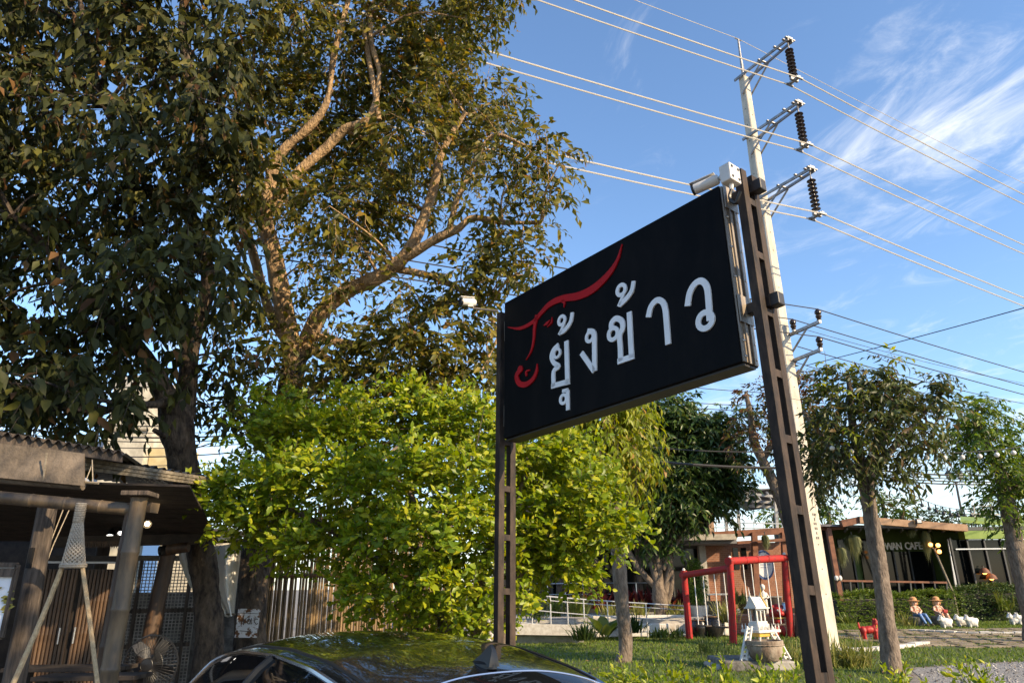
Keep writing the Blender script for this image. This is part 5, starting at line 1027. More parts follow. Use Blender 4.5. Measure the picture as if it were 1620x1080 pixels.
part('terrace_floor', M_conc, bc, lambda b: b.box(((xa - 3.5) / 2, 29.2, .3), (xa + 3.5, 6.0, .6)))
part('terrace_floor', M_conc, bc, lambda b: b.box(((xa + xb) / 2 + .002, 30.6, .298), (xb - xa, 3.4, .596)))
part('brick_step', M_brick, bc, lambda b: b.slab([G(1132, 1004)*[1,1,0], G(1268, 1003)*[1,1,0], P(1262, 960, 28.6)*[1,1,0], P(1140, 960, 28.6)*[1,1,0]], (0, 0, .62)))
# things standing on the terrace and hung on its wall
ds = thing('wall_sign', 'white rounded shop sign with a blue rim hung on the brick wall', 'sign', P(1208, 893, 31.3))
sc_ = P(1208, 893, 31.3)
part('board', mat('sign_blue_rim', (.05, .10, .26), rough=.5), ds, lambda b: b.lathe(sc_, [(.52, 0), (.52, .08)], 28, ax=[np.array([.78, 0, 0]), np.array([0, 0, 1.15]), np.array([0, -1., 0])]))
part('face', mat('sign_face_white', (.72, .74, .76), (.6, .62, .66), rough=.5, scale=3), ds, lambda b: b.lathe(sc_ + np.array([0, -.082, 0]), [(.44, 0), (.44, .012)], 28, ax=[np.array([.78, 0, 0]), np.array([0, 0, 1.15]), np.array([0, -1., 0])]))
part('faded_lettering', mat('sign_grey_ink', (.30, .34, .42), rough=.6), ds, lambda b: [b.box(sc_ + np.array([dx * .01, -.099, .12 - .11 * k]), (w, .008, .045)) for k, (dx, w) in enumerate(((0, .34), (4, .42), (-2, .28)))])['kind'] = 'stuff'
def railing(label, pts, rails, posts, Y0, Y1, h, nm='handrail'):
    t = thing(nm, label, 'railing', P(pts[0][0], pts[0][1], Y0) * [1, 1, 0])
    n = len(pts); Ys = np.linspace(Y0, Y1, n); T = [P(x, y, Yv) for (x, y), Yv in zip(pts, Ys)]
    for f in rails: part('rail', M_stain, t, lambda b: b.tube([p - pz * h * f for p in T], .026 if f == 0 else .016, 6))
    for k in range(posts + 1):
        u = k / posts * (n - 1); i = min(int(u), n - 2); p = T[i] + (T[i + 1] - T[i]) * (u - i); part('post', M_stain, t, lambda b: b.tube([p, p - pz * h], .024, 6))
    return t
railing('pale steel terrace rail in front of the dark glass', [(838, 923), (1062, 921)], (0, .55), 8, 30.2, 30.2, .75)
railing('thin steel ramp rail sloping down towards the red swing', [(812, 937), (880, 944), (940, 949), (1082, 958)], (0, .12, .45, .85), 7, 24.8, 25.6, 1.05)
wl = thing('ramp_wall', 'smooth pale ramp slab with a shadowed foot, right of the left sign post', 'wall', P(870, 1003, 23.6) * [1, 1, 0])
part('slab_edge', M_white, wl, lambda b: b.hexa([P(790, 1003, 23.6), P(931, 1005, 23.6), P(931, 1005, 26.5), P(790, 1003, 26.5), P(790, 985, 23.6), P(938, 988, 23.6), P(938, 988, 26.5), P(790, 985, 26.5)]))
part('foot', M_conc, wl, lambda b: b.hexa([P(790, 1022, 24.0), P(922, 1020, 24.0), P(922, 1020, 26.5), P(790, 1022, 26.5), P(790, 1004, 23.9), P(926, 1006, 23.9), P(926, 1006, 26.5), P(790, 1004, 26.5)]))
pw = thing('planter_wall', 'low stained whitewashed planter walls stepping up behind the trunks', 'wall', P(1030, 1003, 26) * [1, 1, 0])
for (x0, y0, x1, y1, Y) in ((936, 986, 1156, 1006, 26.0), (1056, 972, 1092, 987, 27.0), (938, 973, 1056, 986, 26.9), (1092, 984, 1150, 1004, 25.9)): rect('wall_block', M_planter, pw, x0, y0, x1, y1, Y, .8, bevel=.02)
# ---------------------------------------------------------------- plants
def blades(root, rng, c, n, L0, L1, w, m, arch=.6, name='blade_leaves', nseg=4, spreadr=.15, up=.9):
    V = []; F_ = []; k = 0
    for i in range(n):
        a = rng.uniform(0, 2 * math.pi); L_ = rng.uniform(L0, L1); out = np.array([math.cos(a), math.sin(a), 0]); s = np.array([-out[1], out[0], 0]); lean = rng.uniform(.15, 1.0)
        o = np.asarray(c) + out * rng.uniform(0, spreadr) + np.array([rng.normal(0, spreadr), rng.normal(0, spreadr), 0])
        for j in range(nseg + 1):
            t = j / nseg; p = o + out * L_ * lean * (t * .55 + .25 * t * t) + pz * L_ * (up * t - arch * lean * t * t); ww = w * (1 - t ** 2) * (.5 + .5 * min(1, t * 4)); V += [p + s * ww, p - s * ww]
        for j in range(nseg): q = k + 2 * j; F_ += [(q, q + 1, q + 3), (q, q + 3, q + 2)]
        k += 2 * (nseg + 1)
    o = link(name, fastmesh(name, np.array(V) - np.array(wloc(root)), np.array(F_), m, True), root); o['kind'] = 'stuff'; return o
M_strap = leafmat('strap_leaf', [(0.06, 0.10, 0.016), (0.11, 0.15, 0.025), (0.17, 0.19, 0.05)], trans=.3)
M_strapy = leafmat('variegated_strap_leaf', [(0.14, 0.17, 0.03), (0.24, 0.25, 0.06), (0.33, 0.31, 0.12)], trans=.3)
M_ti = leafmat('red_ti_leaf', [(0.05, 0.012, 0.012), (0.12, 0.02, 0.018), (0.20, 0.035, 0.02)], trans=.3)
M_darkpl = leafmat('dark_fern_leaf', [(0.02, 0.04, 0.012), (0.04, 0.07, 0.018), (0.06, 0.09, 0.02)], trans=.25)
def plant(nm, label, px, py, Y, n, L0, L1, w, m, cat='plant', group=None, **k):
    c = P(px, py, Y); c[2] = max(c[2], 0.0) if 'z' not in k else k.pop('z'); t = thing(nm, label, cat, c, group); blades(t, np.random.default_rng(int(px * 7 + py)), c, n, L0, L1, w, m, **k); return t
cl_ = G(1345, 1056); t = thing('strap_plant', 'large clump of arching yellow green strap leaves at the foot of the concrete pole', 'plant', cl_)
_rg = np.random.default_rng(3)
for dx, dy in ((-.45, .1), (0, 0), (.35, .15), (.0, .5), (-.3, .5)): blades(t, _rg, cl_ + np.array([dx, dy, 0]), 60, .65, 1.05, .018, M_strapy, arch=.75, spreadr=.12)
for k, (x, y, Y, n, a, b_, w, m, lab) in enumerate((
    (1252, 1048, 17.6, 70, .45, .85, .016, M_strapy, 'pale strap leaved plant right of the stone bowl'),
    (1232, 1030, 21.0, 50, .5, .8, .016, M_strap, 'green strap leaved plant behind the right ladder of the spirit house'),
    (1120, 1033, 19.5, 110, .5, .8, .008, M_darkpl, 'spiky cycad like clump on the lawn left of the spirit house'),
    (1148, 1038, 18.6, 60, .4, .6, .008, M_darkpl, 'small dark grassy tuft right beside the left ladder'),
    (925, 1012, 22.6, 130, .5, .9, .022, M_darkpl, 'bushy dark fern at the end of the ramp slab'),
    (1000, 1000, 25.0, 70, .5, .9, .05, M_darkpl, 'leafy dark plant between the slim pale trunk and the dark tree'),
    (1048, 1008, 24.4, 90, .3, .5, .03, M_strap, 'low green plants round the foot of the dark tree'),
    (1070, 1008, 24.6, 60, .3, .5, .03, M_darkpl, 'low dark plants left of the red swing post'),
    (880, 975, 26.5, 90, .7, 1.2, .022, M_strap, 'tall green strap leaves behind the ramp rail, farther left'),
    (915, 975, 26.6, 110, .8, 1.4, .024, M_strap, 'tallest green strap leaves behind the ramp rail'),
    (850, 978, 26.2, 80, .6, 1.0, .022, M_darkpl, 'dark grassy plants behind the ramp rail near the sign post'),
    (965, 974, 27.2, 70, .5, .8, .02, M_strapy, 'yellow green strap leaves left of the slim pale trunk'),
    (1012, 974, 27.2, 90, .5, .8, .02, M_strapy, 'yellow green strap leaves above the planter wall'),
    (1072, 974, 27.3, 80, .5, .85, .02, M_strapy, 'yellow green strap leaves in the small planter block'),
    (1150, 984, 25.5, 100, .8, 1.3, .022, M_strapy, 'yellow green spiky plant behind the middle swing post'),
    (1335, 985, 30, 60, .4, .7, .03, M_strap, 'leafy plant with yellow flowers before the hedge'),
    (1436, 990, 30.6, 50, .6, 1.0, .02, M_strapy, 'upright spiky plant beside the sitting figure in blue trousers'),
    (1590, 965, 33.4, 60, .8, 1.3, .04, M_strap, 'bright leafy plant by the leaning trunk at the right edge'),
    (1165, 955, 28.8, 60, .6, 1.0, .03, M_darkpl, 'dark leafy potted plants against the brick wall'),
)): plant('strap_plant' if m in (M_strap, M_strapy) else 'leafy_plant', lab, x, y, Y, n, a, b_, w, m)
for k, (x, lab) in enumerate(((936, 'red leaved plants left of the slim pale trunk'), (958, 'red leaved plants just left behind the slim pale trunk'), (1000, 'red brown leaved plants left of the dark tree stems'), (1022, 'red brown leaved plants behind the dark tree stems'), (1072, 'dark red leaved plants right of the dark tree'))):
    plant('ti_plant', lab, x, 962, 28.6, 60, .6, 1.15, .07, M_ti, 'plant', None, arch=.5, spreadr=.28)
bp = thing('broadleaf_plant', 'broad paddle leaved plant on the lawn edge left of the slim trunk', 'plant', G(958, 1013)); cc = G(958, 1013)
bt_ = leaf_template(.45, .06, .25); bme = fastmesh('leaf', bt_[0], bt_[1], M_strap)
for k in range(9):
    a = k * .78; d = np.array([math.cos(a) * .75, math.sin(a) * .75, .8 + .1 * (k % 3)]); d, s, u = frame(d); M = Matrix(((d[0], s[0], u[0], 0), (d[1], s[1], u[1], 0), (d[2], s[2], u[2], 0), (0, 0, 0, 1))) @ Matrix.Scale(.75 + .12 * (k % 3), 4); M.translation = Vector(cc + d * .18); inst('leaf', bme, bp, M)
part('stalks', M_strap, bp, lambda b: [b.tube([cc, cc + np.array([math.cos(a) * .14, math.sin(a) * .14, .2])], .014, 5) for a in np.arange(9) * .78])
# topiary in a pot
tp = thing('potted_topiary', 'clipped column shaped green shrub in a pale pot behind the swing', 'potted shrub', P(1107, 985, 27.5)); tc_ = P(1107, 985, 27.5)
part('pot', M_planter, tp, lambda b: b.lathe(tc_, [(.26, 0), (.36, .55), (.40, .6), (.34, .6), (.32, .5)], 16), True)
_rg = np.random.default_rng(9); p, d = in_ellipsoid(_rg, 900, tc_ + pz * 1.4, (.33, .33, .85), .6); l, tt = sprays(_rg, p, d + np.array([0, 0, .4]), nl=5, tl=.12, ll=.07); plant_leaves(tp, l, M_fresh, T_longf, 0, stuff='clipped_leaves')
# jars
for k, (x, y, r, lab) in enumerate(((1108, 1008, .30, 'black glazed jar on the lawn nearest the left swing post'), (1131, 1008, .36, 'largest black glazed jar under the left swing bay'), (1149, 1004, .30, 'black glazed jar just left of the middle swing post'))):
    c = G(x, y); t = thing('glazed_jar', lab, 'jar', c, 'black jars under the swing'); part('body', M_potd, t, lambda b: b.lathe(c, [(r * .62, 0), (r, r * .8), (r * 1.02, r * 1.25), (r * .78, r * 1.75), (r * .85, r * 1.85), (r * .7, r * 1.85), (r * .68, r * 1.5)], 18), True)
    part('rim_band', M_terra, t, lambda b: b.lathe(c, [(r * .86, r * 1.80), (r * .89, r * 1.84), (r * .86, r * 1.88)], 18, cap=False))
# ---------------------------------------------------------------- red swing frame
s1, s2, s3 = G(1091, 1010), G(1160, 1018), G(1252, 1008)
sw = thing('swing_frame', 'flaking red timber swing frame of two bays on the lawn', 'swing frame', s2)
t1 = P(1082, 905, s1[1]); t2 = P(1155, 886, s2[1]); t3 = P(1241, 880, s3[1]); r_ = .135
tops = []
for s, tq in ((s1, t1), (s2, t2), (s3, t3)):
    top = s + pz * tq[2]; top[:2] = tq[:2]; tops.append(top); part('post', M_redp, sw, lambda b: b.tube([s, s * .5 + top * .5, top + pz * .06], [.115, .108, .105], 12), True)
    part('post_cap', M_spirit, sw, lambda b: b.lathe(top + pz * .05, [(.05, 0), (.05, .06), (.02, .09)], 8))
part('crossbeam', M_redp, sw, lambda b: b.tube([tops[0] - pz * .08 - nrm(tops[1] - tops[0]) * .15, tops[1] - pz * .22], .10, 12), True)
part('crossbeam', M_redp, sw, lambda b: b.tube([tops[1] - pz * .02 - nrm(tops[2] - tops[1]) * .15, tops[2] - pz * .05 + nrm(tops[2] - tops[1]) * .1], .115, 12), True)
bands = MB(); bands.lathe(np.zeros(3), [(.128, -.03), (.133, 0), (.128, .03)], 12, ax=[pz, np.cross(nrm(tops[2] - tops[1]), pz), nrm(tops[2] - tops[1])], cap=False); bdm = bands.mesh('beam_band', M_redv)
for f in (.25, .45, .65): inst('beam_band', bdm, sw, Matrix.Translation(Vector(tops[1] + (tops[2] - tops[1]) * f - pz * .03)))
for k, (bay, f, lab) in enumerate(((0, .32, 'plank swing nearest the outer left red post'), (0, .75, 'plank swing in the left bay beside the middle red post'), (1, .28, 'plank swing in the right bay beside the middle red post'), (1, .70, 'plank swing in front of the round white shop sign'))):
    a, c = tops[bay], tops[bay + 1]; dv = nrm((c - a) * [1, 1, 0]); m = a + (c - a) * f - pz * .15; t = thing('plank_swing', lab, 'swing', m * [1, 1, 0] + pz * .45, 'plank swings under the red frame')
    for s in (-.24, .24): part('rope', M_cloth, t, lambda b: b.tube([m + dv * s, m * [1, 1, 0] + dv * s + pz * .46], .015, 6))
    part('seat', M_wood, t, lambda b: b.box(m * [1, 1, 0] + pz * .44, (.62, .22, .04), ax=[dv, np.array([-dv[1], dv[0], 0]), pz]), bevel=.006)
# ---------------------------------------------------------------- spirit house on its plinth
YS = G(1200, 1062)[1]; c0 = G(1205, 1056)
pl = thing('stone_plinth', 'low weathered concrete plinth under the spirit house', 'plinth', c0)
PZ = P(1205, 1044, YS + .1)[2]
part('block', M_concd, pl, lambda b: b.box((P(1183, 1050, YS)[0], YS + .7, PZ / 2), (.95, 1.4, PZ)), bevel=.03)
part('block', M_conc, pl, lambda b: b.box((P(1235, 1050, YS)[0] + .02, YS + .75, PZ / 2 - .01), (.62, 1.35, PZ - .02)), bevel=.03)
part('rough_edge', M_conc, pl, lambda b: b.box((P(1147, 1050, YS)[0], YS + .7, PZ / 2 - .05), (.30, 1.1, PZ - .1)), bevel=.05)
sh = thing('spirit_house', 'small white spirit house on posts with two leaning ladders', 'spirit house', (P(1204, 1000, YS + .6)[0], YS + .6, PZ))
k_ = S(1, YS); O_ = np.array([P(1204, 1000, YS + .6)[0], YS + .6, 0]); zf = P(1203, 995, YS + .6)[2]
def sb(name, m, cx, cy, z0, z1, w, d, yaw=.5): return part(name, m, sh, lambda b: b.box(O_ + np.array([cx, cy, 0]) + pz * (z0 + z1) / 2, (w, d, z1 - z0), yaw=yaw), bevel=.005)
yx = np.array([math.cos(.5), math.sin(.5), 0]); yy = np.array([-math.sin(.5), math.cos(.5), 0])
sb('platform', M_spirit, 0, 0, zf - .05, zf, .86, .7)
sb('platform_skirt', M_goldp, 0, 0, zf - .13, zf - .052, .72, .56)
for i in (-1, 0, 1):
    for j in (-1, 1): q = O_ + yx * i * .30 + yy * j * .22; part('post', M_spirit, sh, lambda b: b.lathe(q, [(.045, PZ), (.03, PZ + .08), (.028, zf - .2), (.045, zf - .13)], 8), True)
for i in range(7):
    for j in ((-1, 1) if i in (0, 6) else (-1, 1)): q = O_ + yx * (i - 3) * .13 + yy * j * .32; part('baluster', M_spirit, sh, lambda b: b.lathe(q, [(.018, zf), (.022, zf + .06), (.012, zf + .09), (.002, zf + .13)], 6))
hx = O_ - yx * .06
part('base', M_spirit, sh, lambda b: (b.box(hx + pz * (zf + .06), (.46, .38, .12), ax=[yx, yy, pz])), bevel=.006)
part('base_step', M_spirit, sh, lambda b: b.box(hx + pz * (zf + .145), (.40, .32, .05), ax=[yx, yy, pz]), bevel=.006)
hz = zf + .17
for i in (-1, 0, 1):
    for j in (-1, 1): part('pillar', M_spirit, sh, lambda b: b.box(hx + yx * i * .155 + yy * j * .115 + pz * (hz + .13), (.035, .035, .26), ax=[yx, yy, pz]))
part('inner_wall', M_concd, sh, lambda b: b.box(hx + pz * (hz + .12), (.2, .14, .24), ax=[yx, yy, pz]))
for j in (-1, 1): part('arch_band', M_spirit, sh, lambda b: b.box(hx + yy * j * .122 + pz * (hz + .24), (.36, .02, .06), ax=[yx, yy, pz]))
def gable(b, c, L_, w, h, e=.05):
    A = [c + yx * (s * L_) + o for s in (-1, 1) for o in (-yy * w, yy * w, pz * h)]; b.add(A + [p + pz * .03 for p in A], [(0, 1, 2), (3, 5, 4), (0, 2, 5, 3), (1, 4, 5, 2), (0, 3, 4, 1)])
part('roof', mat('spirit_roof_blue', (.42, .46, .55), (.56, .58, .62), rough=.6, scale=20), sh, lambda b: gable(b, hx + pz * (hz + .27), .20, .20, .22))
part('eave', M_spirit, sh, lambda b: b.box(hx + pz * (hz + .265), (.56, .46, .025), ax=[yx, yy, pz]))
for s in (-1, 1): part('gable_end', M_goldp if s > 0 else M_spirit, sh, lambda b: b.slab([hx + yx * s * .205 - yy * .21 + pz * (hz + .28), hx + yx * s * .205 + yy * .21 + pz * (hz + .28), hx + yx * s * .205 + pz * (hz + .53)], yx * s * .03))
for s in (-1, 1): part('finial', M_goldp if s > 0 else M_spirit, sh, lambda b: b.tube([hx + yx * s * .22 + pz * (hz + .49), hx + yx * s * .235 + pz * (hz + .6), hx + yx * s * .25 + pz * (hz + .70)], [.022, .014, .003], 6), True)
def ladder(a0, a1, b0, b1, lab):
    t = bpy.data.objects.new('ladder', None); COL.objects.link(t); t.parent = sh
    for p, q in ((a0, b0), (a1, b1)): part('ladder_rail', M_spirit, t, lambda b: b.beam(p, q, .045, .045), bevel=.004)
    for k in range(8): f = (k + .6) / 8.2; part('ladder_rung', M_spirit, t, lambda b: b.beam(a0 + (b0 - a0) * f, a1 + (b1 - a1) * f, .03, .035))
for c_ in sh.children: c_.scale = (.74, .74, 1.0)
ladder(P(1182, 990, YS + .3), P(1189, 990, YS + .3), P(1172.5, 1045, YS + .1) * [1, 1, 0] + pz * PZ, P(1181, 1045, YS + .1) * [1, 1, 0] + pz * PZ, '')
ladder(P(1213, 991, YS + .5), P(1221, 991, YS + .5), P(1243, 1045, YS + .25) * [1, 1, 0] + pz * PZ, P(1251, 1045, YS + .25) * [1, 1, 0] + pz * PZ, '')
bw = P(1213, 1045, YS + .15); bw[2] = PZ; sbw = thing('stone_bowl', 'wide weathered stone bowl standing before the spirit house', 'bowl', bw)
R_ = S(25, YS); part('bowl', M_stoneb, sbw, lambda b: b.lathe(bw, [(R_ * .70, 0), (R_ * .9, R_ * .25), (R_ * 1.0, R_ * .62), (R_ * .97, R_ * .80), (R_ * 1.0, R_ * .84), (R_ * 1.0, R_ * 1.02), (R_ * .88, R_ * 1.02), (R_ * .85, R_ * .7), (R_ * .3, R_ * .55)], 28), True)
part('rope_carving', M_stoneb, sbw, lambda b: b.tube([bw + np.array([R_ * 1.0 * math.cos(a), R_ * 1.0 * math.sin(a), R_ * (.80 + .015 * math.sin(a * 24))]) for a in np.linspace(0, 2 * math.pi, 60)[:-1]], R_ * .035, 5, closed=True), True)
# ---------------------------------------------------------------- painted animals and figures
rl = G(1233, 1007); lion = thing('red_lion_statue', 'red painted lion statue sitting beside the right swing post', 'statue', rl)
def lionb(b):
    for (x, y, z, rx, ry, rz) in ((0, 0, .32, .20, .24, .30), (0, -.08, .52, .22, .2, .2), (.02, -.16, .78, .2, .2, .19), (.04, -.33, .74, .12, .1, .09), (-.12, -.18, .16, .07, .09, .17), (.12, -.18, .16, .07, .09, .17), (-.17, .08, .14, .1, .18, .14), (.17, .08, .14, .1, .18, .14), (-.14, -.12, .95, .07, .05, .07), (.16, -.12, .95, .07, .05, .07), (-.2, -.1, .74, .09, .1, .14), (.22, -.1, .74, .09, .1, .14), (0, -.08, .98, .11, .1, .07), (0, .26, .4, .07, .08, .2)): b.ball(rl + np.array([x, y, z]), (rx, ry, rz))
fuse(part('body', M_redv, lion, lionb, True), .025)
for s in (-1, 1): part('eye', M_spirit, lion, lambda b: b.ball(rl + np.array([.03 + s * .09, -.345, .84]), .035))
for s in (-1, 1): part('pupil', M_potd, lion, lambda b: b.ball(rl + np.array([.03 + s * .09, -.37, .84]), .02))
part('gold_trim', M_goldp, lion, lambda b: b.tube([rl + np.array([.22 * math.cos(a), -.1 + .2 * math.sin(a), .6]) for a in np.linspace(0, 2 * math.pi, 20)[:-1]], .025, 6, closed=True))
rp_ = G(1378, 1012); pup = thing('red_puppy_statue', 'small red puppy statue standing on the lawn beside the right trunk', 'statue', rp_)
def pupb(b):
    for (x, z, y, rx, ry, rz) in ((-.02, .30, 0, .22, .12, .12), (.16, .33, 0, .12, .12, .13), (-.2, .29, 0, .1, .11, .12), (.24, .47, 0, .12, .11, .12), (.34, .44, 0, .07, .07, .06), (.20, .58, .07, .045, .03, .06), (.20, .58, -.07, .045, .03, .06), (-.31, .42, 0, .04, .03, .12)): b.ball(rp_ + np.array([x, y, z]), (rx, ry, rz))
    for x in (-.2, .16):
        for s in (-.07, .07): b.tube([rp_ + np.array([x, s, .28]), rp_ + np.array([x, s, .12]), rp_ + np.array([x + .015, s, .0])], [.062, .05, .055], 8)
fuse(part('body', M_redv, pup, pupb, True), .016)
for s in (-1, 1): part('eye', M_potd, pup, lambda b: b.ball(rp_ + np.array([.335, s * .05, .50]), .016))
part('collar', M_goldp, pup, lambda b: b.tube([rp_ + np.array([.19 + .03 * math.sin(a), .115 * math.cos(a), .38 + .09 * math.sin(a)]) for a in np.linspace(0, 2 * math.pi, 16)[:-1]], .016, 5, closed=True))
def figure(label, x, y, Y, top, lap, flip):
    c = P(x, y, Y); c[2] = 0; t = thing('sitting_figure', label, 'statue', c)
    seat = .42
    part('pot_seat', M_concd, t, lambda b: b.lathe(c, [(.28, 0), (.36, .3), (.36, .4), (.3, .42)], 14), True)
    fuse(part('torso', top, t, lambda b: (b.ball(c + pz * .62, (.19, .15, .24)), b.ball(c + pz * .82, (.17, .13, .12)), *[b.tube([c + np.array([s * .16, 0, .84]), c + np.array([s * .24, -.1, .66]), c + np.array([s * .1, -.24, .58])], [.062, .055, .045], 8) for s in (-1, 1)]), True), .022)
    fuse(part('legs', lap, t, lambda b: [b.tube([c + np.array([s * .08, 0, .5]), c + np.array([s * .12 + flip * .16, -.32, .50]), c + np.array([s * .12 + flip * .3, -.42, .12])], [.10, .085, .065], 8) for s in (-1, 1)], True), .022)
    for s in (-1, 1): part('shoe', M_wood if flip else M_spirit, t, lambda b: b.ball(c + np.array([s * .12 + flip * .32, -.48, .06]), (.07, .12, .06)))
    for s in (-1, 1): part('hand', M_skin, t, lambda b: b.ball(c + np.array([s * .08, -.26, .58]), .05))
    fuse(part('head', M_skin, t, lambda b: (b.ball(c + pz * 1.03, (.135, .13, .15)), b.ball(c + np.array([0, -.135, 1.02]), .025), b.tube([c + pz * .9, c + pz * 1.0], .06, 8), b.ball(c + np.array([-.135, 0, 1.03]), .03), b.ball(c + np.array([.135, 0, 1.03]), .03)), True), .014)
    for s in (-1, 1): part('eye', M_potd, t, lambda b: b.ball(c + np.array([s * .05, -.125, 1.06]), .017))
    part('mouth', M_redv, t, lambda b: b.ball(c + np.array([0, -.128, .96]), (.035, .012, .01)))
    part('hat', M_tan, t, lambda b: b.lathe(c + pz * 1.08, [(.27, .02), (.28, .04), (.16, .06), (.15, .16), (.08, .21), (.01, .22)], 16), True)
    for s in (-1, 1): part('hair_bunch', M_tan, t, lambda b: b.ball(c + np.array([s * .15, .0, 1.0]), (.05, .06, .09)))
    return t, c
figure('sitting figure in straw hat and blue trousers before the hedge', 1452, 990, 30.8, M_shirt, M_blue, 1)
t, c = figure('sitting figure in straw hat and checked clothes holding a red bag', 1488, 988, 31.0, M_shirt, M_shirt, .6)
part('red_bag', M_redv, t, lambda b: b.box(c + np.array([.18, -.3, .64]), (.2, .1, .14)), bevel=.02)
for o_ in bpy.data.objects:
    if o_.name.startswith('sitting_figure'): o_.scale = (.86, .86, .86)
for k, (x, y, lab) in enumerate(((1498, 993, 'small white animal ornament right below the checked figure'), (1523, 991, 'white animal ornament in the middle of the lawn edge, left of a pair'), (1539, 992, 'white animal ornament in the middle of the lawn edge, right of a pair'), (1607, 988, 'white animal ornament near the right edge, left one'), (1618, 988, 'white animal ornament cut by the right edge'))):
    c = G(x, y); t = thing('animal_ornament', lab, 'ornament', c, 'white animal ornaments along the hedge')
    fuse(part('body', M_spirit, t, lambda b: (b.ball(c + pz * .20, (.24, .16, .18)), b.ball(c + np.array([-.2, -.04, .33]), (.11, .10, .11)), b.ball(c + np.array([-.29, -.06, .30]), (.06, .05, .045)), b.ball(c + np.array([.2, 0, .26]), (.08, .07, .09)), b.ball(c + np.array([-.17, .05, .43]), (.03, .03, .06)), b.ball(c + np.array([-.2, -.1, .43]), (.03, .03, .06)), *[b.tube([c + np.array([a, s, .15]), c + np.array([a, s, 0])], .045, 7) for a in (-.13, .13) for s in (-.08, .08)]), True), .02)
    part('eye', M_potd, t, lambda b: (b.ball(c + np.array([-.25, -.135, .36]), .014),))
wd = thing('wire_statue', 'small white child statue on the terrace before the brick wall', 'statue', P(1211, 965, 29)); c = P(1211, 968, 29); c[2] = .61
fuse(part('body', M_spirit, wd, lambda b: (b.ball(c + pz * .95, (.1, .1, .12)), b.ball(c + pz * .62, (.12, .1, .2)), *[b.tube([c + np.array([s * .06, 0, .5]), c + np.array([s * .07, -.02, .25]), c + np.array([s * .07, 0, 0])], [.07, .055, .05], 7) for s in (-1, 1)], *[b.tube([c + np.array([s * .1, 0, .75]), c + np.array([s * .18, -.06, .58]), c + np.array([s * .06, -.14, .55])], [.04, .035, .03], 6) for s in (-1, 1)]), True), .018)
for k, (x, y, r, m, lab) in enumerate(((1240, 966, .26, M_blueg, 'blue and white glazed pot at the right end of the terrace'), (1185, 962, .42, M_wood, 'big brown wooden tub against the brick wall'), (1222, 962, .40, M_woodd, 'dark round tub on the terrace behind the child statue'), (1128, 958, .30, M_potg, 'grey pot on the terrace left of the middle swing post'))):
    c = P(x, y, 29.5); c[2] = .6; t = thing('garden_pot', lab, 'pot', c); part('body', m, t, lambda b: b.lathe(c, [(r * .7, 0), (r, r * .7), (r * .95, r * 1.4), (r * 1.0, r * 1.5), (r * .85, r * 1.5), (r * .8, r * 1.1)], 16), True)
    part('rim', M_potg, t, lambda b: b.lathe(c, [(r * 1.0, r * 1.44), (r * 1.05, r * 1.5), (r * 1.0, r * 1.56)], 16, cap=False))
tb = thing('terrace_table', 'pale terrace table with dark legs behind the left swing bay', 'table', P(1140, 950, 29.2)); c = P(1137, 950, 29.2); c[2] = .6
part('top', M_spirit, tb, lambda b: b.box(c + pz * .72, (1.0, .7, .05)), bevel=.01)
for i in (-1, 1):
    for j in (-1, 1): part('leg', M_blackp, tb, lambda b: b.box(c + np.array([i * .42, j * .28, .345]), (.06, .06, .69)))
# ---------------------------------------------------------------- hedges
def hedge(label, x0, x1, yt, yb, Y, depth, m, seed):
    a, b_ = P(x0, yb, Y), P(x1, yb, Y); h = P((x0 + x1) / 2, yt, Y)[2]; t = thing('clipped_hedge', label, 'hedge', ((a[0] + b_[0]) / 2, Y + depth / 2, 0)); rg = np.random.default_rng(seed); n = int((b_[0] - a[0]) * (h + depth) * 240)
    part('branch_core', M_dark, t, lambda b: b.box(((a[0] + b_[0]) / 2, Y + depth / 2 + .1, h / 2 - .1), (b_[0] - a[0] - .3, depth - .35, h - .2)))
    f = rg.uniform(0, 1, n) < h / (h + depth); p = np.column_stack([rg.uniform(a[0], b_[0], n), np.where(f, Y + rg.normal(0, .06, n), Y + rg.uniform(0, depth, n)), np.where(f, rg.uniform(0.02, h, n), h + rg.normal(0, .05, n))])
    p[:, 2] += .07 * np.sin(p[:, 0] * 2.1) * (p[:, 2] > h * .8); D = np.column_stack([rg.normal(0, .6, n), np.where(f, -1, -.2), np.where(f, .3, 1)])
    l, tt = sprays(rg, p, D, nl=5, tl=.16, ll=.085, droop=.2, hang=.1, upv=(.2, -.6, .6)); plant_leaves(t, l, m, T_longf, 0, stuff='clipped_leaves'); return t
hedge('long clipped hedge below the dark veranda of the green cafe', 1328, 1530, 941, 986, 33.2, 1.4, M_fresh, 31)
hedge('taller loose hedge in front of the glass corner at the right edge', 1527, 1680, 930, 988, 33.6, 1.6, M_glossy, 32)
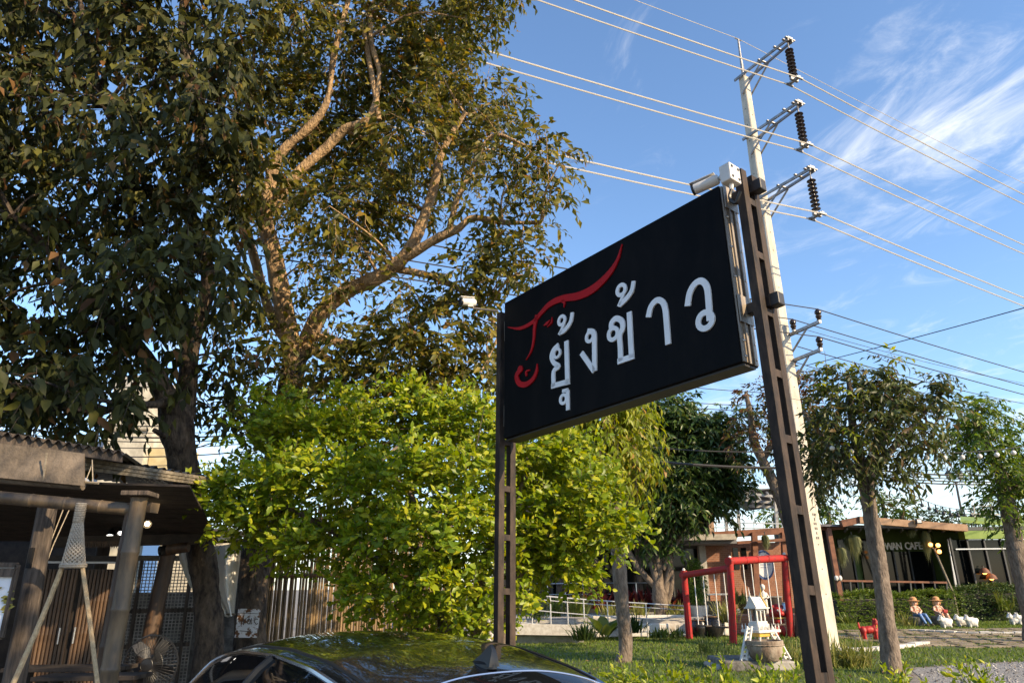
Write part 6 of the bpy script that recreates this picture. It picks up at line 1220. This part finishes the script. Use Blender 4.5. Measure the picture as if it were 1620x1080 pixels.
# ---------------------------------------------------------------- green cafe
wc = thing('green_cafe', 'dark green single storey cafe with tinted glass and a tan roof beam', 'cafe', (18, 37, 0))
rect('wall', M_greenw, wc, 1262, 836, 1532, 960, 37.0, .4)
rect('annexe_front', M_dark, wc, 1240, 838, 1318, 990, 36.2, .3)
rect('pane', M_pane, wc, 1396, 872, 1478, 952, 36.9, .05)
rect('pane', M_pane, wc, 1332, 852, 1354, 952, 36.9, .05); rect('pane', M_pane, wc, 1366, 852, 1396, 952, 36.88, .05); rect('pane', M_pane, wc, 1478, 850, 1494, 952, 36.88, .05)
for x in (1330, 1355, 1395, 1420, 1445, 1479): rect('mullion', M_frame, wc, x - 1.2, 866, x + 1.2, 952, 36.8, .1)
part('roof_sheet', M_soffit, wc, lambda b: b.slab([P(1296, 832, 33.2), P(1528, 838, 33.2), P(1532, 838, 37.4), P(1300, 838, 37.4)], (0, 0, .1)))
for (a, c, w, Y) in (((1290, 835), (1334, 833), .22, 33.6), ((1330, 828), (1360, 822), .30, 33.0), ((1358, 822), (1528, 835), .30, 32.9)): bar('roof_beam', M_terra if a[0] > 1330 else M_rustb, wc, a, c, w, Y)
for k in range(9): part('rafter', M_soffit, wc, lambda b: b.beam(P(1340 + k * 22, 836 + k * .3, 33.4), P(1336 + k * 22, 841, 36.8), .07, .1))
part('veranda_post', M_rustb, wc, lambda b: b.beam(P(1310, 834, 33.4), P(1331, 952, 33.4), .2, .2))
for k in (0, 1): part('insulator_knob', M_cam, wc, lambda b: b.ball(P(1323 + k * 6, 914, 33.2), (.09, .09, .12)))
bar('veranda_rail', M_rustb, wc, (1330, 918), (1502, 921), .08, 33.9)
for x in range(1345, 1500, 19): bar('rail_post', M_frame, wc, (x, 919), (x + 3, 948), .06, 33.9)
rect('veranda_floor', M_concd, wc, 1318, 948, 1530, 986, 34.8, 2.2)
rect('corner_wall', M_greenw, wc, 1486, 838, 1534, 955, 36.4, .5)
rect('fascia', M_greenf, wc, 1526, 838, 1700, 851, 34.4, .5)
part('roof', M_greenf, wc, lambda b: b.slab([P(1520, 826, 34.8), P(1700, 838, 34.8), P(1700, 830, 38), P(1520, 820, 38)], (0, 0, .12)))
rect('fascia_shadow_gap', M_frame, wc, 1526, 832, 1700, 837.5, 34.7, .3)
for k in range(7):
    x = 1512 + k * 27 - 0; rect('pane', M_pane, wc, x, 853, x + 25.5, 938, 34.6 if k else 34.9, .05); rect('mullion', M_frame, wc, x - 1.3, 850, x + 1.2, 940, 34.5, .12)
rect('transom', M_stain, wc, 1512, 866, 1700, 868, 34.45, .06)
bar('downpipe', M_stain, wc, (1500, 852), (1514, 940), .09, 34.8)
rect('base_wall', M_greenw, wc, 1510, 938, 1700, 990, 34.7, .4)
def letters(par, text, x0, x1, y0, y1, Y, m):
    size = (P(x0, y0, Y) - P(x0, y1, Y))[2] / .72; wd_ = {'W': .95, 'A': .72, 'N': .78, ' ': .55, 'C': .72, 'F': .62, 'E': .62}; cw = np.cumsum([0] + [wd_[c] for c in text]); xs = x0 + (x1 - x0) * (cw[:-1] + cw[1:]) / 2 / cw[-1]
    for ch, x in zip(text, xs):
        if ch == ' ': continue
        cu = bpy.data.curves.new('letter', 'FONT'); cu.body = ch; cu.size = size; cu.extrude = .03; cu.offset = size * .018; cu.align_x = 'CENTER'; cu.resolution_u = 3; cu.materials.append(m)
        o = bpy.data.objects.new('letter', cu); COL.objects.link(o); w_ = Vector(P(x, (y1 - (x - x0) * .02), Y)) - wloc(par); me = bpy.data.meshes.new_from_object(o); bpy.data.objects.remove(o); o = link('letter', me, par); o.location = w_; o.scale = (.70, .88, 1); o.rotation_euler = (rad(90), 0, 0)
letters(wc, 'WAN CAFE', 1402, 1460, 856, 869, 36.6, mat('letter_pale_blue', (.90, .92, .95), rough=.4))
fl_ = thing('floodlight', 'black framed floodlight on the tan roof beam of the green cafe', 'floodlight', P(1453, 824, 32.7)); c = P(1453, 824, 32.6)
part('casing', M_blackp, fl_, lambda b: b.box(c, (.26, .14, .22)), bevel=.02); part('lens', M_cam, fl_, lambda b: b.box(c + np.array([0, -.075, 0]), (.18, .012, .14)))
M_orange = mat('lit_orange_lamp', (1, .5, .15), rough=.4, emit=(1.0, .38, .08), estr=4.0)
lp_ = thing('lamp_post', 'leaning pale lamp post with lit orange lamps before the green wall', 'lamp', P(1508, 945, 33.6) * [1, 1, 0]); q0 = P(1510, 946, 33.5); q0[2] = 0
part('pole', M_plank, lp_, lambda b: b.tube([q0, P(1508, 938, 33.5), P(1478, 868, 33.5)], [.06, .055, .045], 7))
for x, y in ((1472, 861), (1484, 862), (1486, 872)): part('lamp_globe', M_orange, lp_, lambda b: b.ball(P(x, y, 33.4), .09), True)
part('lamp_arm', M_plank, lp_, lambda b: b.tube([P(1471, 863, 33.45), P(1478, 868, 33.5), P(1485, 864, 33.45)], .025, 5))
for k, (x, y) in enumerate(((1557, 902), (1568, 911))):  # lamps from inside the cafe, placed in front of the opaque panes
    c = P(x, y, 34.36); t = thing('interior_lamp', ('upper lit orange wall lamp on the dark glass corner', 'lower lit orange wall lamp on the dark glass corner')[k], 'lamp', c); part('shade', M_rustb, t, lambda b: b.lathe(c, [(.24, -.12), (.19, .02), (.08, .12)], 14, cap=False), True); part('bulb', M_orange, t, lambda b: b.ball(c - pz * .05, .12), True)
    part('stem', M_frame, t, lambda b: b.tube([c + pz * .11, c + pz * .2, c + np.array([0, .12, .2])], .02, 5))
# hanging moss
M_moss = leafmat('hanging_moss', [(0.13, 0.15, 0.07), (0.19, 0.21, 0.10), (0.26, 0.27, 0.14)], trans=.3, rough=.8)
for k, (x, y0, y1, w, lab) in enumerate(((1347, 846, 902, 11, 'longest hanging moss plant, beside the right trunk'), (1440, 838, 856, 6, 'pale hanging moss plant in front of the cafe lettering'), (1461, 840, 900, 7, 'hanging moss plant right of the cafe lettering'), (1329, 866, 912, 7, 'hanging moss plant beside the red brown veranda post'), (1386, 848, 900, 8, 'hanging moss plant left of the cafe lettering'), (1210, 846, 880, 5, 'small hanging moss plant on the brick cafe beam'))):
    Y = 33.6 if x > 1300 else 30.2; a = P(x, y0, Y); t = thing('hanging_plant', lab, 'hanging plant', a, 'hanging moss plants under the cafe roof'); rg = np.random.default_rng(k + 50); V = []; F_ = []; L_ = (P(x, y0, Y) - P(x, y1, Y))[2]; R0 = S(w, Y)
    for i in range(420):
        an = rg.uniform(0, 6.28); r = R0 * math.sqrt(rg.uniform()); l = L_ * rg.uniform(.35, 1) * (1 - .5 * r / R0); p0 = a + np.array([r * .5 * math.cos(an), r * .5 * math.sin(an), 0]); p1 = a + np.array([r * math.cos(an), r * math.sin(an), -l * .35]); p2 = p1 + np.array([rg.normal(0, .05), rg.normal(0, .05), -l * .65]); s = np.array([math.cos(an + 1), math.sin(an + 1), 0]) * .014
        b0 = len(V); V += [p0 + s, p0 - s, p1 + s, p1 - s, p2]; F_ += [(b0, b0 + 1, b0 + 3), (b0, b0 + 3, b0 + 2), (b0 + 2, b0 + 3, b0 + 4)]
    o = link('strands', fastmesh('strands', np.array(V) - np.array(wloc(t)), np.array(F_), M_moss), t); o['kind'] = 'stuff'
    part('hook', M_frame, t, lambda b: b.tube([a + pz * .02, a + pz * .14], .02, 5))
# ---------------------------------------------------------------- beyond the roofs
sl_ = thing('street_lamp', 'twin lantern street lamp standing beyond the green cafe roof', 'street lamp', P(1515, 830, 44) * [1, 1, 0]); a = P(1512, 762, 44); b0 = P(1522, 830, 44); b0[2] = 0
b0[:2] = a[:2] + (P(1522, 830, 44) - a)[:2] * .8
part('post', M_frame, sl_, lambda b: b.tube([b0, a], [.1, .06], 8)); part('arm', M_frame, sl_, lambda b: b.tube([a + np.array([-.34, 0, .1]), a + np.array([0, 0, -.1]), a + np.array([.34, 0, .1])], .035, 5))
for s in (-1, 1): part('lantern', M_frame, sl_, lambda b: b.lathe(a + np.array([s * .34, 0, .1]), [(.06, 0), (.16, .14), (.2, .4), (.22, .44), (.06, .6), (.02, .72)], 8))
for s in (-1, 1): part('lantern_glass', M_cam, sl_, lambda b: b.lathe(a + np.array([s * .34, 0, .1]), [(.175, .17), (.207, .37)], 8, cap=False))
def bulbs(label, pts, drop, r, n, m, seg=.0, Y=None, glow=None, skip=()):
    t = thing('string_lights', label, 'string lights', pts[0]); part('cable', M_wired, t, lambda b: b.tube(pts, r * .16, 5)); bm_ = MB(); bm_.ball((0, 0, -drop - r), r, 10, 7); me = bm_.mesh('bulb', m, True); sk = MB(); sk.tube([(0, 0, 0), (0, 0, -drop)], r * .35, 6); sm = sk.mesh('socket', M_blackp)
    d = np.cumsum([0] + [np.linalg.norm(pts[i + 1] - pts[i]) for i in range(len(pts) - 1)])
    for k in range(n):
        if k in skip: continue
        q = np.array([np.interp(d[-1] * (k + .5) / n, d, [p[i] for p in pts]) for i in range(3)]); inst('socket', sm, t, Matrix.Translation(Vector(q))); inst('bulb', me, t, Matrix.Translation(Vector(q)))
    return t
M_globe = mat('white_globe_bulb', (.75, .72, .65), rough=.25)
a, c = P(1300, 698, 14.6), P(1640, 702, 15.5); bulbs('string of white globe bulbs stretched in front of the right tree crowns', [a + (c - a) * t - pz * .22 * 4 * t * (1 - t) for t in np.linspace(0, 1, 20)], .05, .052, 12, M_globe)
a, c = P(1440, 780, 39), P(1570, 796, 40); bulbs('sagging string of dark lanterns above the green cafe roof', [a + (c - a) * t - pz * .55 * 4 * t * (1 - t) for t in np.linspace(0, 1, 20)], .25, .10, 12, M_frame)
rr_ = thing('roof_railing', 'thin roof railing above the lime fascia at the right', 'railing', P(1560, 826, 38))
for x in range(1540, 1660, 14): bar('rail_post', M_galv, rr_, (x, 798), (x + 4, 833), .06, 38)
for y in (799, 812): bar('rail', M_galv, rr_, (1536, y), (1660, y + 5), .05, 38)
# greenery behind the roofs: each its own
for k, (x, y, r, Y, n, m, lab) in enumerate(((1225, 815, 30, 45, .5, M_fresh, 'loose green tree beyond the brick cafe terrace'), (1310, 810, 26, 42, .5, M_fresh, 'green tree just right of the concrete pole, beyond the roofs'), (1425, 808, 28, 42, .6, M_fresh, 'green tree behind the tan roof beam, left of the street lamp'), (1395, 790, 22, 43, .5, M_fresh, 'taller green tree behind the right trunk'), (1470, 818, 16, 41, .6, M_darkpl, 'low green plants on the roof left of the floodlight'), (1500, 820, 14, 41, .6, M_darkpl, 'low dark plants on the roof under the street lamp'), (1535, 822, 14, 41, .6, M_fresh, 'low plants on the roof right of the street lamp'), (1560, 822, 10, 41, .6, M_fresh, 'small plant on the roof beside the roof railing'))):
    c = P(x, y, Y); rg = np.random.default_rng(70 + k); t = thing('distant_tree' if r > 18 else 'roof_plant', lab, 'tree' if r > 18 else 'plant', (c[0], c[1], 0)); R3 = S(r, Y); cls = [(c + rg.normal(0, .45, 3) * R3 * [1, .6, .5], R3 * rg.uniform(.4, .65)) for _ in range(8)]
    if r > 18: stt = limbs(t, [[(c * [1, 1, 0], .25), (c * [1, 1, .5], .2), (c, .1)]], M_barkG, seed=k)
    else: stt = limbs(t, [[(c - pz * R3, .05), (c, .03)]], M_barkG, seed=k)
    crown(t, rg, cls, m, T_longf, T_longf, 0, .22, M_barkG, stt, sub=0, nl=7, tl=.6, ll=.30, droop=.3, hang=.2)
# cables along the street on the right
def cab(lab, a, c, Ya, Yc, r, sag, grp='street cables beyond the cafes', m=None): p, q = P(*a, Ya), P(*c, Yc); wire(lab, [p + (q - p) * t - pz * sag * 4 * t * (1 - t) for t in np.linspace(-.15, 1.2, 22)], r, m or M_wired, 'cable', grp, 'street_cable')
for k, (ya, yb, r) in enumerate(((733, 752, .05), (738, 758, .03), (743, 762, .035), (748, 766, .04), (729, 744, .02), (712, 728, .015))): cab(('topmost but two of the street cables right of the round crown', 'third lowest street cable right of the round crown', 'second lowest street cable right of the round crown', 'lowest thick street cable right of the round crown', 'second highest street cable right of the round crown', 'highest thin street cable right of the round crown')[k], (1300, ya), (1580, yb), 40, 41, r, .2)
cab('thick black bundled cable crossing the glossy dark tree', (985, 724), (1235, 740), 23.2, 23.6, .045, .08, None)
for k, (ya, yb) in enumerate(((600, 622), (628, 642), (634, 652), (648, 662), (660, 676), (702, 714))): cab(('highest thin wire in the white cloud below the sign', 'second thin wire below the sign board edge', 'third thin wire below the sign board edge', 'fourth thin wire, crossing the top of the glossy tree', 'fifth thin wire, crossing the glossy tree crown', 'lowest thin wire across the middle of the glossy tree')[k], (985, ya), (1230, yb), 23.0 if k == 5 else 36, 23.4 if k == 5 else 38, .022 if k != 5 else .02, .1, 'thin wires below the sign', M_wired)
# leafy low shrubs in the foreground
for k, (cls, lab) in enumerate((([(975, 1098, 8.3, 18), (1000, 1086, 8.2, 18), (1030, 1106, 8.1, 22), (1055, 1092, 8.0, 20), (1090, 1108, 8.0, 22)], 'low yellow green shrub tips at the bottom, before the slim pale trunk'), ([(1130, 1112, 8.0, 22), (1160, 1100, 8.0, 18), (1190, 1106, 8.0, 20), (1222, 1092, 8.1, 20), (1245, 1102, 8.1, 22), (1150, 1125, 7.9, 26)], 'low yellow green shrub at the bottom, before the plinth'), ([(1535, 1085, 9.0, 20), (1565, 1095, 9.0, 22)], 'small shrub tips at the bottom edge, on the gravel'), ([(1420, 1095, 9.0, 22)], 'tiny shrub tips at the bottom edge below the right trunk'))):
    rg = np.random.default_rng(90 + k); cq = [C(*q) for q in cls]; c = np.mean([q[0] for q in cq], 0); t = thing('low_shrub', lab, 'shrub', (c[0], c[1], 0)); ext = [(q[0] - np.array([0, 0, .3]), q[1] * [1, 1, 1.3]) for q in cq]
    stt = limbs(t, [[((c[0] + .2 * i, c[1] + .1, 0), .015), ((c[0] + .2 * i, c[1] + .1, c[2] * .5), .012), ((c[0] + .25 * i, c[1] + .1, c[2] * .8), .006)] for i in (-1, 0, 1)], M_barkG, seed=k, name='stem')
    crown(t, rg, cq + ext, M_bush, leaf_template(.42, .08, .12), leaf_template(.42, .08, .12, simple=True), 40, 6.0, M_barkG, None, sub=0, nl=9, tl=.22, ll=.08, droop=-.15, hang=-.3, spread=.7, upv=(.45, -.45, .65))
wp = thing('white_pipe', 'short pale round post beside the foot of the left sign post', 'post', G(776, 1022)); c = P(776, 960, 17); part('tube', M_white, wp, lambda b: b.lathe(c * [1, 1, 0], [(.14, 0), (.14, c[2]), (.12, c[2] + .03)], 14), True)
# ================================================================== BLACK CAR
M_carp = mat('black_car_paint', (0.005, 0.005, 0.006), (0.018, 0.016, 0.013), rough=.2, coat=.9, spec=.5, scale=60, mixpos=(.52, .75), detail=9)
M_carg = mat('car_glass', (0.006, 0.007, 0.008), rough=.03, spec=.7)
M_chrome = mat('chrome_trim', (0.55, 0.55, 0.56), rough=.15, metal=1.0)
M_tyre = mat('tyre_rubber', (0.015, 0.015, 0.015), rough=.85)
M_alloy = mat('alloy_rim', (0.42, 0.42, 0.43), rough=.3, metal=.9)
CYAW = rad(35); ch = np.array([-math.sin(CYAW), math.cos(CYAW), 0]); cv = np.array([math.cos(CYAW), math.sin(CYAW), 0])
FINU = 1.28; fin_w = G(765, 1048, 1.405); CO = (fin_w - ch * FINU) * [1, 1, 0]
car = thing('parked_car', 'glossy black parked sedan with a shark fin aerial reflecting the trees', 'car', CO + ch * 2.3)
ST_ = np.array([  # u, zbelt, ztop, wmax, wbelt, wtop
    (0.00, .66, .70, .66, .64, .52), (0.06, .78, .86, .80, .77, .62), (0.32, .90, 1.00, .88, .83, .68), (0.60, .94, 1.07, .90, .845, .66), (0.85, .955, 1.22, .905, .845, .60),
    (1.12, .96, 1.365, .91, .845, .575), (1.30, .96, 1.405, .91, .845, .575), (1.7, .965, 1.462, .915, .85, .585), (2.2, .955, 1.485, .92, .85, .59), (2.7, .945, 1.472, .915, .845, .59), (3.2, .935, 1.42, .91, .845, .59), (3.55, .925, 1.22, .905, .84, .63), (3.95, .91, 1.0, .90, .835, .70), (4.4, .82, .89, .86, .80, .66), (4.72, .68, .76, .77, .72, .56), (4.85, .52, .56, .66, .62, .5)])
def st(u): return [np.interp(u, ST_[:, 0], ST_[:, k]) for k in range(1, 6)]
_us = np.linspace(0, 4.85, 400); _tab = np.array([st(u) for u in _us])
for _ in range(14): _tab[1:-1] = (_tab[:-2] + 2 * _tab[1:-1] + _tab[2:]) / 4
def stn(u): return [np.interp(u, _us, _tab[:, k]) for k in range(5)]
def Sf(u, q, off=0.0):
    zb, zt, wm, wb, wt = stn(u); s = abs(q); sg = 1 if q >= 0 else -1; dz = min(.11, (zt - zb) * .45)
    ks = [0, .14, .28, .40, .50, .60, .76, .90, 1.0]; kv = [0, wt * .42, wt * .80, wt * 1.02, (wt + wb) / 2 + .035, wb, wm, wm * .985, wm * .9]; kz = [zt, zt - .008, zt - dz * .42, zt - dz, (zt - dz + zb) / 2 + .01, zb, .66, .36, .2]
    i = max(j for j in range(len(ks) - 1) if ks[j] <= s + 1e-9) if s < 1 else len(ks) - 2; t = (s - ks[i]) / (ks[i + 1] - ks[i])
    def cr(k):
        a = k[i - 1] if i > 0 else (-k[1] if k is kv else k[1]); b, c = k[i], k[i + 1]; d = k[i + 2] if i + 2 < len(k) else 2 * c - b
        m0, m1 = (c - a) / 2, (d - b) / 2; return (2 * t ** 3 - 3 * t * t + 1) * b + (t ** 3 - 2 * t * t + t) * m0 + (-2 * t ** 3 + 3 * t * t) * c + (t ** 3 - t * t) * m1
    return CO + ch * u + cv * sg * cr(kv) + pz * cr(kz)
def Sn(u, q):
    e = 1e-3; a = Sf(min(u + e, 4.85), q) - Sf(max(u - e, 0), q); b = Sf(u, min(q + e, 1)) - Sf(u, max(q - e, -1)); n = np.cross(b, a); n /= max(np.linalg.norm(n), 1e-12); c = Sf(u, q) - (CO + ch * u + pz * .6)
    return n if n @ c > 0 else -n
def patch(b, uq, nu, nq, off=.004, th=.003):
    """uq(i, j) in 0..1 -> (u, q)"""
    V = [];
    for i in range(nu + 1):
        for j in range(nq + 1): u, q = uq(i / nu, j / nq); V.append(Sf(u, q) + Sn(u, q) * off)
    b.add(V, [(i * (nq + 1) + j, i * (nq + 1) + j + 1, (i + 1) * (nq + 1) + j + 1, (i + 1) * (nq + 1) + j) for i in range(nu) for j in range(nq)])
def body(b):
    nu, nq = 92, 64; V = [Sf(4.85 * i / nu, -1 + 2 * j / nq) for i in range(nu + 1) for j in range(nq + 1)]
    F_ = [(i * (nq + 1) + j, i * (nq + 1) + j + 1, (i + 1) * (nq + 1) + j + 1, (i + 1) * (nq + 1) + j) for i in range(nu) for j in range(nq)]
    F_ += [tuple(range(nq + 1)), tuple(nu * (nq + 1) + j for j in range(nq + 1))[::-1]] + [(i * (nq + 1), (i + 1) * (nq + 1), (i + 1) * (nq + 1) + nq, i * (nq + 1) + nq) for i in range(nu)]
    b.add(V, F_)
part('body', M_carp, car, body, True)
def L(a, b, t): return a + (b - a) * t
part('rear_window', M_carg, car, lambda b: patch(b, lambda t, s: (L(.64 + .10 * (2 * s - 1) ** 2, 1.155 - .10 * (2 * s - 1) ** 2, t), L(-.335, .335, s)), 14, 26), True)
part('windscreen', M_carg, car, lambda b: patch(b, lambda t, s: (L(3.22 + .06 * (2 * s - 1) ** 2, 3.92 - .12 * (2 * s - 1) ** 2, t), L(-.36, .36, s)), 14, 26), True)
part('rear_window_trim', M_chrome, car, lambda b: b.tube([Sf(1.165 - .10 * x * x, x * .345) + Sn(1.165 - .1 * x * x, x * .345) * .004 for x in np.linspace(-1, 1, 40)], .0045, 5), True)
def qtop(u): return .375 + .21 * max(0, (u - 3.0) / .75) ** 1.3 + .15 * max(0, (1.35 - u) / .5) ** 1.5
for sg in (-1, 1):
    part('side_window', M_carg, car, lambda b: patch(b, lambda t, s: (L(.95, 3.72, t), sg * L(min(qtop(L(.95, 3.72, t)), .588), .592, s)), 44, 5), True)
    part('window_trim', M_chrome, car, lambda b: b.tube([Sf(u, sg * (min(qtop(u), .59) - .008)) + Sn(u, sg * (min(qtop(u), .59) - .008)) * .006 for u in np.linspace(.93, 3.76, 60)], .012, 6), True)
    part('belt_trim', M_chrome, car, lambda b: b.tube([Sf(u, sg * .600) + Sn(u, sg * .6) * .004 for u in np.linspace(.93, 3.76, 40)], .006, 5), True)
    for u in (1.35, 2.25): part('window_pillar', M_blackp, car, lambda b: b.tube([Sf(u + .12 * (k - .5), sg * L(qtop(u), .592, k)) + Sn(u, sg * .5) * .006 for k in np.linspace(0, 1, 6)], .02, 5), True)
    part('roof_channel', M_blackp, car, lambda b: b.tube([Sf(u, sg * .30) + Sn(u, sg * .3) * .001 for u in np.linspace(1.15, 3.0, 40)], .007, 5), True)
    part('tail_light', mat('tail_lamp_red', (.35, .01, .01), rough=.1), car, lambda b: patch(b, lambda t, s: (L(.05, .30, t), sg * L(.52, .68, s)), 8, 6, .006), True)
    part('headlight', mat('headlamp_glass', (.6, .62, .65), rough=.08), car, lambda b: patch(b, lambda t, s: (L(4.4, 4.7, t), sg * L(.48, .64, s)), 8, 6, .006), True)
    for u0 in (1.25, 2.2):
        hn = Sf(u0 + .1, sg * .655); part('door_handle', M_chrome, car, lambda b: b.beam(hn + cv * sg * .02, hn + cv * sg * .02 + ch * .2, .02, .03), bevel=.006)
    mp_ = Sf(3.5, sg * .6) + cv * sg * .13 + pz * .05
    part('wing_mirror', M_carp, car, lambda b: b.ball(mp_, (.11, .06, .075), ax=[cv, ch, pz]), True)
    part('mirror_stalk', M_blackp, car, lambda b: b.beam(mp_ - cv * sg * .14 - pz * .04, mp_ - pz * .03, .04, .03))
    for u0 in (.92, 3.88):
        c = CO + ch * u0 + cv * sg * .80 + pz * .33; ax_ = [ch, pz, cv * sg]
        wh = bpy.data.objects.new('wheel', None); COL.objects.link(wh); wh.parent = car; wh.location = Vector(c) - wloc(car)
        part('tyre', M_tyre, wh, lambda b: b.lathe(c, [(.21, -.1), (.30, -.11), (.33, -.08), (.33, .08), (.30, .12), (.22, .125), (.21, .1)], 28, ax=ax_), True)
        part('rim', M_alloy, wh, lambda b: (b.lathe(c, [(.22, .10), (.22, .125), (.19, .115)], 24, ax=ax_, cap=False), b.lathe(c, [(.05, .08), (.05, .13), (.02, .135)], 12, ax=ax_), *[b.beam(c + cv * sg * .115 + (ch * math.cos(a) + pz * math.sin(a)) * .04, c + cv * sg * .12 + (ch * math.cos(a) + pz * math.sin(a)) * .205, .035, .02, up=cv) for a in np.arange(5) * 1.2566]))
        part('wheel_well', M_blackp, car, lambda b: b.lathe(c + cv * sg * .075, [(.37, 0), (.37, .045)], 24, ax=ax_))
part('boot_seam', M_blackp, car, lambda b: b.tube([Sf(.60, x * .44) + Sn(.6, x * .44) * .001 for x in np.linspace(-1, 1, 30)], .004, 4))
part('number_plate', M_cam, car, lambda b: b.box(CO + ch * -.005 + pz * .60, (.36, .02, .13), ax=[cv, ch, pz]))
def fin(b):
    p = Sf(FINU, 0); prof = [(-.08, 0), (-.078, .06), (-.06, .082), (-.04, .072), (.0, .042), (.045, .018), (.095, 0)]
    for k in range(2): pass
    V = []
    for (x, z), w in zip(prof, (.026, .010, .006, .008, .014, .018, .006)):
        V += [p + ch * x + cv * w + pz * (z - .004), p + ch * x - cv * w + pz * (z - .004)]
    base = [p + ch * x + cv * sgn * w - pz * .006 for x, w in ((-.08, .03), (-.03, .036), (.04, .03), (.1, .008)) for sgn in (1, -1)]
    n = len(V); F_ = [(2 * i, 2 * i + 1, 2 * i + 3, 2 * i + 2) for i in range(6)]; F_ += [tuple(2 * i for i in range(7)), tuple(2 * i + 1 for i in range(7))[::-1]]; b.add(V, F_)
part('aerial_fin', M_blackp, car, fin, True)
part('aerial_base', M_blackp, car, lambda b: b.lathe(Sf(FINU, 0), [(.085, -.012), (.083, .004), (.065, .012), (.03, .016)], 20, ax=[ch, cv * .42, pz]), True)
